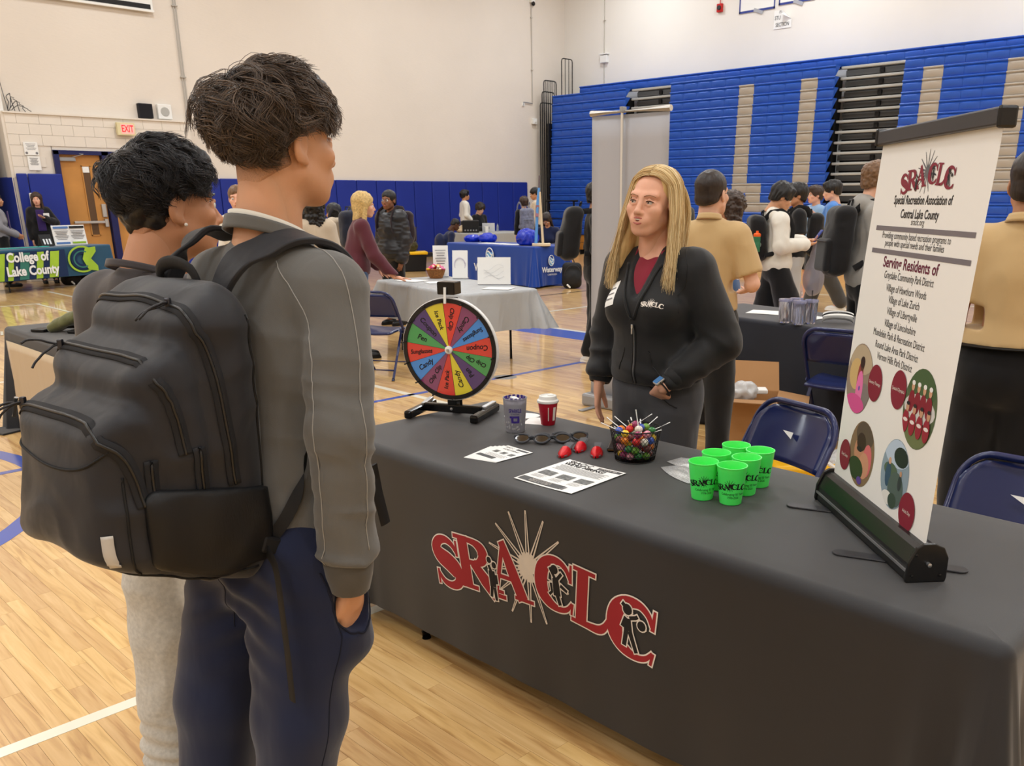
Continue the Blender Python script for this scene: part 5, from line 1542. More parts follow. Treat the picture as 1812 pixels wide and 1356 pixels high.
def arc(cx, cz, r0, r1, a0, a1, m, l, sz=1.0):
    mb = MB(); n = 26
    A = [cq(cx+r0*math.cos(R(a0+(a1-a0)*k/n)), cz+sz*r0*math.sin(R(a0+(a1-a0)*k/n)), l) for k in range(n+1)]; B = [cq(cx+r1*math.cos(R(a0+(a1-a0)*k/n)), cz+sz*r1*math.sin(R(a0+(a1-a0)*k/n)), l) for k in range(n+1)]
    mb.strip(A, B, .002, (0, -1, 0)); return mb.build('emblem_arc', m, ccl)
arc(1.62, .50, .27, .31, 35, 330, M_LIME, 2, .8); arc(1.62, .50, .12, .24, 40, 320, M_TEALD, 2, .8); arc(1.62, .5, .17, .20, 60, 300, M_SEA, 3, .8)
cpoly([(1.70, .70), (1.93, .72), (1.93, .63), (1.80, .50), (1.93, .36), (1.93, .26), (1.72, .30), (1.62, .50)], M_LIME, 3)
text_obj('lettering', 'College of', .225, M_PRW, frame(cq(.11, .60, 5), (1, 0, 0), (0, 0, 1)), ccl, ax='LEFT', sx=.86, offset=.008); text_obj('lettering', 'Lake County', .225, M_PRW, frame(cq(.07, .36, 5), (1, 0, 0), (0, 0, 1)), ccl, ax='LEFT', sx=.87, offset=.008)
def cw(x, y, z): return (_cm.x+math.cos(CR)*x-math.sin(CR)*y, _cm.y+math.sin(CR)*x+math.cos(CR)*y, z)
for k, x in enumerate((.52, .86)):
    t = thing('sign_holder', ('white sign with a blue heading on the college table', 'white sign with a dark heading and green marks on the college table')[k], 'sign', cw(x, -.05, .743), CR-.15)
    MB().box((0, 0, .19), (.32, .015, .37), M=Matrix.Rotation(R(-8), 3, 'X')).build('sheet', M_PAPER, t)
    MB().box((0, -.005, .335), (.28, .012, .04)).build('heading', (mat('head_blue', (90, 130, 190), rough=.7), M_INK)[k], t)
    for i in range(6): MB().box((0, -.016+.0, .27-.03*i), (.26-.04*(i % 3), .012, .008)).build('text_line', M_GREYINK, t)
    MB().box((0, -.03, .05), (.26, .012, .035)).build('footer', (mat('head_blue', (90, 130, 190), rough=.7), M_LIME)[k], t)
mb = MB()
for k in range(5): mb.tube([cw(-.75+.2*k+.09*math.cos(a), -.15+.06*math.sin(a), .752+.02*k*0) for a in np.linspace(0, 2*PI, 14, endpoint=False)], .008, 5, closed=True)
tag(mb.build('lanyard', mat('lanyard_teal', (60, 170, 160), rough=.6)), 'row of looped teal lanyards on the college table', 'lanyard')
t = thing('photo_tent', 'small dark table tent with white figures on the college table', 'sign', cw(.20, .0, .743), CR)
MB().prism([(-.07, 0), (.07, 0), (0, .22)], ((-.12, 0, 0), (0, 1, 0), (0, 0, 1)), .24).build('tent_card', M_BLACK, t)
for k in range(3): MB().box((-.06+.06*k, -.055, .09), (.03, .01, .1), M=Matrix.Rotation(R(-18), 3, 'X')).build('figure_print', M_PRW, t)
item('paper_plate', 'white round plate at the left end of the college table', 'plate', MB().lathe([(0, .004), (.07, .004), (.10, .02), (.10, .024), (.06, .008), (0, .008)], 20), M_PRW, cw(-1.0, -.2, .743), smooth=True)
floor_backpack('dark bag with a looped strap under the college table, nearer the left', cw(.62, .05, 0)[:2], CR, mat('cloth_pack_floor2', (30, 28, 28), rough=.7), w=.34, h=.34)
floor_backpack('dark bag under the right end of the college table', cw(1.0, .05, 0)[:2], CR, mat('cloth_pack_floor3', (36, 30, 30), rough=.7), w=.30, h=.34)

# ------------------------------------------------------------------ black table at the left behind the boys
LT = (2.12, 6.02)
table_under('folding table under the black cloth behind the boys', LT, .72, 2.40)
lcl, lfn = cloth('tablecloth', 'black cloth with a cream panel on the table behind the boys', -.385, .385, -1.25, 1.25, .742, .012, mat('black_cloth_plain', (34, 35, 39), rough=.88, spec=.22, sheen=.3), flare=.10, wave=.006, nl=60, ns=30, nv=18, loc=(LT[0], LT[1], 0), seed=4)
def lpt(f, z):
    q = (z-(.742-RC))/(.012-(.742-RC)); p = lfn(f, .12+.88*q); return (p.x-.006, p.y, z)
mb = MB(); mb.grid(lambda u, v: lpt(.028+.5*u+.012*(1-v), .03+.62*v), 24, 10)
o = mb.build('cream_panel', mat('cream_panel', (196, 172, 136), rough=.8, sheen=.3, fold=.006, fscale=5, fstretch=(1, 1, .3)), lcl, smooth='all'); md = o.modifiers.new('thick', 'SOLIDIFY'); md.thickness = .003
MB().box((-.46, 1.22, .008), (.26, .22, .012), rz=.3).build('cloth_fold', mat('black_cloth_plain', (34, 35, 39)), lcl, bevel=.004)
M_OLIVE = mat('olive_nylon', (96, 98, 58), rough=.65, sheen=.3, var=.12, vscale=20, fold=.008, fscale=14)
def pouch(label, loc, rz, tilt):
    t = thing('canvas_pouch', label, 'pouch', loc, rz)
    s = SDF((-.17, -.12, -.02), (.17, .12, .17), .008); Mt = np.array(Matrix.Rotation(R(tilt), 3, 'Y')); s.box((0, 0, .055), (.13, .075, .032), .028, M=Mt); s.box((.02, .0, .085), (.10, .06, .022), .02, .02, M=Mt)
    V, F = s.net(); V = relax(V, F, 1); V = V+vnormals(V, F)*(vnoise(V, 25, 3)*.004)[:, None]; V[:, 2] -= V[:, 2].min(); mesh_np('pouch_body', V, F, M_OLIVE, t)
    MB().box((.0, .02, .03), (.32, .05, .012)).build('webbing', M_BLACK, t, bevel=.004)
    MB().box((-.19, -.02, .012), (.10, .09, .02)).build('buckle_strap', M_BLACK, t, bevel=.005)
pouch('olive canvas pouch lying nearest the table corner', (1.97, 6.62, .743), R(-55), -22); pouch('olive canvas pouch behind the first, nearer the grey t-shirt', (2.13, 6.38, .743), R(-50), -14)
for k, (x, y, r, lab) in enumerate(((1.88, 6.05, .5, 'black webbing strap on the black table in front of the pouches'), (1.86, 5.86, .9, 'black webbing strap with a buckle nearest the backpack'), (1.92, 5.95, .2, 'thin black strap between the other two straps'))):
    mb = MB(); mb.tube([(-.14, 0, .008), (-.05, .02, .014), (.04, -.01, .008), (.15, .015, .010)], .016, 6, flat=.3); mb.box((.03, .01, .018), (.05, .035, .016))
    item('strap', lab, 'strap', mb, M_BLACK, (x, y, .743), r)
t = thing('white_cup', 'white and yellow bowl on the black table behind the second boy', 'bowl', (2.26, 6.2, .743))
MB().lathe([(.04, 0), (.075, .05), (.08, .07), (.074, .07), (.035, .006), (0, .006)], 20).build('bowl', M_WHITE, t, smooth=True); MB().lathe([(.0802, .055), (.0812, .066), (.0795, .068), (.078, .056)], 20, closed=True).build('yellow_band', mat('band_yellow', (226, 180, 60), rough=.5), t)

# ------------------------------------------------------------------ black table at the right behind the woman
RT = (5.98, 3.08)
table_under('folding table under the black cloth at the right', RT, .70, 2.30, R(-8))
rcl, rfn = cloth('tablecloth', 'black cloth on the table with clear tumblers', -.38, .38, -1.2, 1.2, .742, .012, mat('black_cloth_navy', (28, 31, 42), rough=.85, spec=.25, sheen=.35), flare=.12, wave=.016, nl=60, ns=30, nv=18, loc=(RT[0], RT[1], 0), rz=R(-8), seed=6)
def rpt(f, z):
    q = (z-(.742-RC))/(.012-(.742-RC)); p = rfn(f, .12+.88*q); return (p.x-.006, p.y, z)
mb = MB(); mb.grid(lambda u, v: rpt(.02+.16*u, .03+.62*v), 10, 10)
o = mb.build('cream_panel', mat('cream_panel', (196, 172, 136)), rcl, smooth='all'); md = o.modifiers.new('thick', 'SOLIDIFY'); md.thickness = .003
M_CLEAR = mat('clear_acrylic', (236, 238, 246), rough=.06, trans=.92, ior=1.3)
for k, (x, y, lab) in enumerate(((5.66, 3.30, 'clear ribbed tumbler at the left front of the four'), (5.63, 3.17, 'clear ribbed tumbler with a straw at the right front of the four'), (5.76, 3.27, 'clear ribbed tumbler at the left back of the four'), (5.74, 3.14, 'clear ribbed tumbler with a dark straw at the right back'))):
    t = thing('tumbler', lab, 'tumbler', (x, y, .743), 0, 'clear tumblers on the black table')
    prof_ = [(0, .004), (.036, .0), (.040, .006), (.045, .15), (.0475, .153), (.0475, .158), (.042, .156), (.036, .010), (0, .010)]
    MB().lathe(prof_, 24).build('tumbler_body', M_CLEAR, t, smooth=True)
    MB().lathe([(.048, .150), (.050, .156), (.047, .168), (0, .170)], 24).build('lid', mat('lid_lilac', (190, 192, 222), rough=.1, trans=.6), t, smooth=True)
    for q in range(8): MB().tube([(.0405*math.cos(q*.785), .0405*math.sin(q*.785), .012), (.0462*math.cos(q*.785), .0462*math.sin(q*.785), .145)], .003, 5).build('rib', M_CLEAR, t, smooth=True)
    if k in (1, 3): MB().tube([(.0, 0, .02), (.02, .01, .23)], .004, 6).build('straw', M_DKGREY if k == 3 else M_CLEAR, t, smooth=True)
for k, (dx, dy, r) in enumerate(((.0, .62, .3), (.05, .42, .1), (-.02, .25, -.1))):
    x, y, z = on(RT, R(-8), dx, dy, .7455)
    item('paper_sheet', ('white flyer at the end of the black table nearest the woman', 'white flyer in the middle of the three on the black table', 'white flyer beside the clear tumblers')[k], 'paper', MB().box((0, 0, 0), (.22, .28, .002)).box((0, .05, .0015), (.16, .08, .001)), M_PAPER, (x, y, z+.001*k), r)
def visor(label, loc, rz):
    t = thing('sun_visor', label, 'visor', loc, rz)
    mb = MB(); mb.grid(lambda u, v: (.105*math.cos(PI*u), .10*math.sin(PI*u)*(1-.1*v), .010+.062*v+.012*math.sin(PI*u)), 20, 3); o = mb.build('band', M_WHITE, t, smooth='all'); md = o.modifiers.new('thick', 'SOLIDIFY'); md.thickness = .004
    mb = MB(); mb.grid(lambda u, v: ((.105+.02*math.sin(PI*u)*v)*math.cos(PI*u), -.10*v*math.sin(PI*u)-.02+.02*(1-v), .055+.035*math.sin(PI*u)-.012*v), 20, 6); o = mb.build('brim', M_WHITE, t, smooth='all'); md = o.modifiers.new('thick', 'SOLIDIFY'); md.thickness = .004
    for k in (.35, .62): MB().tube([(.106*math.cos(PI*u), -.10*k*math.sin(PI*u)-.012, .060+.035*math.sin(PI*u)-.012*k) for u in np.linspace(.04, .96, 16)], .003, 5).build('brim_stripe', M_INK, t, smooth=True)
visor('white sun visors nested on the black table by the tumblers', (5.84, 2.98, .743), R(-60))
lump('computer_mouse', 'small black object beyond the white visor', 'object', M_BLACK, (5.97, 2.80, .743), (.05, .035, .016), 2, amp=.001, res=.008)
item('paper_sheet', 'silver-grey leaflet at the front edge of the black table by the chair', 'paper', MB().box((0, 0, 0), (.2, .34, .003)), mat('leaflet_grey', (188, 186, 178), rough=.4), (5.62, 2.58, .7455), R(-6))

# ------------------------------------------------------------------ box, bags and shoes on the floor
M_CARD = mat('cardboard', (186, 140, 92), rough=.8, var=.06, vscale=6); M_CARDI = mat('cardboard_inside', (170, 128, 86), rough=.85)
t = thing('cardboard_box', 'open brown cardboard box with spread flaps on the floor', 'box', (4.92, 3.12, 0), R(-62))
bw, bd, bh = .42, .34, .36
for (c, s) in (((0, -bd/2, bh/2), (bw, .006, bh)), ((0, bd/2, bh/2), (bw, .006, bh)), ((-bw/2, 0, bh/2), (.006, bd, bh)), ((bw/2, 0, bh/2), (.006, bd, bh)), ((0, 0, .004), (bw, bd, .008))):
    MB().box(c, s).build('panel', M_CARD, t)
def flap(a, b, d, n): 
    a, b, d = Vector(a), Vector(b), Vector(d); mb = MB(); mb.v = [tuple(p+Vector(n)*k) for k in (0, .005) for p in (a, b, b+d, a+d)]
    for q in ((0, 1, 2, 3), (7, 6, 5, 4), (0, 4, 5, 1), (1, 5, 6, 2), (2, 6, 7, 3), (3, 7, 4, 0)): mb.face(*q)
    mb.build('flap', M_CARDI, t)
flap((-bw/2, -bd/2, bh), (bw/2, -bd/2, bh), (0.02, -.19, .02), (0, 0, 1)); flap((-bw/2, bd/2, bh), (bw/2, bd/2, bh), (-.02, .12, .17), (0, .5, 1))
flap((-bw/2, -bd/2, bh), (-bw/2, bd/2, bh), (-.17, 0, .12), (0, 0, 1)); flap((bw/2, -bd/2, bh), (bw/2, bd/2, bh), (.20, 0, -.03), (0, 0, 1))
item('foam_tray', 'white foam tray sticking out of the cardboard box', 'tray', MB().box((0, 0, 0), (.26, .10, .03)), M_WHITE, (4.94, 3.12, .385), R(-50), bevel=.008)
lump('bubble_wrap', 'crumpled clear wrap lying on top of the cardboard box', 'wrap', mat('wrap_film', (220, 222, 224), rough=.15, spec=.8, alpha=.75), (4.86, 3.09, .34), (.09, .07, .06), 9, amp=.018, freq=26, res=.012)
t = thing('yellow_package', 'yellow and black printed package in plastic on the floor', 'package', (4.70, 2.48, 0), R(-55))
lump_o = None
s = SDF((-.3, -.2, -.02), (.3, .2, .12), .014); s.box((0, 0, .04), (.25, .15, .04), .035); V, F = s.net(); V = relax(V, F, 1); V = V+vnormals(V, F)*(vnoise(V, 16, 3)*.010)[:, None]; V[:, 2] = np.maximum(V[:, 2], 0); mesh_np('package_body', V, F, mat('package_yellow', (232, 176, 26), rough=.35), t)
for k in range(4): MB().box((-.14+.09*k, .02, .088), (.05, .14+.02*(k % 2), .012), rz=.4).build('black_print', M_INK, t)
lump('plastic_wrap', 'clear plastic wrapping beside the yellow package', 'wrap', mat('wrap_film', (220, 222, 224)), (4.88, 2.36, 0), (.16, .11, .06), 12, amp=.025, freq=20, res=.016)
mb = MB(); mb.tube([(4.52, 2.40, .10), (4.60, 2.33, .12), (4.66, 2.27, .06), (4.58, 2.22, .012), (4.46, 2.26, .012)], .014, 8); tag(mb.build('white_hose', M_WHITE, smooth=True), 'white curled cable lying on the yellow package', 'cable')
lump('brown_bag', 'tan paper bag on the floor under the black table end', 'bag', mat('kraft', (186, 150, 98), rough=.8), (4.62, 3.72, 0), (.17, .12, .05), 3, amp=.01)
for k, (x, y) in enumerate(((4.45, 3.52), (4.55, 3.44))):
    t = thing('dress_shoe', ('shiny black dress shoe on the floor, nearer the woman', 'shiny black dress shoe on the floor, beside the first')[k], 'shoe', (x, y, 0), R(-120))
    V, F = shoe_vf_late(np.array((0, 0, .085)), (0, -1, 0), 1.0) if 'shoe_vf_late' in globals() else (None, None)
    MB().lathe([(.0, .055), (.03, .05), (.045, .03), (.046, .012), (.04, .0)], 16, (0, 0, 0), Matrix.Diagonal((1, 2.6, 1))).build('upper', mat('patent_black', (14, 14, 15), rough=.15, coat=.8), t, smooth='all')
lump('dark_jacket', 'black jacket heaped over the chair at the black table end', 'jacket', mat('cloth_jacket', (20, 20, 22), rough=.85), (5.34, 3.72, 0), (.16, .26, .34), 14, amp=.03, freq=9, res=.022)

# ------------------------------------------------------------------ people: shared builders
SKIN = {'fair': (226, 176, 150), 'tan': (190, 136, 102), 'olive': (204, 152, 118), 'brown': (138, 92, 66), 'dark': (84, 54, 40), 'rosy': (222, 168, 142)}
def skin(k): return mat('skin_'+k, SKIN[k], rough=.5, spec=.35, sss=.12, var=.05, vscale=14, bump=.0004, bscale=240)
def hairm(k, c): return mat('hair_'+k, c, rough=.42, spec=.5, var=.28, vscale=60, bump=.004, bscale=70, bstretch=(1, 1, .15))
HAIR = {'black': (22, 20, 21), 'brown': (58, 42, 33), 'dkbrown': (40, 30, 26), 'blond': (204, 172, 112), 'ltbrown': (112, 82, 56)}
def fab(name, c, rough=.85, fold=.0, **k): return mat('cloth_'+name, c, rough=rough, spec=.2, sheen=.25, bump=.0006, bscale=700, fold=fold, **k)

_HC = {}
def head_vf(res, detail=True, female=False):
    key = (res, detail, female)
    if key in _HC: return _HC[key]
    s = SDF((-.11, -.15, -.20), (.11, .14, .14), res)
    s.ell((0, .020, .040), (.074, .094, .076), .02)
    wf = .90 if female else 1.0
    s.ell((0, -.018, -.020), (.064*wf, .074, .088), .03)
    s.ell((0, -.048, -.066), (.048*wf, .046, .046), .025)
    s.ell((0, -.072, -.098), (.022, .020, .017), .018)
    for q in (-1, 1):
        s.cap((q*.052*wf*wf, .0, -.055), (q*.024*wf, -.062, -.092), .018*wf, .014*wf, .025)
        s.ell((q*.040, -.066, -.022), (.024, .022, .020), .02)
        s.cap((q*.012, -.086+(.004 if female else 0), .022), (q*.046, -.070+(.003 if female else 0), .026), .010, .010, .016)
        if female: s.ell((q*.036, -.058, -.036), (.020, .022, .028), .025)
    s.cap((0, .030, -.06), (0, .045, -.19), .050 if female else .056, .052 if female else .060, .03)
    if detail:
        for q in (-1, 1): s.ell((q*.032, -.098, .003), (.017, .016, .012), .014, sub=True)
        s.cap((0, -.089, .012), (0, -.108, -.030), .0068, .0110, .012)
        s.ell((0, -.1135, -.033), (.0105, .0095, .0088), .008)
        for q in (-1, 1):
            s.ell((q*.0115, -.101, -.036), (.0075, .010, .0070), .006)
            s.ell((q*.0065, -.108, -.0425), (.0032, .004, .003), .002, sub=True)
        s.ell((0, -.088, -.062), (.032, .014, .020), .018)
        if res < .005:
            for q in (-1, 1):   # lids
                s.cap((q*.0155, -.0878, .003), (q*.031, -.0918, .0096), .0030, .0036, .008); s.cap((q*.031, -.0918, .0096), (q*.049, -.0795, .003), .0036, .003, .008)
                s.cap((q*.0155, -.0880, -.003), (q*.031, -.0905, -.0085), .0028, .0028, .007); s.cap((q*.031, -.0905, -.0085), (q*.049, -.079, -.002), .0028, .0026, .007)
    for q in (-1, 1):
        Me = np.array(Matrix.Rotation(R(-q*22), 3, 'Z') @ Matrix.Rotation(R(12), 3, 'X'))
        s.ell((q*.077, .012, -.006), (.0085, .021, .033), .006, M=Me)
        if detail and res < .007:
            s.ell((q*.085, .008, -.004), (.006, .011, .018), .004, M=Me, sub=True)
            s.ell((q*.076, .004, -.034), (.006, .009, .009), .006)
    V, F = s.net(); V = relax(V, F, 1, .4)
    _HC[key] = (V, F)
    return V, F

def rotm(yaw=0, pitch=0, roll=0): return np.array(Matrix.Rotation(R(yaw), 3, 'Z') @ Matrix.Rotation(R(pitch), 3, 'X') @ Matrix.Rotation(R(roll), 3, 'Y'))

def hand_vf(wr, d, pn, side, curl=18, spread=1.0, size=1.0, res=.004, thumb=.0):
    """d: direction of the fingers, pn: direction the palm faces, side: +1 thumb to the d x pn side"""
    d = Vector(d).normalized(); pn = Vector(pn); pn = (pn-d*pn.dot(d)).normalized(); x = d.cross(pn)*side
    def P(a, b, c): return np.array(Vector(wr)+(x*a+pn*b+d*c)*size)
    s = SDF(np.array(wr)-.22*size, np.array(wr)+.22*size, res)
    k = .006
    s.cap(P(-.006, 0, -.03), P(-.004, 0, .03), .026*size, .024*size, .01, flat=(tuple(pn), 1.25))
    for (bx, L, r, ex) in ((.030, .070, .0092, .5), (.010, .079, .0095, .12), (-.010, .073, .0090, -.2), (-.029, .057, .0080, -.55)):
        s.cap(P(bx*.55, 0, .005), P(bx, .001, .088), .0150*size, .0115*size, .012, flat=(tuple(pn), 1.2))
        a = R(curl); p = P(bx, .001, .088); l = L*size
        dv = (d+x*ex*.16*spread).normalized()
        for j, fr in enumerate((.45, .30, .25)):
            ang = a*(.6+.75*j)
            dd = (dv*math.cos(ang)+pn*math.sin(ang))
            q = np.array(Vector(p)+dd*l*fr)
            s.cap(p, q, r*size*(1-.09*j), r*size*(.91-.09*j), .003); p = q
    t0, t1 = P(.020, .002, .015), P(.046, .012+thumb, .048)
    t2 = P(.054, .022+thumb*1.5, .078); t3 = P(.055, .028+thumb*1.8, .100)
    s.cap(t0, t1, .0165*size, .0125*size, .012); s.cap(t1, t2, .0115*size, .0100*size, .004); s.cap(t2, t3, .0100*size, .0080*size, .003)
    V, F = s.net()
    return relax(V, F, 1, .3), F

def J0(h, female=False):
    S = h/1.75
    j = dict(hip=(0, 0, .95), waist=(0, .0, 1.09), chest=(0, 0, 1.28), neck=(0, .025, 1.465), head=(0, -.015, 1.625))
    for n, q in (('l', 1), ('r', -1)):
        w = .138 if female else .160
        j['sh'+n] = (q*w, .02, 1.405); j['el'+n] = (q*(w+.045), .04, 1.125); j['wr'+n] = (q*(w+.05), -.03, .885)
        j['hp'+n] = (q*.085, 0, .92); j['kn'+n] = (q*.095, -.01, .50); j['an'+n] = (q*.10, .02, .085)
        j['to'+n] = (0, -1, 0)
    return {k: np.array(v)*(S if k[:2] != 'to' else 1) for k, v in j.items()}, S

def bounds(pts, m): a = np.array(pts); return a.min(0)-m, a.max(0)+m

def garment_top(j, S, t=.014, long=True, hem=None, res=.012, female=False, fat=1.0, sleeve=1.0, slack=.0, amp=.005, seed=1, hood=False, neckcut=True, freq=11, puff=False):
    pts = [j[k] for k in ('shl', 'shr', 'ell', 'elr', 'waist', 'neck')]+([j['wrl'], j['wrr']] if long else [])
    if hem is None: hem = j['hip'][2]-.03
    pts.append(np.array((0, j['hip'][1], hem)))
    lo, hi = bounds(pts, .20)
    s = SDF(lo, hi, res)
    c, w, hp = j['chest'], j['waist'], j['hip']
    f = fat
    s.ell(c, (.150*S*f+t, .104*S*f+t, .20*S), .05)
    s.ell(w, ((.122 if female else .140)*S*f+t, .098*S*f+t, .19*S), .06)
    s.ell(hp+np.array((0, 0, .03)), ((.158 if female else .152)*S*f+t+slack, .110*S*f+t+slack, .17*S), .05)
    if female:
        for q in (-1, 1): s.ell(c+np.array((q*.07, -.075*f, -.03))*S, (.07*S, .06*S, .07*S), .04)
    s.cap(j['shl']*np.array((.8,1,1))-np.array((0,0,.012)), j['shr']*np.array((.8,1,1))-np.array((0,0,.012)), .050*S+t, None, .05)
    for n in 'lr':
        s.cap(j['neck']+np.array((0, .0, -.012)), j['sh'+n]+np.array((0,0,-.004)), .046*S+t*.5, .046*S+t*.6, .04)
        a, b, e = j['sh'+n], j['el'+n], j['wr'+n]
        if long:
            s.cap(a, b, .048*S+t+slack*.5, .043*S+t+slack*.6, .03); s.cap(b, b+(e-b)*.97, .042*S+t+slack*.6, .032*S+t+slack*.2, .015)
        else:
            s.cap(a, a+(b-a)*.72*sleeve, .049*S+t+slack*.4, .050*S+t+slack*.6, .03)
            d = (b-a)/np.linalg.norm(b-a); p = a+(b-a)*.72*sleeve+d*.012
            s.cut(d, p, lo=np.minimum(p-.09, p+.09), hi=np.maximum(p-.09, p+.09))
    s.cut((0, 0, -1), (0, 0, hem))
    if neckcut: s.ell(j['neck']+np.array((0, -.035, .055))*S, (.062*S, .075*S, .06*S), .01, sub=True)
    if hood: s.ell(j['neck']+np.array((0, .06, .0))*S, (.12*S, .075*S, .075*S), .03)
    V, F = s.net(); V = relax(V, F, 1, .4)
    if amp:
        N = vnormals(V, F)
        Q = V*np.array((1, 1, .55 if not puff else 2.2))
        n = 1-2*np.abs(vnoise(Q, freq*(1 if not puff else 1.0), seed)) + .6*vnoise(Q, freq*2.1, seed+3)
        V = V+N*(n*amp)[:, None]
    return V, F

def garment_legs(j, S, t=.012, slack=.012, cuff=.03, short=None, res=.012, amp=.005, seed=2, fat=1.0):
    pts = [j[k] for k in ('hip', 'knl', 'knr', 'anl', 'anr')]+[j['waist']]
    lo, hi = bounds(pts, .19); s = SDF(lo, hi, res)
    s.ell(j['hip'], (.156*S*fat+t, .108*S*fat+t, .15*S), .04)
    s.ell(j['hip']+np.array((0, .045, -.06))*S, (.14*S*fat, .09*S*fat, .11*S), .05)
    for n in 'lr':
        a, b, e = j['hp'+n], j['kn'+n], j['an'+n]
        s.cap(a, b, .088*S*fat+t, .060*S+t+slack, .03)
        if short is None:
            s.cap(b, e+np.array((0, 0, cuff)), .056*S+t+slack, .042*S+t+slack, .03)
        else:
            d = (b-a)/np.linalg.norm(b-a); p = a+(b-a)*short
            s.cap(a, p, .09*S*fat+t, .078*S+t+slack, .02)
            s.cut(d, p, lo=p-.14, hi=p+.30*np.abs(d)+.14)
    s.cut((0, 0, 1), (0, 0, j['hip'][2]+.10*S))
    V, F = s.net(); V = relax(V, F, 1, .4)
    if amp:
        N = vnormals(V, F); Q = V*np.array((1, 1, .6))
        V = V+N*((1-2*np.abs(vnoise(Q, 10, seed))+.5*vnoise(Q, 22, seed))*amp)[:, None]
    return V, F

def shoe_vf(an, to, S, res=.008):
    d = np.array(to, dtype=float); d[2] = 0; d /= np.linalg.norm(d)
    M = np.stack([np.array((-d[1], d[0], 0)), d, np.array((0, 0, 1.))], 1)
    c = np.array((an[0], an[1], 0))+d*.06*S
    lo = np.minimum(c-.22, np.array(an)-.1); hi = np.maximum(c+.22, np.array(an)+.1); lo[2] = an[2]-.14; 
    z = an[2]-.085*S
    s = SDF(lo, hi, res)
    s.ell(c+np.array((0, 0, z+.03)), (.046*S, .142*S, .040*S), .01, M=M)
    s.cap(np.array(an)+np.array((0, 0, .02)), c-d*.07*S+np.array((0, 0, z+.035)), .040*S, .042*S, .02)
    s.cut((0, 0, -1), (0, 0, z+.001))
    return s.net()
def sole_mb(an, to, S):
    d = Vector(to); d.z = 0; d.normalize(); x = Vector((-d.y, d.x, 0)); c = Vector((an[0], an[1], 0))+d*.06*S; z = an[2]-.085*S
    pts = [(.048*S*math.cos(a)*(1 if math.sin(a) > 0 else .86), .148*S*math.sin(a)) for a in np.linspace(0, 2*PI, 16, endpoint=False)]
    return MB().prism(pts, (c+Vector((0, 0, z)), x*-1 if x.cross(d).z < 0 else x, d), .024*S)

def hair_vf(style, res, seed=1):
    s = SDF((-.16, -.15, -.34), (.16, .19, .19), res)
    th = dict(buzz=.006, short=.016, full=.030, curly=.05, long=.022, bun=.012, afro=.05)[style]
    s.ell((0, .024, .046), (.078+th, .097+th, .080+th), .01)
    s.ell((0, .055, -.02), (.070+th*.6, .060+th*.6, .075), .02)
    if style in ('full', 'curly', 'afro'): s.ell((0, -.05, .10), (.07, .055, .04), .02)
    low = {'buzz': -.045, 'short': -.05, 'full': -.055, 'curly': -.07, 'long': -.5, 'bun': -.05, 'afro': -.05}[style]
    if style == 'long':
        s.ell((0, .065, -.12), (.088, .050, .17), .03)
        for q in (-1, 1): s.cap((q*.076, -.005, .02), (q*.092, -.0, -.20), .026, .024, .03)
    if style == 'curly':
        s.ell((0, .07, -.12), (.11, .07, .14), .04)
        for q in (-1, 1): s.cap((q*.085, .0, .02), (q*.10, .0, -.17), .035, .035, .03)
        low = -.5
    if style == 'bun': s.ell((0, .125, .02), (.04, .04, .045), .01)
    s.ell((0, -.112, -.045), (.070, .068, .112), .012, sub=True)
    s.ell((0, -.075, -.10), (.062, .060, .08), .008, sub=True)
    if low > -.4:
        s.cut((0, -.45, -1), (0, .06, low))
        for q in (-1, 1): s.ell((q*.082, .0, -.035), (.022, .045, .042), .006, sub=True)
    V, F = s.net(); V = relax(V, F, 1, .4); N = vnormals(V, F)
    am = dict(buzz=.001, short=.005, full=.010, curly=.016, long=.004, bun=.003, afro=.012)[style]
    st = np.array((1, 1, .12)) if style in ('long', 'bun', 'full') else np.array((1, 1, 1))
    fq = dict(buzz=60, short=45, full=38, curly=30, long=55, bun=50, afro=40)[style]
    V = V+N*((vnoise(V*st, fq, seed)+.6*vnoise(V*st, fq*2.1, seed+5))*am)[:, None]
    return V, F

def put_head(j, yaw=0, pitch=0, roll=0, k=1.0):
    M = rotm(yaw, pitch, roll)*k
    c = np.array(j['head'])
    return lambda V: V @ M.T + c, M, c

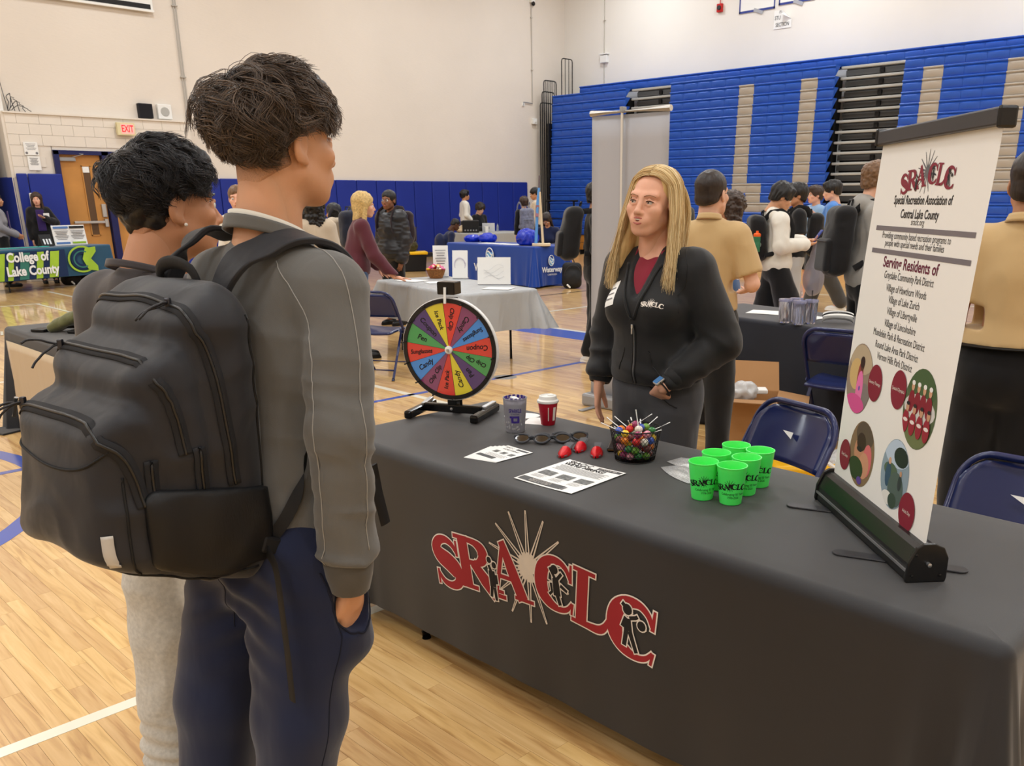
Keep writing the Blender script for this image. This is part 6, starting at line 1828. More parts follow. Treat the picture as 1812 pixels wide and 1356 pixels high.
def figure(label, loc, ang, h=1.75, over=None, skin_k='fair', hair=('short', 'dkbrown'), yaw=0, pitch=0, roll=0, top=None, legs=None, shoes=None, female=False, fat=1.0, res=.012, hres=.008, hands=('l', 'r'), curl=22, face=True, group=None, hand_res=.006, open_legs=True, build_legs=True, hand_dir=None, palm=None, brows=True):
    """ang: compass direction the person faces, in degrees. Returns the thing and its joints."""
    t = thing('person', label, 'person', (loc[0], loc[1], 0 if len(loc) < 3 else loc[2]), R(ang+90), group)
    j, S = J0(h, female)
    for k, v in (over or {}).items(): j[k] = np.array(v, dtype=float)
    parts = []
    tf, HM, hc = put_head(j, yaw, pitch, roll, S*1.0)
    V, F = head_vf(hres, face, female); parts.append((tf(V).astype(np.float32), F))
    lo, hi = bounds([v for k, v in j.items() if k[:2] != 'to'], .16)
    s = SDF(lo, hi, res)
    s.cap(hc+HM @ np.array((0, .035, -.08)), j['neck']+np.array((0, 0, -.03)), .050*S if female else .055*S, .060*S, .03)
    s.ell(j['chest'], (.135*S, .085*S, .17*S), .05); s.ell(j['waist'], (.11*S, .08*S, .16*S), .05); s.ell(j['hip'], (.135*S, .09*S, .13*S), .05)
    s.cap(j['shl']*.85+j['shr']*.15, j['shr']*.85+j['shl']*.15, .040*S, None, .04)
    for n in 'lr':
        s.cap(j['sh'+n], j['el'+n], .043*S, .039*S, .03)
        a = (j['el'+n]+(j['wr'+n]-j['el'+n])*.28)
        s.cap(j['el'+n], a, .039*S, .041*S, .015); s.cap(a, j['wr'+n], .041*S, .026*S, .015)
        if build_legs:
            s.cap(j['hp'+n], j['kn'+n], .08*S, .055*S, .03); a = j['kn'+n]+(j['an'+n]-j['kn'+n])*.3
            s.cap(j['kn'+n], a, .052*S, .056*S, .02); s.cap(a, j['an'+n], .056*S, .034*S, .02); s.cap(j['an'+n], j['an'+n]+np.array(j['to'+n])*.08-np.array((0, 0, .035)), .034*S, .03*S, .02)
    V, F = s.net(); parts.append((relax(V, F, 1, .4), F))
    for n in hands:
        d = j['wr'+n]-j['el'+n]; d = d/np.linalg.norm(d)
        if hand_dir and n in hand_dir: d = np.array(hand_dir[n])
        pn = (palm or {}).get(n, (-1 if n == 'l' else 1, .15, 0))
        parts.append(hand_vf(j['wr'+n]+d*.02, d, pn, 1 if n == 'l' else -1, curl, size=S*(.92 if female else 1.0), res=hand_res))
    V, F = join_vf(parts)
    mesh_np('body', V, F, skin(skin_k), t)
    hv = None
    if hair:
        V, F = hair_vf(hair[0], hres, seed=len(label))
        mesh_np('hair', tf(V), F, hairm(hair[1], HAIR[hair[1]]), t)
    if face and abs(((ang+yaw-R2(loc))+180) % 360-180) > 60:
        eyes_mb(tf, t, hres, hair[1] if hair else 'dkbrown', brows)
    if top:
        tp = dict(top); m = tp.pop('m'); nm = tp.pop('name', 'shirt')
        V, F = garment_top(j, S, res=res, female=female, fat=fat, **tp); mesh_np(nm, V, F, m, t)
    if legs:
        lg = dict(legs); m = lg.pop('m'); nm = lg.pop('name', 'trousers')
        V, F = garment_legs(j, S, res=res, fat=fat, **lg); mesh_np(nm, V, F, m, t)
    if shoes:
        for n in 'lr':
            V, F = shoe_vf(j['an'+n], j['to'+n], S); sh = mesh_np('shoe', V, F, shoes[0], t)
            sole_mb(j['an'+n], j['to'+n], S).build('sole', shoes[1], sh)
    return t, j, S, tf
def R2(loc): return math.degrees(math.atan2(loc[1], loc[0]))
def eyes_mb(tf, t, res, hk, brows=True):
    def T(p): return tuple(float(x) for x in tf(np.array([p]))[0])
    k = 1.0
    for q in (-1, 1):
        mb = MB(); mb.sphere((q*.031, -.0835, .0005), .0112, 10, 8); mb.v = [T(v) for v in mb.v]
        e = mb.build('eye', M_WHITEEYE, t, smooth='all')
        mb = MB(); mb.sphere((q*.031, -.0900, .0005), .0060, 10, 6, (1, .95, 1)); mb.v = [T(v) for v in mb.v]
        mb.build('iris', mat('iris_dark', (52, 36, 28), rough=.2), e, smooth='all')
        if brows:
            mb = MB(); mb.tube([(q*.014, -.0945, .0205), (q*.028, -.0950, .0245), (q*.046, -.080, .0215)], [.0022, .003, .0012], 6); mb.v = [T(v) for v in mb.v]
            mb.build('eyebrow', hairm(hk, HAIR[hk]), t, smooth='all')
    mb = MB(); mb.tube([(-.021, -.098, -.0625), (-.008, -.1065, -.0605), (0, -.1065, -.0615), (.008, -.1065, -.0605), (.021, -.098, -.0625)], [.002, .0042, .0040, .0042, .002], 6)
    mb.tube([(-.018, -.098, -.0685), (0, -.1055, -.0705), (.018, -.098, -.0685)], [.002, .0052, .002], 6); mb.v = [T(v) for v in mb.v]
    mb.build('lips', mat('lips', (176, 96, 90), rough=.4), t, smooth='all')
M_WHITEEYE = mat('eye_white', (226, 222, 216), rough=.2)

def backpack(label, loc, ang, back_y, z0, w=.30, d=.17, hgt=.46, m=None, strap_to=None, group=None, res=.012, lean=0, pocket=True, sh_z=1.42, sh_y=.02, name='backpack', bottle=False, sx=.10):
    """worn on the back of a figure at loc facing ang; local frame like the figure's"""
    m = m or fab('pack_black', (24, 24, 27), rough=.7)
    t = thing(name, label, 'backpack', (loc[0], loc[1], 0), R(ang+90), group)
    s = SDF((-w/2-.06, back_y-.03, z0-.06), (w/2+.06, back_y+d+.14, z0+hgt+.06), res)
    c = np.array((0, back_y+d/2, z0+hgt/2))
    s.box(c, (w/2, d/2, hgt/2), min(.075, d*.42), 0); s.ell(c+np.array((0, d*.12, -hgt*.12)), (w*.5, d*.55, hgt*.40), .04)
    V, F = s.net(); V = relax(V, F, 2, .5); N = vnormals(V, F); V = V+N*((vnoise(V, 13, 4)+.5*vnoise(V, 27, 5))*.005)[:, None]
    if lean: V[:, 1] += (V[:, 2]-z0-hgt)*-lean
    mesh_np('pack_body', V, F, m, t)
    if pocket:
        s = SDF((-w/2, back_y+d-.06, z0-.02), (w/2, back_y+d+.16, z0+hgt*.7), res)
        s.box((0, back_y+d+.015, z0+hgt*.30), (w*.40, .032, hgt*.24), .028)
        V, F = s.net(); V = relax(V, F, 2, .5)
        if lean: V[:, 1] += (V[:, 2]-z0-hgt)*-lean
        p = mesh_np('front_pocket', V, F, m, t)
        zz = [(x*w*.36, back_y+d+.062-.3*lean*0, z0+hgt*.50) for x in np.linspace(-1, 1, 9)]
        MB().tube(zz, .004, 6).build('zipper', M_DKGREY, p)
    MB().tube([(-.04, back_y+.03, z0+hgt), (-.03, back_y+.02, z0+hgt+.04), (.03, back_y+.02, z0+hgt+.04), (.04, back_y+.03, z0+hgt)], .008, 6).build('grab_handle', m, t, smooth=True)
    for q in (-1, 1):
        x = q*sx
        pts = [(x*.8, back_y+.02, z0+hgt-.05), (x, back_y-.04, sh_z+.055), (x*1.1, sh_y-.01, sh_z+.070), (x*1.2, sh_y-.085, sh_z+.02), (x*1.25, sh_y-.135, sh_z-.10), (x*1.3, sh_y-.125, sh_z-.22), (x*1.45, sh_y-.02, sh_z-.33), (x*1.4, back_y+.01, z0+.06)]
        q2 = []
        for i in range(len(pts)-1):
            for k in range(4): q2.append(Vector(pts[i]).lerp(Vector(pts[i+1]), k/4))
        q2.append(Vector(pts[-1]))
        MB().tube(q2, .024, 8, flat=.30, up=(1, 0, 0)).build('strap', m, t, smooth=True)
    return t

# ------------------------------------------------------------------ the crowd in the hall
K_KHAKI = fab('khaki', (196, 166, 120), rough=.8); K_BLACK = fab('black', (22, 22, 25)); K_BLKT = fab('black_trouser', (20, 20, 22)); K_GREYH = fab('grey_hoodie', (156, 153, 148))
K_WHITE = fab('off_white', (226, 222, 212)); K_LGREY = fab('light_grey', (172, 172, 174)); K_DGREY = fab('dark_grey', (66, 64, 62)); K_BLUE = fab('sky_blue', (84, 138, 214)); K_LBLUE = fab('pale_blue', (140, 176, 216))
K_MAROON = fab('maroon_knit', (92, 46, 56)); K_JEANS = fab('blue_jeans', (70, 98, 140)); K_PUFF = mat('black_puffer', (34, 35, 40), rough=.4, spec=.5); K_CREAM = fab('cream_fleece', (202, 186, 164)); K_NAVY = fab('navy_shirt', (26, 34, 66))
K_PURP = fab('purple_top', (58, 40, 96)); K_PINK = fab('pale_pink', (226, 206, 202))
S_WHITE = (fab('sneaker_white', (224, 222, 218)), fab('sneaker_sole', (240, 240, 238))); S_BLACK = (mat('black_leather', (18, 18, 18), rough=.4), mat('black_sole', (12, 12, 12), rough=.7))

# khaki shirts -----------------------------------------------------------------
def collar(t, j, S, m, r=.064, z=.035, hgt=.03):
    c = j['neck']
    mb = MB(); n = 20
    mb.grid(lambda u, v: (c[0]+(r+.012*(1-v))*math.cos(2*PI*u)*S, c[1]+.004+(r+.012*(1-v))*math.sin(2*PI*u)*S, c[2]+(z-.012+v*hgt)*S+.012*math.sin(2*PI*u)), n, 3)
    o = mb.build('collar', m, t, smooth='all'); md = o.modifiers.new('thick', 'SOLIDIFY'); md.thickness = .006
t, j, S, tf = figure('man in a khaki short-sleeved shirt seen from behind, standing behind the blonde woman', (4.255, 2.99), 22, 1.745, skin_k='fair', hair=('buzz', 'dkbrown'), yaw=-18, top=dict(m=K_KHAKI, long=False, t=.018, slack=.01, hem=.99, amp=.004, sleeve=1.05), legs=dict(m=K_BLKT), shoes=S_BLACK, fat=.98,
    over=dict(elr=(-.26, .02, 1.14), wrr=(-.20, -.20, 1.10), ell=(.25, .03, 1.14), wrl=(.12, -.2, 1.08)), res=.010, hres=.006, palm={'r': (.6, 0, .6)})
collar(t, j, S, K_KHAKI)
MB().bar((-.165, -.02, 1.405), (.165, -.02, 1.405), .004, .004)
def T_(tf, p): return tuple(float(x) for x in tf(np.array([p]))[0])
g = MB(); g.tube([T_(tf, (-.084, .0, .004)), T_(tf, (-.078, -.10, .004)), T_(tf, (-.05, -.118, .0))], .002, 6); g.build('spectacles', M_BLACK, t)
t, j, S, tf = figure('man in a khaki shirt and black trousers seen from behind, beside the white banner', (3.745, 1.165), 14, 1.775, skin_k='tan', hair=('buzz', 'dkbrown'), top=dict(m=K_KHAKI, long=False, t=.02, slack=.012, hem=1.045, amp=.004), legs=dict(m=K_BLKT, slack=.022, t=.018), shoes=S_BLACK, fat=1.14, res=.010, hres=.006)
collar(t, j, S, K_KHAKI, .068)
mb = MB(); mb.tube([(.196*math.cos(a), .004+.142*math.sin(a), 1.045) for a in np.linspace(0, 2*PI, 28, endpoint=False)], .022, 8, closed=True, flat=.35); mb.build('belt', S_BLACK[0], t, smooth=True)

# grey hoodie ---------------------------------------------------------------------
L5 = (6.68, 3.20)
t, j, S, tf = figure('teenager in a grey hoodie and black trousers half hidden by the white banner', L5, -42, 1.845, skin_k='fair', hair=('short', 'ltbrown'), yaw=12, pitch=8, top=dict(m=K_GREYH, name='hoodie', t=.028, slack=.02, hem=.90, hood=True, amp=.006), legs=dict(m=K_BLKT, slack=.02), shoes=S_WHITE,
    over=dict(elr=(-.25, .0, 1.13), wrr=(-.16, -.22, 1.08), ell=(.25, .0, 1.13), wrl=(.1, -.24, 1.1)), res=.010, hres=.006)
backpack('large black backpack on the teenager in the grey hoodie', L5, -42,   .155, 1.02, w=.31, d=.17, hgt=.52, lean=.05, sh_z=1.50, sh_y=.03)
# white hoodie, walking and looking at a phone -----------------------------------------
L4 = (8.15, 4.89)
t, j, S, tf = figure('boy in a white hoodie and black shorts walking and looking at a phone', L4, -46, 1.715, skin_k='olive', hair=('full', 'black'), pitch=26, top=dict(m=K_WHITE, name='hoodie', t=.024, slack=.02, hem=.86, hood=True, amp=.006), legs=dict(m=K_BLKT, name='shorts', short=.98, slack=.05), shoes=S_WHITE,
    over=dict(elr=(-.23, .02, 1.13), wrr=(-.08, -.26, 1.14), ell=(.23, -.02, 1.15), wrl=(.07, -.27, 1.17), knr=(-.1, -.14, .50), anr=(-.1, .02, .085), knl=(.1, .06, .48), anl=(.1, .36, .14)), res=.010, hres=.007, palm={'r': (.4, 0, 1), 'l': (-.4, 0, 1)}, curl=35)
backpack('black backpack with a green bottle worn by the boy in the white hoodie', L4, -46, .15, .98, w=.29, d=.17, hgt=.45, lean=-.10, sh_z=1.40, sh_y=.02)
o = MB().box((0, 0, 0), (.075, .012, .15), M=Matrix.Rotation(R(35), 3, 'X')).build('phone', mat('phone_blue', (40, 62, 150), rough=.25), bevel=.005)
def at_fig(loc, ang, p): 
    a = R(ang+90); c, s = math.cos(a), math.sin(a); return (loc[0]+c*p[0]-s*p[1], loc[1]+s*p[0]+c*p[1], p[2])
o.location = at_fig(L4, -46, (.0, -.40, 1.22)); o.rotation_euler = (0, 0, R(44)); tag(o, 'dark blue phone held by the boy in the white hoodie', 'phone')
t = thing('drink_bottle', 'green squeeze bottle with an orange lid in a backpack side pocket', 'bottle', at_fig(L4, -46, (-.168, .25, 1.075)), 0)
MB().lathe([(0, 0), (.034, .002), (.036, .01), (.036, .09), (.033, .10), (.036, .11), (.036, .15), (0, .15)], 16).build('bottle_body', mat('bottle_green', (52, 120, 84), rough=.4), t, smooth=True)
MB().lathe([(.037, .15), (.037, .172), (.028, .182), (.014, .185), (.012, .205), (0, .205)], 16).build('lid', mat('bottle_orange', (244, 100, 36), rough=.4), t, smooth=True)
o = MB().lathe([(0, .002), (.020, .002), (.021, 0)], 14, (.0, -.036, .07), Matrix.Rotation(R(90), 3, 'X')).build('round_mark', M_WHITE, t); 
text_obj('lettering', 'G', .034, M_INK, frame((.0, -.0388, .07), (1, 0, 0), (0, 0, 1)), t)
t.rotation_euler = (0, 0, R(59))
# thin plastic bag hanging from his hand
s = SDF((-.2, -.2, -.55), (.2, .2, .1), .012); s.ell((0, 0, -.34), (.13, .09, .17), .05); s.cap((0, 0, -.2), (0, 0, 0), .07, .02, .06)
V, F = s.net(); V = relax(V, F, 2); V = V+vnormals(V, F)*((1-2*np.abs(vnoise(V*np.array((1, 1, .4)), 18, 7)))*.010)[:, None]
o = mesh_np('plastic_bag', V, F, mat('bag_film', (150, 148, 160), rough=.3, alpha=.55, spec=.6)); o.location = at_fig(L4, -46, (.03, -.40, 1.13)); tag(o, 'thin grey plastic bag hanging from the hand of the boy in white', 'bag')
# black tee ---------------------------------------------------------------------
L6 = (9.70, 5.60)
t, j, S, tf = figure('boy in a black t-shirt and pale trousers facing the boy in the white hoodie', L6, 128, 1.735, skin_k='tan', hair=('full', 'black'), yaw=10, top=dict(m=K_BLACK, long=False, t=.02, slack=.02, hem=.88), legs=dict(m=K_LGREY, slack=.035), shoes=S_WHITE, over=dict(wrl=(.22, -.14, .96), wrr=(-.22, -.14, .96)), res=.012, hres=.007)
backpack('black backpack on the boy in the black t-shirt', L6, 128, .15, .92, w=.30, d=.17, hgt=.50)
# blue tee and friend -----------------------------------------------------------
L7 = (12.10, 6.43)
t, j, S, tf = figure('boy in a blue and white shirt with dark trousers and white sneakers', L7, 118, 1.80, skin_k='fair', hair=('full', 'black'), pitch=10, top=dict(m=K_BLUE, long=False, t=.02, slack=.02, hem=.93), legs=dict(m=K_DGREY, slack=.04), shoes=S_WHITE,
    over=dict(elr=(-.24, .0, 1.20), wrr=(-.14, -.24, 1.36), anr=(-.1, -.20, .085), knr=(-.1, -.1, .5), anl=(.1, .24, .10), knl=(.1, .04, .5)), res=.012, hres=.008)
V, F = garment_top(j, S, t=.023, long=False, hem=.95, res=.012, sleeve=.55, amp=0)
backpack('pale blue backpack on the boy in the blue shirt', L7, 118, .15, 1.02, w=.28, d=.15, hgt=.42, m=fab('pack_blue', (96, 140, 200), rough=.6))
L8 = (12.75, 7.05)
figure('boy with brown hair in a pale blue shirt and black shorts behind the others', L8, 150, 1.74, skin_k='rosy', hair=('full', 'brown'), top=dict(m=K_LBLUE, long=False, t=.02, slack=.015, hem=.92), legs=dict(m=K_BLKT, name='shorts', short=.95, slack=.04), shoes=S_WHITE, res=.013, hres=.009)
# woman with curly brown hair, red cap ----------------------------------------------
figure('woman with long curly brown hair in a pale pink top behind the khaki shirt', (6.85, 4.62), 120, 1.62, skin_k='tan', hair=('curly', 'brown'), yaw=20, female=True, top=dict(m=K_PINK, t=.016), legs=dict(m=K_JEANS), shoes=S_WHITE, res=.012, hres=.008)
t, j, S, tf = figure('person in a red cap and dark shirt far behind the blonde woman', (9.55, 7.26), -150, 1.76, skin_k='brown', hair=('short', 'black'), top=dict(m=K_DGREY, t=.02, long=False), legs=dict(m=K_BLKT), shoes=S_WHITE, res=.013, hres=.009)
mb = MB(); mb.lathe([(.100, .035), (.102, .07), (.085, .115), (.05, .137), (0, .142)], 24, (0, .018, 0)); mb.grid(lambda u, v: ((u-.5)*.15, -.06-.10*v*(1-(2*u-1)**2*.5), .050-.02*v), 8, 4); mb.v = [T_(tf, p) for p in mb.v]
mb.build('cap', fab('red_cap', (196, 32, 36)), t, smooth='all')
# walker behind the grey banner --------------------------------------------------------
L10 = (6.66, 6.02)
figure('person in black trousers and white shoes walking behind the grey banner', L10, -38, 1.74, skin_k='tan', hair=('short', 'black'), top=dict(m=K_BLACK, t=.02, hem=.95), legs=dict(m=K_BLKT, slack=.02), shoes=S_WHITE, over=dict(anr=(-.1, .10, .10)), res=.012, hres=.009)
backpack('black backpack with a hanging strap behind the grey banner', L10, -38, .14, 1.02, w=.30, d=.18, hgt=.50, lean=.12)
# blonde woman at the grey table ------------------------------------------------------
figure('blonde woman in a maroon sweater leaning on the grey table', (5.16, 7.98), -30, 1.66, skin_k='rosy', hair=('long', 'blond'), female=True, pitch=6, top=dict(m=K_MAROON, name='sweater', t=.022, hem=.86, slack=.008), legs=dict(m=K_JEANS, slack=.008), shoes=S_BLACK,
    over=dict(chest=(0, -.05, 1.20), neck=(0, -.07, 1.385), head=(0, -.115, 1.53), shl=(.155, -.07, 1.33), shr=(-.155, -.07, 1.33), elr=(-.19, -.16, 1.06), wrr=(-.17, -.36, .83), ell=(.2, -.05, 1.06), wrl=(.15, -.22, .92)), res=.011, hres=.007, palm={'r': (0, -.2, -1)}, hand_dir={'r': (0, -1, -.12)}, curl=5)
L12 = (6.90, 9.82)
t, j, S, tf = figure('girl with glasses in a black quilted coat looking back over her shoulder', L12, 190, 1.69, skin_k='brown', hair=('bun', 'black'), yaw=14, female=True, top=dict(m=K_PUFF, name='puffer_coat', t=.045, slack=.03, hem=.62, hood=True, amp=.009, puff=True, freq=9), legs=dict(m=K_BLKT), shoes=S_BLACK, res=.011, hres=.007)
g = MB()
for q in (-1, 1): g.tube([(q*.031+.021*math.cos(a), -.106+.012*abs(math.cos(a)), .001+.016*math.sin(a)) for a in np.linspace(0, 2*PI, 16, endpoint=False)], .0016, 5, closed=True)
g.v = [T_(tf, p) for p in g.v]; g.build('spectacles', M_GREYMET, t)
backpack('dark plum backpack worn over the black quilted coat', L12, 190, .17, 1.02, w=.28, d=.15, hgt=.42, m=fab('pack_plum', (40, 28, 34), rough=.7), sh_z=1.42)
figure('person with long curly black hair in a cream fleece', (5.09, 8.61), 72, 1.62, skin_k='tan', hair=('curly', 'black'), female=True, top=dict(m=K_CREAM, name='fleece', t=.035, slack=.02, hem=.85), legs=dict(m=K_BLKT), shoes=S_WHITE, res=.012, hres=.008)
L14 = (6.13, 9.73)
figure('person bending forward in a cream fleece under a black backpack', L14, 88, 1.62, skin_k='tan', hair=('short', 'black'), top=dict(m=K_CREAM, name='fleece', t=.03, hem=.80), legs=dict(m=K_BLKT), shoes=S_WHITE, over=dict(head=(0, -.20, 1.42), neck=(0, -.12, 1.33)), res=.013, hres=.009)
backpack('black and navy backpack on the bending person in cream fleece', L14, 88, .13, 1.02, w=.31, d=.20, hgt=.44, m=fab('pack_navy', (26, 30, 46), rough=.7))
figure('woman in a white top glimpsed between the two boys', (4.22, 8.51), -125, 1.72, skin_k='rosy', hair=('bun', 'ltbrown'), female=True, top=dict(m=K_WHITE, t=.016), legs=dict(m=K_JEANS), shoes=S_WHITE, res=.013, hres=.008)
# far group by the back tables ------------------------------------------------------------
SEAT = dict(hip=(0, .02, .50), waist=(0, .02, .66), hpl=(.09, 0, .48), hpr=(-.09, 0, .48), knl=(.11, -.42, .48), knr=(-.11, -.42, .48), anl=(.11, -.42, .09), anr=(-.11, -.42, .09))
def seat_over(dz=-.45, lean=0.0, **k):
    d = dict(SEAT)
    for n, (x, y, z) in dict(chest=(0, .0, 1.28), neck=(0, .02, 1.465), head=(0, -.02, 1.625), shl=(.175, .02, 1.41), shr=(-.175, .02, 1.41), ell=(.22, -.05, 1.14), elr=(-.22, -.05, 1.14), wrl=(.12, -.28, 1.12), wrr=(-.12, -.28, 1.12)).items(): d[n] = (x, y-lean*(z-.9), z+dz)
    d.update(k); return d
figure('boy in a navy t-shirt sitting hunched by the far grey table', (12.55, 16.0), -25, 1.70, skin_k='dark', hair=('buzz', 'black'), pitch=35, top=dict(m=K_NAVY, long=False, t=.02, hem=.46), legs=dict(m=K_BLKT), shoes=S_WHITE, over=seat_over(-.60, .45), res=.014, hres=.011)
figure('young man in a black and white jacket standing at the far table', (15.93, 19.2), -22, 1.77, skin_k='tan', hair=('full', 'black'), top=dict(m=K_WHITE, name='jacket', t=.022, hem=.98), legs=dict(m=K_BLKT), shoes=S_WHITE, over=dict(wrr=(-.18, -.18, .98), wrl=(.18, -.18, .98)), res=.014, hres=.011)
figure('boy with bushy dark hair working at a laptop', (16.2, 19.0), -90, 1.78, skin_k='fair', hair=('afro', 'dkbrown'), pitch=25, top=dict(m=K_BLACK, t=.02, hem=.60), legs=dict(m=K_BLKT), shoes=S_BLACK, over=seat_over(-.33, .12), res=.014, hres=.011)
L19 = (13.38, 14.19)
figure('girl in black with a patterned grey backpack at the blue table', L19, 62, 1.60, skin_k='fair', hair=('full', 'brown'), female=True, top=dict(m=K_BLACK, t=.018), legs=dict(m=K_JEANS), shoes=S_WHITE, res=.014, hres=.011)
backpack('grey patterned backpack on the girl in black', L19, 62, .14, .92, w=.30, d=.16, hgt=.46, m=fab('pack_grey', (112, 116, 136), rough=.7, var=.3, vscale=22))
figure('young man in a cream shirt standing beyond the flag stand', (14.94, 15.46), 132, 1.80, skin_k='tan', hair=('short', 'black'), pitch=20, top=dict(m=K_CREAM, t=.022), legs=dict(m=K_BLKT), shoes=S_WHITE, res=.014, hres=.011)
figure('person with long dark hair in navy sitting at the blue table', (13.0, 13.05), -150, 1.66, skin_k='tan', hair=('long', 'dkbrown'), female=True, pitch=45, top=dict(m=K_NAVY, t=.02, hem=.48), legs=dict(m=K_BLKT), shoes=S_BLACK, over=seat_over(-.45, .25), res=.014, hres=.011)
t, j, S, tf = figure('woman in a black cardigan with a name tag behind the college table', (5.74, 19.86), -100, 1.71, skin_k='rosy', hair=('long', 'brown'), female=True, yaw=-12, top=dict(m=K_BLACK, name='cardigan', t=.024, hem=.62, slack=.012), legs=dict(m=K_BLKT), shoes=S_BLACK, fat=1.12, over=dict(ell=(.26, -.02, 1.15), wrl=(.06, -.25, 1.24)), res=.013, hres=.010, palm={'l': (0, 0, 1)})
MB().box((0, -.157, 1.20), (.14, .02, .40)).build('purple_top', K_PURP, t, bevel=.01)
MB().box((.10, -.185, 1.30), (.10, .008, .07)).build('name_tag', M_PAPER, t)
t, j, S, tf = figure('woman in a grey cardigan and purple top at the left end of the college table', (4.97, 19.6), -18, 1.70, skin_k='tan', hair=('long', 'black'), female=True, top=dict(m=fab('grey_cardigan', (140, 138, 144)), name='cardigan', t=.024, hem=.72), legs=dict(m=K_BLKT), shoes=S_BLACK, over=dict(elr=(-.22, .0, 1.10), wrr=(-.05, -.24, .95), ell=(.22, .0, 1.1), wrl=(.06, -.25, .96)), res=.013, hres=.010)
MB().box((0, -.155, 1.16), (.15, .02, .44)).build('purple_top', K_PURP, t, bevel=.01)

# ------------------------------------------------------------------ tools for the three near people
from mathutils.bvhtree import BVHTree
def bvh_of(V, F): return BVHTree.FromPolygons([tuple(map(float, v)) for v in V], [tuple(int(i) for i in f) for f in F])
def snap(bv, p, off=.002):
    r = bv.find_nearest(Vector(p))
    return (r[0]+r[1]*off) if r[0] is not None else Vector(p)
def resample(pts, n):
    P = [Vector(p) for p in pts]; out = []
    for i in range(len(P)-1):
        p0, p1, p2, p3 = P[max(i-1, 0)], P[i], P[i+1], P[min(i+2, len(P)-1)]
        for k in range(n):
            t = k/n
            out.append(.5*((2*p1)+(-p0+p2)*t+(2*p0-5*p1+4*p2-p3)*t*t+(-p0+3*p1-3*p2+p3)*t**3))
    out.append(P[-1]); return out
def seam(name, bv, pts, m, parent, r=.0012, off=.0008, n=8, flat=1.0, sides=6):
    return MB().tube([snap(bv, p, off) for p in resample(pts, n)], r, sides, flat=flat).build(name, m, parent, smooth='all')
def band(name, bv, pts, w, m, parent, off=.002, n=8, th=.002):
    Q = resample(pts, n); A = []; B = []; N = []
    for i, p in enumerate(Q):
        r = bv.find_nearest(p); c, nn = r[0], r[1]
        t = (Q[min(i+1, len(Q)-1)]-Q[max(i-1, 0)]).normalized(); s = t.cross(nn).normalized()
        A.append(c+s*w/2+nn*off); B.append(c-s*w/2+nn*off); N.append(nn)
    return MB().strip(A, B, th, N).build(name, m, parent, smooth='all')

def strands(name, paths, radii, m, parent, tf=None, sides=3):
    """paths: (N, S, 3) array of strand points; radii: (N, S)"""
    P = np.asarray(paths, dtype=np.float32); N, S, _ = P.shape
    if tf is not None: P = tf(P.reshape(-1, 3)).reshape(N, S, 3).astype(np.float32)
    T = np.zeros_like(P); T[:, 1:-1] = P[:, 2:]-P[:, :-2]; T[:, 0] = P[:, 1]-P[:, 0]; T[:, -1] = P[:, -1]-P[:, -2]
    T /= np.maximum(np.linalg.norm(T, axis=2, keepdims=True), 1e-9)
    ref = np.tile(np.array((.31, .52, .79), dtype=np.float32), (N, 1))
    A = np.zeros_like(P)
    a = ref-T[:, 0]*np.sum(ref*T[:, 0], 1, keepdims=True); a /= np.linalg.norm(a, axis=1, keepdims=True)
    for i in range(S):
        a = a-T[:, i]*np.sum(a*T[:, i], 1, keepdims=True); a /= np.maximum(np.linalg.norm(a, axis=1, keepdims=True), 1e-9); A[:, i] = a
    B = np.cross(T, A); Rr = np.asarray(radii, dtype=np.float32)[:, :, None]
    V = np.stack([P+(A*math.cos(2*PI*k/sides)+B*math.sin(2*PI*k/sides))*Rr for k in range(sides)], 2)   # N,S,sides,3
    idx = np.arange(N*S*sides).reshape(N, S, sides)
    F = []
    for k in range(sides):
        k2 = (k+1) % sides
        F.append(np.stack([idx[:, :-1, k], idx[:, :-1, k2], idx[:, 1:, k2], idx[:, 1:, k]], -1).reshape(-1, 4))
    return mesh_np(name, V.reshape(-1, 3), np.concatenate(F), m, parent)

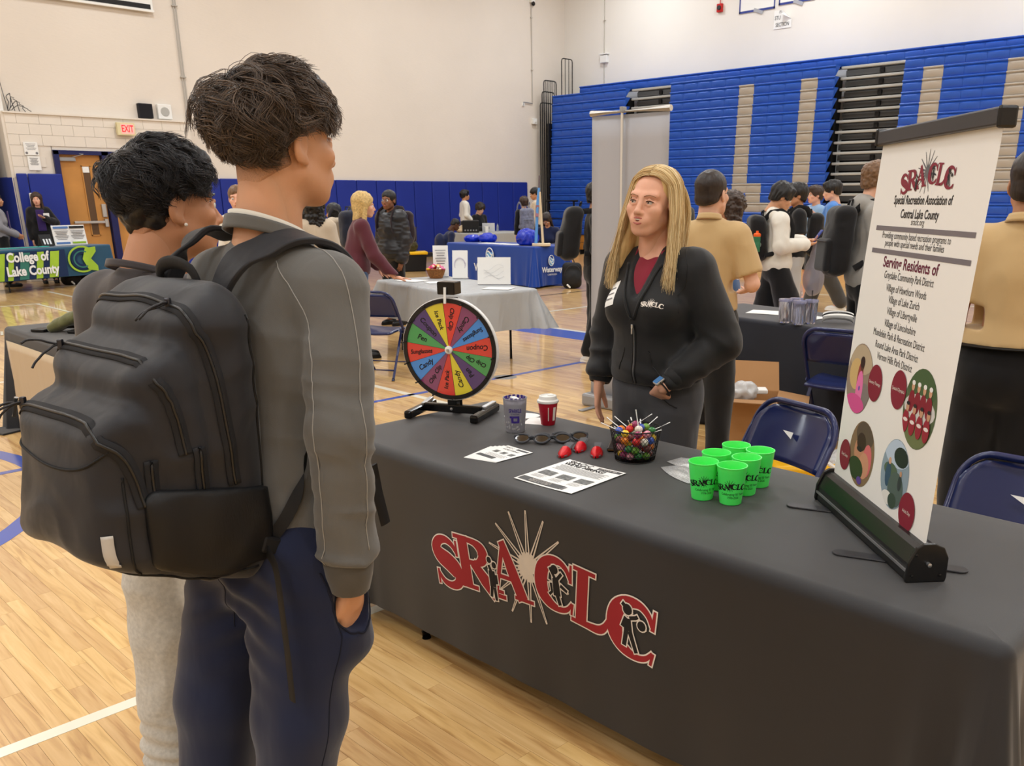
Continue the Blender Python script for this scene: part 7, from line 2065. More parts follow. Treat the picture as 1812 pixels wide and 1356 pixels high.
def hair_mat_strand(name, c1, c2, rough=.38):
    m = bpy.data.materials.new(name); m.use_nodes = True; nt = m.node_tree; N = nt.nodes; L = nt.links; b = N['Principled BSDF']
    ge = N.new('ShaderNodeNewGeometry'); cr = N.new('ShaderNodeValToRGB'); cr.color_ramp.elements[0].color = lin(c1); cr.color_ramp.elements[1].color = lin(c2)
    L.new(ge.outputs['Random Per Island'], cr.inputs[0]); L.new(cr.outputs[0], b.inputs['Base Color'])
    b.inputs['Roughness'].default_value = rough; b.inputs['Specular IOR Level'].default_value = .45
    return m
def fade_mat(name, skin_c, hair_c, z0, z1):
    m = bpy.data.materials.new(name); m.use_nodes = True; nt = m.node_tree; N = nt.nodes; L = nt.links; b = N['Principled BSDF']
    at = N.new('ShaderNodeAttribute'); at.attribute_name = 'head_z'
    nz = N.new('ShaderNodeTexNoise'); nz.inputs['Scale'].default_value = 420; nz.inputs['Detail'].default_value = 2
    tc = N.new('ShaderNodeTexCoord'); L.new(tc.outputs['Object'], nz.inputs['Vector'])
    mr = N.new('ShaderNodeMapRange'); mr.inputs[1].default_value = z0; mr.inputs[2].default_value = z1; L.new(at.outputs['Fac'], mr.inputs[0])
    ad = N.new('ShaderNodeMath'); ad.operation = 'MULTIPLY_ADD'; ad.inputs[1].default_value = .55; L.new(nz.outputs[0], ad.inputs[0]); 
    sb = N.new('ShaderNodeMath'); sb.operation = 'SUBTRACT'; sb.inputs[1].default_value = .27; L.new(mr.outputs[0], sb.inputs[0]); L.new(sb.outputs[0], ad.inputs[2])
    mx = N.new('ShaderNodeMix'); mx.data_type = 'RGBA'; mx.inputs[6].default_value = lin(skin_c); mx.inputs[7].default_value = lin(hair_c); mx.clamp_factor = True
    L.new(ad.outputs[0], mx.inputs[0]); L.new(mx.outputs[2], b.inputs['Base Color']); b.inputs['Roughness'].default_value = .6
    return m
def set_head_z(o, z):
    a = o.data.attributes.new('head_z', 'FLOAT', 'POINT'); a.data.foreach_set('value', np.asarray(z, dtype=np.float32))

def buzz_shell(parent, tf, res, name, skin_c, hair_c, z0, z1, low=-.085):
    s = SDF((-.12, -.14, -.15), (.12, .16, .16), res)
    s.ell((0, .020, .040), (.0750, .0950, .0770), .02); s.ell((0, .020, -.030), (.0585, .0640, .090), .03); s.cap((0, .030, -.06), (0, .040, -.13), .0568, .0585, .03)
    s.ell((0, -.125, -.03), (.085, .078, .13), .004, sub=True); s.ell((0, -.06, -.11), (.066, .075, .085), .004, sub=True)
    for q in (-1, 1): s.ell((q*.078, .012, -.012), (.022, .026, .040), .004, sub=True)
    for q in (-1, 1): s.cut((q*.75, 0, -.66), (0, .06, low-.005))
    V, F = s.net(); V = relax(V, F, 1, .4)
    o = mesh_np('short_hair', tf(V), F, fade_mat(name, skin_c, hair_c, z0, z1), parent); set_head_z(o, V[:, 2]+.35*np.maximum(0, -V[:, 1])*0)
    return o

def wavy_hair(parent, tf, seed, c1, c2, region, length, flow, vol, nclump=420, per=9, wave=.010, rad=.0013, base=None, S=11):
    rg = np.random.RandomState(seed); roots = []
    while len(roots) < nclump:
        v = rg.normal(size=3); v /= np.linalg.norm(v)
        p = np.array((0, .020, .042))+v*np.array((.078, .098, .080))
        if region(p): roots.append((p, v))
    paths = []; rad_ = []
    t = np.linspace(0, 1, S); C0 = np.array((0, .020, .042)); RD = np.array((.078, .098, .080))
    for p, v in roots:
        n = v/RD; n /= np.linalg.norm(n)
        f = flow(p, n); f = f-n*(f@n); f /= max(np.linalg.norm(f), 1e-6)
        L = length(p)*rg.uniform(.75, 1.25); h = vol(p)*rg.uniform(.15, 1.1)
        sd = np.cross(n, f); ph = rg.uniform(0, 6.28); fr = rg.uniform(5., 10.); am = wave*rg.uniform(.4, 1.3); fl = rg.uniform(-.2, 1.0)**3
        g = p[None]+f[None]*(L*t)[:, None]+sd[None]*(am*(np.sin(fr*t+ph)-math.sin(ph)))[:, None]
        for q in range(per):
            o = rg.normal(size=3)*.0060
            path = g+o[None]*(1-.6*t)[:, None]+rg.normal(size=3)[None]*(.004*t**2)[:, None]
            d = (path-C0)/RD; k = np.linalg.norm(d, axis=1)
            lift = .003+h*np.minimum(t*2.4, 1)**.7+.35*am*np.cos(fr*t*1.1+ph)*np.minimum(t*2, 1)+fl*(.020 if seed == 21 else .010)*t**3+rg.normal()*.0015
            low = np.clip((.02-path[:, 2])/.06, 0, 1)
            nd = d/np.maximum(k, .2)[:, None]
            path2 = C0+nd*RD+nd*lift[:, None]
            path = path*low[:, None]*.6+path2*(1-low*.6)[:, None]
            paths.append(path); r = rad*rg.uniform(.7, 1.3); rad_.append(r*(1-.75*t**2))
    return strands('hair_strands', np.array(paths), np.array(rad_), hair_mat_strand('strand_'+str(seed), c1, c2), parent, tf)

def base_hair(parent, tf, res, prims, subs, m, amp, freq, seed, low=None):
    s = SDF((-.18, -.17, -.36), (.18, .20, .20), res)
    for (c, r) in prims: s.ell(c, r, .02)
    for (c, r) in subs: s.ell(c, r, .006, sub=True)
    if low: s.cut(low[0], low[1])
    V, F = s.net(); V = relax(V, F, 1, .4); N = vnormals(V, F)
    V = V+N*((vnoise(V, freq, seed)+.6*vnoise(V, freq*2.2, seed+1))*amp)[:, None]
    return mesh_np('hair', tf(V), F, m, parent)

# ------------------------------------------------------------------ tall boy with the backpack
B1 = (.95, 1.755); B1A = 10.0
t1 = thing('person', 'tall boy with wavy brown hair in a grey sweatshirt and navy sweatpants, hand in pocket', 'person', (B1[0], B1[1], 0), R(B1A+90))
j1, S1 = J0(1.80)
for k, v in dict(hip=(0, .085, .90), waist=(0, .060, 1.07), chest=(0, .035, 1.29), neck=(0, .035, 1.505), head=(0, -.030, 1.715), shr=(-.180, .015, 1.432), shl=(.180, .02, 1.432), elr=(-.240, .085, 1.165), wrr=(-.226, .085, .838), ell=(.25, .06, 1.16), wrl=(.2, .05, .85),
                 hpr=(-.095, .10, .87), hpl=(.095, .11, .87), knr=(-.115, .165, .50), knl=(.115, .20, .50), anr=(-.12, .255, .085), anl=(.115, .275, .085)).items(): j1[k] = np.array(v, dtype=float)
tf1, HM1, hc1 = put_head(j1, -4, 0, 0, 1.06)
parts = []
V, F = head_vf(.004, True); parts.append((tf1(V).astype(np.float32), F))
s = SDF((-.35, -.2, .70), (.35, .3, 1.70), .009)
s.cap(hc1+HM1 @ np.array((0, .036, -.06)), j1['neck']+np.array((0, .01, -.04)), .056, .066, .03); s.cap((-.10, .02, 1.47), (.10, .02, 1.47), .05, None, .05); s.ell(j1['chest'], (.13, .08, .15), .04)
s.cap(j1['elr'], j1['wrr'], .040, .029, .01); s.cap(j1['shr'], j1['elr'], .04, .04, .02); s.cap(j1['shl'], j1['ell'], .04, .04, .02); s.cap(j1['ell'], j1['wrl'], .038, .028, .01)
V, F = s.net(); parts.append((relax(V, F, 1, .4), F))
parts.append(hand_vf(j1['wrr']+np.array((.01, -.01, -.03)), (.18, -.12, -1), (1, .1, .2), -1, 12, res=.004))
parts.append(hand_vf(j1['wrl']+np.array((0, 0, -.02)), (-.1, -.1, -1), (-1, .1, 0), 1, 20, res=.006))
V, F = join_vf(parts); mesh_np('body', V, F, skin('olive'), t1)
eyes_mb(tf1, t1, .004, 'dkbrown')
HB = hairm('dkbrown', HAIR['dkbrown'])
buzz_shell(t1, tf1, .004, 'fade_brown', (204, 152, 118), (48, 36, 30), -.085, .0, -.108)
base_hair(t1, tf1, .006, [((0, .022, .058), (.084, .104, .080)), ((0, .060, .018), (.076, .070, .060)), ((0, -.045, .100), (.062, .050, .032))], [((0, -.124, -.02), (.082, .075, .108)), ((0, -.04, -.085), (.12, .11, .088)), ((.088, -.01, -.025), (.034, .062, .068)), ((-.088, -.01, -.025), (.034, .062, .068))], HB, .007, 40, 3, ((0, -.15, -1), (0, .06, -.040)))
def reg1(p): return p[2] > .052-.75*max(0, p[1]-.02) and not (p[1] < -.055 and p[2] < .092)
def flow1(p, n):
    c = np.array((.02, .045, 0.)); d = p-c; d[2] = 0
    w = min(1, np.linalg.norm(d)/.07)
    return np.array((d[0]*9, d[1]*9, -.55*w))+np.array((-.35, -.75, 0))*(1-w)+np.array((-.15, -.55 if p[1] < .05 else .1, 0))
wavy_hair(t1, tf1, 21, (44, 35, 30), (112, 94, 80), reg1, lambda p: (.060+.035*(p[2] > .085)+.012*(p[1] > .07))*min(1, max(.35, (p[2]-.02)/.055+max(0, p[1]-.02)*12)), flow1, lambda p: .022+.010*(p[2] > .08)+.012*(p[1] > .07), nclump=700, per=13, wave=.013, rad=.0008, S=13)

# clothes
M_SWEAT = fab('sweat_grey', (98, 97, 95), rough=.9, fold=.004, fscale=14, fstretch=(1, 1, .5)); M_SWEATD = fab('sweat_rib', (80, 76, 70), rough=.9); M_STITCH = mat('stitch_grey', (150, 148, 144), rough=.8)
V, F = None, None
def crease(V, ax, f, seed):
    ax = np.array(ax, dtype=np.float32)+np.array((0, .25, 0), dtype=np.float32); u = V@ax
    return 1-2*np.abs(vnoise(V*.55+u[:, None]*ax[None]*1.5, f, seed))-.35
def sweat(j, S, t, hem, res, seed=4):
    s = SDF((-.42, -.26, .74), (.42, .34, 1.62), res)
    f = 1.0
    s.ell(j['chest'], (.160*S*f+t, .108*S+t, .21*S), .05); s.ell(j['waist'], (.150*S+t, .106*S+t, .20*S), .06); s.ell(j['hip']+np.array((0, 0, .04)), (.158*S+t*.9, .118*S+t*.9, .17*S), .05)
    s.cap(j['shl']*np.array((.75, 1, 1)), j['shr']*np.array((.75, 1, 1)), .052+t, None, .06)
    for n in 'lr':
        s.cap(j['neck']+np.array((0, .0, -.02)), j['sh'+n]+np.array((0, 0, 0.0)), .054+t*.4, .046+t*.6, .05)
        a, b, e = j['sh'+n], j['el'+n], j['wr'+n]
        s.cap(a, b, .056+t, .055+t, .035); s.cap(b, b+(e-b)*.80, .055+t, .047+t*.9, .02); s.cap(b+(e-b)*.80, b+(e-b)*.90, .047+t*.9, .040+t*.6, .02)
        d = (e-b)/np.linalg.norm(e-b); s.cut(d, b+(e-b)*.93, lo=e-.11, hi=e+np.array((.11, .11, .04)))
    s.cut((0, 0, -1), (0, 0, hem)); s.ell(j['neck']+np.array((0, -.040, .075)), (.066, .082, .075), .01, sub=True)
    V, F = s.net(); V = relax(V, F, 1, .4); N = vnormals(V, F)
    # creases: along the forearm and elbow of each sleeve, softer over the back
    d = np.zeros(len(V))
    for n in 'lr':
        b, e, a = j['el'+n], j['wr'+n], j['sh'+n]
        for c, r, w, fq in ((b, .13, .0055, 95), (b+(e-b)*.78, .11, .0075, 120), (a+np.array((0, .02, -.11)), .12, .006, 70)):
            q = np.linalg.norm(V-c, axis=1); m = np.exp(-(q/r)**2)
            d += m*w*1.5*crease(V, (e-b)/np.linalg.norm(e-b), fq/9., seed)
    d += .0045*(1-2*np.abs(vnoise(V*np.array((1, 1, .45)), 9, seed)))
    return V+N*d[:, None], F
V, F = sweat(j1, S1, .008, .885, .0075); sw1 = mesh_np('sweatshirt', V, F, M_SWEAT, t1); bv = bvh_of(V, F)
seam('stitch_seam', bv, [(-.10, .10, 1.50), (-.16, .12, 1.42), (-.20, .13, 1.34), (-.225, .16, 1.26), (-.24, .17, 1.16), (-.235, .16, 1.0), (-.22, .15, .88)], M_STITCH, sw1, .0011)
seam('stitch_seam', bv, [(-.13, .02, 1.52), (-.20, .03, 1.47), (-.27, .05, 1.36), (-.31, .08, 1.2), (-.31, .08, 1.05), (-.28, .08, .92)], M_STITCH, sw1, .0011)
d = (j1['wrr']-j1['elr']); d /= np.linalg.norm(d)
def cuff(name, p, d, r0, r1, L, m, parent):
    a, b, _ = axes(d); p = Vector(p); d = Vector(d)
    mb = MB(); pr = [(r0*.96, 0), (r0, .006), ((r0+r1)/2+.002, L*.5), (r1, L-.004), (r1-.004, L), (r1-.008, L-.01)]
    for (r, z) in pr:
        for k in range(28): mb.v.append(tuple(p+d*z+(a*math.cos(2*PI*k/28)+b*math.sin(2*PI*k/28))*(r+.0008*(k % 2))))
    for i in range(len(pr)-1):
        for k in range(28): mb.face(i*28+k, i*28+(k+1) % 28, (i+1)*28+(k+1) % 28, (i+1)*28+k)
    return mb.build(name, m, parent, smooth='all')
cuff('cuff', j1['elr']+(j1['wrr']-j1['elr'])*.83, d, .053, .041, .078, M_SWEATD, sw1)
dl = (j1['wrl']-j1['ell']); dl /= np.linalg.norm(dl); cuff('cuff', j1['ell']+(j1['wrl']-j1['ell'])*.90, dl, .047, .040, .062, M_SWEATD, sw1)
nb = MB(); nb.grid(lambda u, v: (.074*math.cos(2*PI*u)*(1+.10*v), .022+.078*math.sin(2*PI*u)*(1+.10*v), 1.550+.030*math.sin(2*PI*u)-.026*v), 32, 4)
o = nb.build('neckband', M_SWEAT, sw1, smooth='all'); md = o.modifiers.new('thick', 'SOLIDIFY'); md.thickness = .007
nb = MB(); nb.grid(lambda u, v: (.070*math.cos(2*PI*u), .022+.074*math.sin(2*PI*u), 1.560+.030*math.sin(2*PI*u)-.02*v), 32, 2)
o = nb.build('tee_collar', K_WHITE, t1, smooth='all'); md = o.modifiers.new('thick', 'SOLIDIFY'); md.thickness = .003
mb = MB(); mb.grid(lambda u, v: ((.158+.026+.004*math.sin(40*u))*math.cos(2*PI*u), .082+(.118+.022)*math.sin(2*PI*u), .893-.058*v), 48, 3)
o = mb.build('waistband_rib', M_SWEATD, sw1, smooth='all'); md = o.modifiers.new('thick', 'SOLIDIFY'); md.thickness = .008
# sweatpants
M_NAVYP = fab('navy_sweat', (30, 36, 60), rough=.9, fold=.005, fscale=9, fstretch=(1, 1, .4))
s = SDF((-.36, -.20, .02), (.36, .46, 1.02), .008)
s.ell(j1['hip'], (.168, .125, .15), .04); s.ell(j1['hip']+np.array((0, .05, -.06)), (.15, .10, .12), .05)
for n in 'lr':
    a, b, e = j1['hp'+n], j1['kn'+n], j1['an'+n]
    s.cap(a, b, .112, .094, .025); s.cap(b, e+np.array((0, 0, .03)), .094, .072, .03)
s.cap((-.195, .070, .80), (-.180, .060, .68), .050, .056, .05); s.cut((0, 0, 1), (0, 0, .98))
s.cap((-.250, .090, .90), (-.228, .085, .755), .052, .038, .008, sub=True)
V, F = s.net(); V = relax(V, F, 1, .4); N = vnormals(V, F)
d = .007*(1-2*np.abs(vnoise(V*np.array((1, 1, .35)), 8, 9)))+.004*vnoise(V*np.array((1, 1, .6)), 16, 3)
q = np.linalg.norm(V-np.array((0, .2, .80)), axis=1); d += .006*np.exp(-(q/.16)**2)*np.sin(90*(V[:, 2]+.5*np.abs(V[:, 0])))
V = V+N*d[:, None]; pn1 = mesh_np('sweatpants', V, F, M_NAVYP, t1); bv = bvh_of(V, F)
seam('side_seam', bv, [(-.21, .10, .86), (-.23, .12, .72), (-.225, .15, .6), (-.22, .18, .45), (-.21, .22, .3)], mat('seam_navy', (18, 22, 40), rough=.9), pn1, .0014, .0002)
seam('pocket_edge', bv, [(-.20, .14, .87), (-.235, .125, .80), (-.245, .09, .735), (-.245, .06, .715), (-.24, .02, .75), (-.225, -.01, .82)], mat('seam_navy', (18, 22, 40)), pn1, .0024, .001)
seam('back_seam', bv, [(0, .22, .88), (0, .24, .80), (0, .22, .72)], mat('seam_navy', (18, 22, 40)), pn1, .0014, .0)
for n in 'lr':
    V, F = shoe_vf(j1['an'+n], (0, -1, 0), 1.05); sh = mesh_np('shoe', V, F, S_WHITE[0], t1); sole_mb(j1['an'+n], (0, -1, 0), 1.05).build('sole', S_WHITE[1], sh)

# the backpack
M_PACK = mat('pack_nylon', (30, 31, 37), rough=.55, spec=.4, sheen=.12, bump=.0005, bscale=900, fold=.006, fscale=9, fstretch=(1, 1, 1)); M_PACKB = mat('pack_black', (20, 20, 22), rough=.65, spec=.35, fold=.003, fscale=12); M_ZIP = mat('zip_black', (16, 16, 18), rough=.35, spec=.6); M_ZIPT = mat('zip_tape', (30, 30, 33), rough=.8)
pk = thing('backpack', 'big black backpack with a grey reflective strip on the tall boy', 'backpack', (B1[0], B1[1], 0), R(B1A+90-3))
s = SDF((-.30, .04, .76), (.42, .62, 1.56), .008)
cx = .050
s.box((cx, .235, 1.155), (.185, .085, .305), .075, 0); s.cut((0, .60, 1), (0, .25, 1.445), k=.02)
b = SDF((-.30, .04, .76), (.42, .62, 1.56), .008); b.box((cx, .335, 1.11), (.180, .075, .262), .065, 0); b.cut((0, .62, 1), (0, .34, 1.352), k=.02)
c = SDF((-.30, .04, .76), (.42, .62, 1.56), .008); c.box((cx+.005, .415, 1.06), (.175, .075, .222), .07, 0); c.cut((0, .62, 1), (0, .42, 1.262), k=.02); c.ell((cx+.01, .44, 1.0), (.165, .090, .19), .05)
for q in (b, c):
    k = .010; hh = np.clip(.5+.5*(s.d-q.d)/k, 0, 1); s.d = (s.d*(1-hh)+q.d*hh-k*hh*(1-hh)).astype(np.float32)
s.cut((0, .45, -1), (cx, .30, .885), k=.04)
V, F = s.net(); V = relax(V, F, 2, .45); N = vnormals(V, F)
d = .006*vnoise(V, 8, 2)+.0035*(1-2*np.abs(vnoise(V, 13, 5)))
lowm = np.clip((1.10-V[:, 2])/.2, 0, 1)*(V[:, 1] > .40)
d += .010*lowm*np.sin(38*(V[:, 2]*.75+V[:, 0]*.8)+2*vnoise(V, 6, 8))
V = V+N*d[:, None]
V[:, 0] += .10*np.clip((V[:, 1]-.2)/.3, 0, 1)*np.clip((1.1-V[:, 2])/.25, 0, 1)*(V[:, 0]-cx > 0)*.35
pb = mesh_np('pack_body', V, F, M_PACK, pk); bvp = bvh_of(V, F)
X0 = cx-.185
def zipper(pts, label=None):
    z = band('zipper_tape', bvp, pts, .026, M_ZIPT, pk, off=.0012, n=7, th=.0018)
    MB().tube([snap(bvp, p, .0042) for p in resample(pts, 7)], .0032, 6).build('zipper_teeth', M_ZIP, z, smooth='all')
    for o in (-.011, .011):
        pass
zipper([(.25, .27, 1.40), (.18, .285, 1.425), (.05, .29, 1.432), (-.05, .288, 1.425), (-.112, .275, 1.38), (-.132, .262, 1.30), (-.134, .255, 1.20), (-.134, .25, 1.08)])
zipper([(.25, .36, 1.31), (.18, .372, 1.335), (.06, .378, 1.342), (-.04, .374, 1.335), (-.105, .36, 1.29), (-.128, .345, 1.22), (-.130, .34, 1.16)])
zipper([(.25, .45, 1.20), (.18, .462, 1.228), (.06, .468, 1.235), (-.03, .462, 1.228), (-.09, .445, 1.19), (-.118, .43, 1.13), (-.122, .425, 1.08)])
zipper([(-.131, .315, 1.17), (-.133, .312, 1.08), (-.133, .31, 1.02)]); zipper([(-.128, .40, 1.16), (-.129, .40, 1.08), (-.128, .395, 1.03)])
for pts in ([(.25, .50, 1.175), (.15, .51, 1.165), (.02, .51, 1.152), (-.06, .49, 1.158), (-.10, .46, 1.19)], [(-.125, .455, 1.14), (-.125, .46, 1.0), (-.12, .46, .90)], [(.25, .49, .93), (.12, .51, .905), (0, .50, .895), (-.10, .46, .89), (-.13, .36, .89), (-.13, .22, .90)], [(-.125, .17, 1.40), (-.130, .165, 1.25), (-.130, .165, 1.05), (-.13, .168, .92)]):
    seam('piping', bvp, pts, M_PACKB, pk, .0026, .001)
# mesh bottle pocket on the right side
s = SDF((-.22, .10, .82), (-.06, .50, 1.18), .006); s.box((-.124, .30, 1.005), (.020, .130, .105), .03, 0); s.ell((-.130, .30, .99), (.022, .11, .09), .02); s.cut((0, -.22, 1), (0, .30, 1.085)); s.cut((0, .45, -1), (cx, .30, .900), k=.02)
V, F = s.net(); V = relax(V, F, 2); V = V+vnormals(V, F)*(.003*vnoise(V, 20, 3))[:, None]
M_MESH = mat('pocket_mesh', (14, 14, 16), rough=.5, spec=.4, bump=.0008, bscale=420, bstretch=(1, 1, .12)); sp = mesh_np('side_pocket', V, F, M_MESH, pk); bvs = bvh_of(V, F)
band('reflective_strip', bvp, [(-.112, .50, 1.040), (-.115, .50, .995), (-.118, .50, .955)], .021, mat('reflective_grey', (186, 181, 174), rough=.35, spec=.6), pk, off=.001, n=5, th=.0012)
for pts in ([(.235, .50, .955), (.215, .505, .965), (.185, .51, .955), (.16, .51, .935)], [(.23, .50, .935), (.215, .505, .925), (.20, .51, .938), (.19, .51, .922), (.175, .51, .932), (.165, .51, .918), (.15, .51, .925)]):
    seam('maker_mark', bvp, pts, mat('mark_grey', (150, 146, 140), rough=.6), pk, .0011, .0012)
MB().tube(resample([(.135, .19, 1.435), (.12, .20, 1.475), (.06, .205, 1.490), (.0, .205, 1.478), (-.015, .20, 1.44)], 5), .013, 8, flat=.45, up=(0, 1, 0)).build('grab_handle', M_PACKB, pk, smooth=True)
s1v = bvh_of(*sweat(j1, S1, .014, .885, .012))
def wstrap(pts, w, m, name, off=.010, th=.012, n=6, bvx=s1v):
    Q = resample(pts, n); A = []; B = []; N = []
    for i, p in enumerate(Q):
        r = bvx.find_nearest(p); nn = r[1] if r[3] < .05 else (p-Vector((cx*.5, .1, p.z))).normalized()
        c = r[0]+nn*off if r[3] < .035 else p
        t = (Q[min(i+1, len(Q)-1)]-Q[max(i-1, 0)]).normalized(); sd = t.cross(nn).normalized(); ww = w(i/(len(Q)-1)) if callable(w) else w
        A.append(c+sd*ww/2); B.append(c-sd*ww/2); N.append(nn)
    for _ in range(4):
        for X in (A, B, N):
            X[1:-1] = [(X[i-1]+X[i]*2+X[i+1])/4 for i in range(1, len(X)-1)]
    o = MB().strip(A, B, th, N).build(name, m, pk, smooth=40); md = o.modifiers.new('bevel', 'BEVEL'); md.width = th*.35; md.segments = 2
    return o
wstrap([(-.035, .17, 1.425), (-.060, .155, 1.475), (-.085, .11, 1.525), (-.105, .05, 1.545), (-.120, -.01, 1.525), (-.125, -.06, 1.48), (-.12, -.10, 1.42)], lambda u: .048+.016*min(1, u*3), M_PACK, 'shoulder_strap', .006, .014)
wstrap([(.135, .17, 1.43), (.130, .15, 1.48), (.125, .11, 1.53), (.12, .05, 1.55), (.13, -.02, 1.53), (.14, -.08, 1.47), (.15, -.12, 1.35)], lambda u: .048+.014*min(1, u*3), M_PACK, 'shoulder_strap', .006, .014)
wstrap([(-.115, .185, .930), (-.150, .15, .99), (-.168, .10, 1.09), (-.172, .04, 1.20), (-.16, -.08, 1.27)], .026, M_PACKB, 'webbing_strap', .004, .003)
MB().tube(resample([(-.125, .20, .935), (-.175, .21, .905), (-.205, .225, .82), (-.215, .23, .72), (-.222, .235, .625)], 6), .0145, 8, flat=.16, up=(0, 1, 0)).build('hanging_strap', M_PACKB, pk, smooth=True)
MB().box((-.130, .19, .935), (.035, .05, .035), M=Matrix.Rotation(R(25), 3, 'X')).build('strap_anchor', M_PACKB, pk, bevel=.006)
MB().tube([(-.172, -.060, 1.05), (-.170, -.072, .98), (-.172, -.086, .905)], .014, 8, flat=.25, up=(1, 0, 0)).build('strap_end', M_PACKB, pk, smooth=True)
rg = random.Random(12)
for (x, y, z) in ((.20, .385, 1.345), (.215, .47, 1.245), (-.05, .295, 1.44), (.22, .46, 1.23)):
    c = snap(bvp, (x, y, z), .006)
    for k in range(2):
        p = [c]; dd = Vector((rg.uniform(-.3, 1)*(1 if x > 0 else .6), .9, .25)).normalized()
        for q in range(6):
            dd = (dd+Vector((rg.uniform(-.4, .4), rg.uniform(-.1, .3), rg.uniform(-.55, .1)))).normalized(); p.append(p[-1]+dd*.012)
        MB().tube(resample(p, 3), .0024, 6).build('zipper_cord', mat('cord_speckled', (44, 44, 48), rough=.5, var=.6, vscale=300), pk, smooth='all')
    MB().box(c, (.010, .010, .020), rz=.6).build('zipper_slider', mat('gunmetal', (70, 70, 76), rough=.3, metal=.8), pk, bevel=.002)
MB().tube([snap(bvp, (.215, .47, 1.245), .02), snap(bvp, (.26, .50, 1.21), .018)], .004, 6).build('metal_pull', M_STEEL, pk, smooth=True)

# ------------------------------------------------------------------ second boy
B2 = (.873, 2.236); B2A = 14.0
t2 = thing('person', 'boy with thick black hair and an earring in a charcoal t-shirt with white line drawing', 'person', (B2[0], B2[1], 0), R(B2A+90))
j2, S2 = J0(1.70)
for k, v in dict(neck=(0, .030, 1.415), head=(0, -.068, 1.592), hip=(0, .03, .90), shr=(-.165, .02, 1.36), shl=(.165, .02, 1.36), elr=(-.20, .03, 1.09), ell=(.21, .03, 1.09), wrr=(-.14, -.16, .95), wrl=(.17, -.14, .93), knl=(.05, .07, .50), anl=(.05, .10, .095), hpl=(.06, .04, .88), knr=(-.10, -.02, .48), anr=(-.10, .02, .085)).items(): j2[k] = np.array(v, dtype=float)
tf2, HM2, hc2 = put_head(j2, -17, 0, 0, 1.07)
parts = []; V, F = head_vf(.004, True); parts.append((tf2(V).astype(np.float32), F))
s = SDF((-.33, -.3, .04), (.33, .25, 1.60), .010)
s.cap(hc2+HM2 @ np.array((0, .036, -.06)), j2['neck']+np.array((0, .01, -.04)), .055, .066, .03); s.ell(j2['chest'], (.13, .08, .15), .04); s.ell(j2['hip'], (.12, .08, .15), .04)
for n in 'lr': s.cap(j2['sh'+n], j2['el'+n], .044, .038, .02); s.cap(j2['el'+n], j2['wr'+n], .038, .027, .01); s.cap(j2['hp'+n], j2['kn'+n], .07, .05, .02); s.cap(j2['kn'+n], j2['an'+n], .05, .034, .02)
V, F = s.net(); parts.append((relax(V, F, 1, .4), F))
for n, q in (('l', 1), ('r', -1)): d = j2['wr'+n]-j2['el'+n]; parts.append(hand_vf(j2['wr'+n]+d*.05, d, (-q, .1, 0), q, 25, res=.005))
V, F = join_vf(parts); mesh_np('body', V, F, skin('tan'), t2)
eyes_mb(tf2, t2, .004, 'black')
mb = MB(); mb.sphere(T_(tf2, (-.0835, -.002, -.040)), .0042, 10, 8); mb.build('earring', mat('pearl', (236, 232, 226), rough=.15, spec=.9), t2, smooth='all')
buzz_shell(t2, tf2, .004, 'fade_black', (190, 136, 102), (26, 22, 22), -.06, .01, -.100)
base_hair(t2, tf2, .006, [((0, .022, .054), (.085, .100, .084)), ((0, .046, .000), (.072, .064, .066)), ((0, -.05, .095), (.066, .052, .034)), ((0, .045, -.040), (.058, .046, .040))], [((0, -.124, -.042), (.082, .075, .112)), ((0, -.03, -.095), (.11, .11, .07)), ((.085, -.01, -.035), (.03, .05, .055)), ((-.085, -.01, -.035), (.03, .05, .055))], hairm('black', HAIR['black']), .007, 38, 7, ((0, -.25, -1), (0, .08, -.058)))
def reg2(p): return p[2] > .040-1.15*max(0, p[1]-.0) and not (p[1] < -.058 and p[2] < .078)
def flow2(p, n):
    c = np.array((.01, .055, 0.)); d = p-c; d[2] = 0; w = min(1, np.linalg.norm(d)/.08)
    return np.array((d[0]*8, d[1]*8, -.8*w))+np.array((-.1, -.7, 0))*(1-w)+np.array((0, -.25 if p[1] < .02 else .1, 0))
wavy_hair(t2, tf2, 33, (15, 13, 14), (52, 50, 54), reg2, lambda p: (.052+.026*(p[2] > .085))*min(1, max(.40, (p[2]-.02)/.055+max(0, p[1]-.02)*10))*(.62 if p[1] < -.02 else 1), flow2, lambda p: .018+.012*(p[2] > .08)-.004*(p[1] > .06), nclump=720, per=13, wave=.011, rad=.00085, S=13)
M_TEE2 = fab('charcoal_tee', (68, 64, 66), rough=.9, fold=.004, fscale=9)
V, F = garment_top(j2, S2, t=.020, slack=.02, long=False, hem=.80, res=.0085, amp=.004, sleeve=1.0); te = mesh_np('t_shirt', V, F, M_TEE2, t2); bv2 = bvh_of(V, F)
mb = MB(); mb.grid(lambda u, v: (.070*math.cos(2*PI*u)*(1+.08*v), .026+.072*math.sin(2*PI*u)*(1+.08*v), 1.452+.024*math.sin(2*PI*u)-.016*v), 28, 3); o = mb.build('neckband', M_TEE2, te, smooth='all'); md = o.modifiers.new('thick', 'SOLIDIFY'); md.thickness = .005
M_ART = mat('line_print', (206, 204, 204), rough=.8)
rg = random.Random(6)
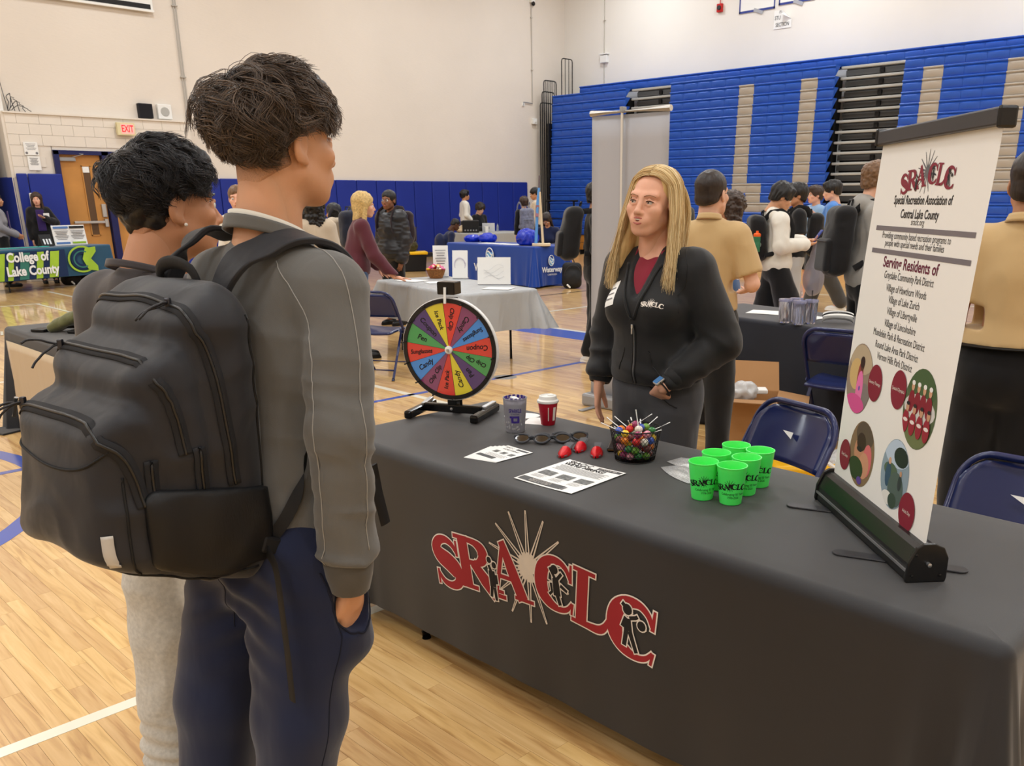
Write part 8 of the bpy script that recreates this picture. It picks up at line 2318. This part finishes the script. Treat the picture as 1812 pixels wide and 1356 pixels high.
ART = [[(.02, 1.30), (.03, 1.27), (.02, 1.25), (.05, 1.22), (.06, 1.18)], [(.03, 1.31), (.0, 1.30), (.01, 1.28)], [(.10, 1.20), (.11, 1.16), (.10, 1.10), (.12, 1.06)], [(.05, 1.20), (.035, 1.15), (.055, 1.10), (.05, 1.04)], [(.12, 1.10), (.08, 1.10), (.06, 1.10), (.05, 1.10)], [(.02, 1.09), (-.01, 1.06), (-.04, 1.03)], [(.14, 1.08), (.13, 1.03), (.14, .98)], [(.09, 1.08), (.10, 1.02), (.08, .97), (.10, .93)], [(.06, 1.03), (.03, 1.0), (.0, 1.0), (-.02, .97)], [(.12, 1.22), (.105, 1.24), (.095, 1.21), (.115, 1.20), (.12, 1.22)], [(.055, 1.165), (.04, 1.19), (.025, 1.17), (.04, 1.15), (.055, 1.165)]]
for a in ART: seam('line_drawing', bv2, [(x, .25, z) for x, z in a], M_ART, te, .0017, .0008, n=5)
mb = MB(); mb.v = [tuple(snap(bv2, (.055+.012*math.cos(a)+.004*math.sin(a), .25, 1.125+.022*math.sin(a)), .0015)) for a in np.linspace(0, 2*PI, 14, endpoint=False)]; mb.face(*range(14)); mb.build('red_print', mat('print_coral', (206, 62, 84), rough=.8), te)
M_SP2 = fab('heather_sweat', (190, 187, 180), rough=.95, var=.12, vscale=90, fold=.007, fscale=10, fstretch=(1, 1, .8))
V, F = garment_legs(j2, S2, t=.014, slack=.028, cuff=.05, res=.009, amp=.007); lowm = np.clip((.32-V[:, 2])/.14, 0, 1); V = V+vnormals(V, F)*(lowm*.006*np.sin(V[:, 2]*150+3*vnoise(V, 9, 2)))[:, None]
mesh_np('sweatpants', V, F, M_SP2, t2)
for n in 'lr':
    V, F = shoe_vf(j2['an'+n], (0, -1, 0), 1.0); sh = mesh_np('shoe', V, F, S_BLACK[0], t2); sole_mb(j2['an'+n], (0, -1, 0), 1.0).build('sole', S_BLACK[1], sh)

# ------------------------------------------------------------------ blonde woman behind the table
B3 = (2.71, 2.145); B3A = 184.0
t3 = thing('person', 'blonde woman in a black zip jacket over a maroon polo, one hand in her pocket', 'person', (B3[0], B3[1], 0), R(B3A+90))
j3, S3 = J0(1.69, True)
for k, v in dict(hip=(0, .03, .90), waist=(0, .015, 1.05), chest=(0, .0, 1.22), neck=(0, .02, 1.405), head=(0, -.035, 1.585), shr=(-.165, .02, 1.345), shl=(.165, .02, 1.345), elr=(-.245, .03, 1.075), wrr=(-.235, -.045, .89), ell=(.262, .065, 1.085), wrl=(.135, -.125, .925), hpl=(.09, .03, .87), hpr=(-.09, .03, .87)).items(): j3[k] = np.array(v, dtype=float)
tf3, HM3, hc3 = put_head(j3, 8, -3, 5, 1.03)
parts = []; V, F = head_vf(.003, True, True); parts.append((tf3(V).astype(np.float32), F))
s = SDF((-.36, -.26, .04), (.40, .28, 1.62), .009)
s.cap(hc3+HM3 @ np.array((0, .034, -.06)), j3['neck']+np.array((0, .0, -.03)), .050, .060, .03); s.cap((-.11, .01, 1.37), (.11, .01, 1.37), .05, None, .05); s.ell(j3['chest'], (.145, .105, .17), .05); s.ell(j3['waist'], (.13, .10, .15), .05); s.ell(j3['hip'], (.15, .11, .14), .05)
for n in 'lr': s.cap(j3['sh'+n], j3['el'+n], .044, .038, .02); s.cap(j3['el'+n], j3['wr'+n], .038, .026, .01); s.cap(j3['hp'+n], j3['kn'+n], .08, .055, .02); s.cap(j3['kn'+n], j3['an'+n], .055, .034, .02)
V, F = s.net(); parts.append((relax(V, F, 1, .4), F))
parts.append(hand_vf(j3['wrr']+np.array((0, -.005, -.012)), (.02, -.12, -1), (.9, .5, .0), -1, 16, res=.0032, size=.96, thumb=.002))
parts.append(hand_vf(j3['wrl']+np.array((-.02, .01, -.015)), (-.72, .62, -.60), (-.1, .8, .6), 1, 10, res=.004, size=.86))
V, F = join_vf(parts); mesh_np('body', V, F, skin('rosy'), t3)
# face
def feat(name, mb, m, parent=t3, sm='all'):
    mb.v = [T_(tf3, v) for v in mb.v]; return mb.build(name, m, parent, smooth=sm)
for q in (-1, 1):
    mb = MB(); mb.sphere((q*.031, -.0822, .0003), .0110, 16, 12); e = feat('eye', mb, mat('eye_white_soft', (196, 184, 178), rough=.2))
    mb = MB(); mb.sphere((q*.031-.0010, -.0876, .0004), .0064, 14, 10, (1, .92, 1)); i_ = feat('iris', mb, mat('iris_hazel', (62, 52, 44), rough=.15, coat=.8), e)
    mb = MB(); mb.sphere((q*.031-.0010, -.0908, .0004), .0034, 10, 8, (1, 1, 1)); feat('pupil', mb, mat('pupil', (10, 8, 8), rough=.1, coat=1.0), e)
    mb = MB(); mb.tube([(q*.0165, -.0895, .0012), (q*.023, -.0938, .0048), (q*.032, -.0952, .0062), (q*.041, -.0910, .0046), (q*.0490, -.0820, .0012)], [.0007, .0012, .0014, .0014, .0008], 6); feat('eyelashes', mb, mat('lash', (48, 34, 30), rough=.7))
    mb = MB(); mb.tube([(q*.013, -.0955, .0195), (q*.022, -.0985, .0228), (q*.033, -.0965, .0250), (q*.043, -.088, .0238), (q*.050, -.078, .0195)], [.0026, .0030, .0027, .0020, .0010], 6, flat=.6); feat('eyebrow', mb, mat('brow_tan', (150, 112, 84), rough=.8))
mb = MB(); mb.tube([(-.0275, -.0915, -.0575), (-.013, -.1012, -.0538), (-.004, -.1048, -.0525), (0, -.1042, -.0535), (.004, -.1048, -.0525), (.013, -.1012, -.0538), (.0275, -.0915, -.0575)], [.0010, .0026, .0032, .0030, .0032, .0026, .0010], 8); mb.tube([(-.0270, -.0915, -.0585), (-.013, -.1000, -.0702), (0, -.1028, -.0732), (.013, -.1000, -.0702), (.0270, -.0915, -.0585)], [.0010, .0032, .0040, .0032, .0010], 8)
feat('lips', mb, mat('lips_pink', (186, 108, 100), rough=.4))
mb = MB(); mb.tube([(-.0245, -.0925, -.0590), (-.012, -.0995, -.0615), (0, -.1022, -.0628), (.012, -.0995, -.0615), (.0245, -.0925, -.0590)], [.0012, .0030, .0038, .0030, .0012], 8, flat=.9); feat('mouth_opening', mb, mat('mouth_dark', (112, 56, 52), rough=.5))
mb = MB(); mb.tube([(-.018, -.0985, -.0580), (0, -.1050, -.0585), (.018, -.0985, -.0580)], [.0012, .0026, .0012], 8); feat('teeth', mb, mat('teeth', (224, 216, 204), rough=.25))
# hair: base volume and long strands
M_BLOND = hair_mat_strand('strand_blond', (186, 146, 88), (246, 226, 178), .34)
base_hair(t3, tf3, .006, [((0, .024, .044), (.079, .099, .080)), ((0, .070, -.06), (.086, .050, .13)), ((0, .078, -.17), (.095, .040, .10)), ((.088, .030, -.07), (.018, .036, .12)), ((-.086, .032, -.07), (.016, .034, .12)), ((.104, .010, -.18), (.018, .040, .08)), ((-.102, .020, -.18), (.018, .036, .08))], [((0, -.112, -.045), (.074, .080, .140)), ((0, -.088, .050), (.076, .062, .072)), ((0, -.088, -.12), (.066, .068, .10))], mat('hair_blond_base', (206, 172, 116), rough=.5, var=.06, vscale=30, bump=.006, bscale=90, bstretch=(1, 1, .05)), .0015, 40, 5)
rg = np.random.RandomState(5); P_ = []; R_ = []
for i in range(2900):
    q = 1 if rg.rand() < .55 else -1; u = rg.rand()**.9     # u: 0 at the forehead, 1 at the back of the head
    y0 = -.060+.140*u; part = .006
    lay = rg.rand(); e = .003+.010*lay
    ys = -.030+.105*u
    def el(a, y):
        ry = math.sqrt(max(.02, 1-((y-.02)/.100)**2)); return (q*(.080+e)*ry*math.sin(R(a))+part*(1-a/90), y, .040+(.082+e)*ry*math.cos(R(a)))
    tipx = (.108+.040*lay)*(1 if q > 0 else .95); tipy = -.075+.145*u if q > 0 else -.045+.125*u
    L = rg.uniform(.205, .325); xs = .084+e
    pts = [el(2, y0), el(28, y0*.85+ys*.15), el(56, y0*.5+ys*.5), el(82, ys), (q*(xs+.006), ys*.9+tipy*.1, -.050), (q*(xs+.014), ys*.7+tipy*.3, -.115), (q*((xs+tipx)/2+.010), (ys+tipy)/2, -.185), (q*tipx, tipy, -L)]
    if u > .80:
        xb = q*.085*rg.rand(); pts = [(part, .07, .115+e), (xb*.6, .115+e, .075), (xb, .130+e, .0), (xb*1.1, .122+e, -.09), (xb*1.15, .112+e, -.18), (xb*1.2, .10, -L)]
    Q = np.array([tuple(v) for v in resample(pts, 3 if u <= .8 else 4)])
    n = 20; Q = Q[np.linspace(0, len(Q)-1, n).astype(int)] if len(Q) != n else Q
    tt = np.linspace(0, 1, n); Q[:, 0] += .0045*np.sin(tt*rg.uniform(5, 12)+rg.uniform(0, 6))*tt+rg.normal()*.0025; Q[:, 1] += .0045*np.sin(tt*rg.uniform(4, 11)+rg.uniform(0, 6))*tt+rg.normal()*.0025
    P_.append(Q); R_.append(rg.uniform(.0007, .0015)*(1-.7*tt**3))
strands('hair_strands', np.array(P_), np.array(R_), M_BLOND, t3, tf3, 4)

# polo, jacket, trousers
M_POLO = fab('polo_maroon', (132, 34, 52), rough=.8); M_JKT = mat('jacket_black', (21, 22, 25), rough=.62, spec=.35, sheen=.15, bump=.0003, bscale=900, fold=.004, fscale=8, fstretch=(1, 1, .6)); M_TRO = fab('charcoal_trouser', (66, 66, 70), rough=.85, fold=.004, fscale=10)
def wtop(t, res, hem, long, vz, vr, seed, bulge=1.0):
    j = j3; s = SDF((-.42, -.28, .80), (.46, .28, 1.50), res)
    s.ell(j['chest'], (.152+t, .118+t, .19), .05); s.ell(j['waist'], (.150+t, .120+t, .17), .06); s.ell(j['hip']+np.array((0, -.005, .06)), (.172+t, .130+t, .13), .05)
    for q in (-1, 1): s.ell(j['chest']+np.array((q*.075, -.082, -.02)), (.076+t*.5, .060+t*.5, .076), .045)
    s.cap(j['shl']*np.array((.8, 1, 1))-np.array((0, 0, .01)), j['shr']*np.array((.8, 1, 1))-np.array((0, 0, .01)), .052+t, None, .05)
    for n in 'lr':
        s.cap(j['neck']+np.array((0, 0, -.015)), j['sh'+n], .046+t*.5, .046+t*.6, .04)
        if long:
            a, b, e = j['sh'+n], j['el'+n], j['wr'+n]
            s.cap(a, b, .058+t, .056+t, .035); k9 = .84 if n == 'l' else 1.0; s.cap(b, b+(e-b)*.80*k9, .052+t, .038+t, .02); s.cap(b+(e-b)*.80*k9, b+(e-b)*k9, .039+t*.8, .030+t*.6, .012)
            d = (e-b)/np.linalg.norm(e-b)
            if n == 'r': s.cut(d, b+(e-b)*1.0, lo=e-.08, hi=e+.08)
    s.cut((0, 0, -1), (0, 0, hem))
    s.ell(j['neck']+np.array((0, -.02, .065)), (.060, .070, .06), .012, sub=True)
    s.cap((0, -.20 if long else -.155, vz), (0, -.140 if long else -.105, 1.42), .004, vr, .004, sub=True); s.cap((0, -.14, vz+.10), (0, -.08, 1.45), .02, vr*.95, .004, sub=True)
    V, F = s.net(); V = relax(V, F, 1, .4); N = vnormals(V, F)
    d = np.zeros(len(V))
    if long:
        for n in 'lr':
            b, e = j['el'+n], j['wr'+n]; ax = (e-b)/np.linalg.norm(e-b)
            for c, r, w, fq in ((b, .14, .006, 85), (b+(e-b)*.7, .11, .006, 105)):
                d += np.exp(-(np.linalg.norm(V-c, axis=1)/r)**2)*w*1.5*crease(V, ax, fq/9., seed)
        d += .005*(1-2*np.abs(vnoise(V*np.array((1, 1, .5)), 8, seed)))
        q = np.exp(-((V[:, 2]-.97)/.05)**2); d += q*.004*np.sin(60*V[:, 2]+18*V[:, 0])
    return V+N*d[:, None], F
V, F = wtop(.006, .008, .95, False, 1.285, .062, 1); mesh_np('polo_shirt', V, F, M_POLO, t3); bvpo = bvh_of(V, F)
V, F = wtop(.020, .0075, .920, True, 1.165, .082, 2); jk = mesh_np('jacket', V, F, M_JKT, t3); bvj = bvh_of(V, F)
# polo collar laid over the jacket
for q in (-1, 1):
    def col(u, v):
        a = PI/2-q*(.15+u*2.15)
        r = .070+.030*v+.012*v*max(0, u-.6)
        return (r*math.cos(a), .010+(.078+.030*v)*math.sin(a)-(.02*max(0, u-.75)), 1.442+.018*math.sin(a)-.050*v-.040*max(0, u-.55)**1.2-.06*v*max(0, u-.6))
    mb = MB(); mb.grid(col, 16, 5); o = mb.build('polo_collar', M_POLO, t3, smooth='all'); md = o.modifiers.new('thick', 'SOLIDIFY'); md.thickness = .004
# jacket collar edges, zip, seams, badge and print
M_ZIPW = mat('zip_steel', (96, 98, 102), rough=.35, metal=.6)
def ray_front(bv, x, z, off=.001):
    r = bv.ray_cast(Vector((x, -.6, z)), Vector((0, 1, 0)))
    return r[0]+r[1]*off if r[0] is not None else Vector((x, -.15, z))
zl = [ray_front(bvj, .002*math.sin(9*z), z, .0015) for z in np.linspace(1.150, .925, 24)]
MB().tube(zl, .0035, 6).build('zip_line', M_ZIPW, jk, smooth='all')
for o in (-.008, .008): MB().tube([ray_front(bvj, o, z, .0008) for z in np.linspace(1.155, .925, 20)], .0012, 5).build('zip_seam', M_BLACK, jk, smooth='all')
c = ray_front(bvj, 0, 1.150, .005); MB().box(c+Vector((0, -.002, -.004)), (.009, .006, .014)).box(c+Vector((0, -.004, -.022)), (.006, .003, .024)).build('zip_pull', M_STEEL, jk, bevel=.0015)
for q in (-1, 1):
    A = []
    for u in np.linspace(0, 1, 16):
        z = 1.165+.235*u; x = q*(.006+.082*u**1.05)
        r = bvj.find_nearest(Vector((x*1.08, -.17+.05*u, z))); A.append(r[0]+r[1]*.003)
    MB().tube(A, .0055, 8).build('jacket_lapel_edge', M_JKT, jk, smooth='all')
seam('jacket_seam', bvj, [(.14, .0, 1.41), (.175, -.06, 1.36), (.175, -.09, 1.28), (.16, -.09, 1.2)], M_BLACK, jk, .0014, .0002); seam('jacket_seam', bvj, [(-.14, .0, 1.41), (-.175, -.06, 1.36), (-.175, -.09, 1.28), (-.16, -.09, 1.2)], M_BLACK, jk, .0014, .0002)
seam('pocket_seam', bvj, [(.085, -.2, 1.06), (.10, -.2, 1.0), (.115, -.2, .95)], M_BLACK, jk, .0020, .0004); seam('pocket_seam', bvj, [(-.085, -.2, 1.06), (-.10, -.2, 1.0), (-.115, -.2, .95)], M_BLACK, jk, .0020, .0004)
for n in 'rl':
    d = (j3['wr'+n]-j3['el'+n]); d /= np.linalg.norm(d); cuff('cuff', j3['wr'+n]-d*(.075 if n == 'l' else .040), d, .050, .042, .045, M_JKT, jk)
_js = .090/.99
def jm(u, v, l):
    return ray_front(bvj, .040+(u-.27)*_js, 1.232+(v-.42)*_js-.10*(u-.27)*_js, .0008+.0004*l)
logo(jk, jm, M_LWH, None, None, M_LWH, step=.8)
mb = MB(); mb.grid(lambda u, v: ray_front(bvj, -.150+.062*u, 1.20+.085*v+.02*u, .0015), 5, 5); nt_ = mb.build('name_badge', M_PAPER, jk, smooth='all')
for k in range(3): mb = MB(); mb.grid(lambda u, v: ray_front(bvj, -.142+.045*u, 1.225+.018*k+.004*v+.015*u, .0026), 4, 1); mb.build('badge_text', M_GREYINK, nt_)
V, F = garment_legs(j3, S3, t=.012, slack=.02, res=.009, amp=.004, fat=1.12); tr = mesh_np('trousers', V, F, M_TRO, t3); bvt = bvh_of(V, F)
seam('pocket_edge', bvt, [(.07, -.2, .92), (.10, -.2, .89), (.14, -.14, .86), (.17, -.08, .84)], mat('seam_dark', (34, 34, 36), rough=.9), tr, .0022, .0008)
for n in 'lr':
    V, F = shoe_vf(j3['an'+n], (0, -1, 0), .95); sh = mesh_np('shoe', V, F, S_BLACK[0], t3); sole_mb(j3['an'+n], (0, -1, 0), .95).build('sole', S_BLACK[1], sh)
# wrist watch
d = Vector(j3['wrl']-j3['ell']).normalized(); a_, b_, _ = axes(d); p0 = Vector(j3['wrl'])+d*.004
MB().tube([p0+(a_*math.cos(a)+b_*math.sin(a)*.85)*.034 for a in np.linspace(0, 2*PI, 24, endpoint=False)], .011, 8, closed=True, flat=.25, up=tuple(d)).build('watch_strap', M_BLACK, t3, smooth='all')
fr = (Vector((-.5, -.85, .1))); fr = (fr-d*fr.dot(d)).normalized(); Mw = Matrix((d.cross(fr).normalized(), d, fr)).transposed()
w_ = MB().box(p0+fr*.035, (.034, .040, .011), M=Mw).build('watch_case', M_STEEL, t3, bevel=.004)
MB().box(p0+fr*.0412, (.029, .034, .002), M=Mw).build('watch_face', mat('watch_screen', (52, 84, 120), rough=.1, emit=(90, 140, 190), estr=.35), w_)
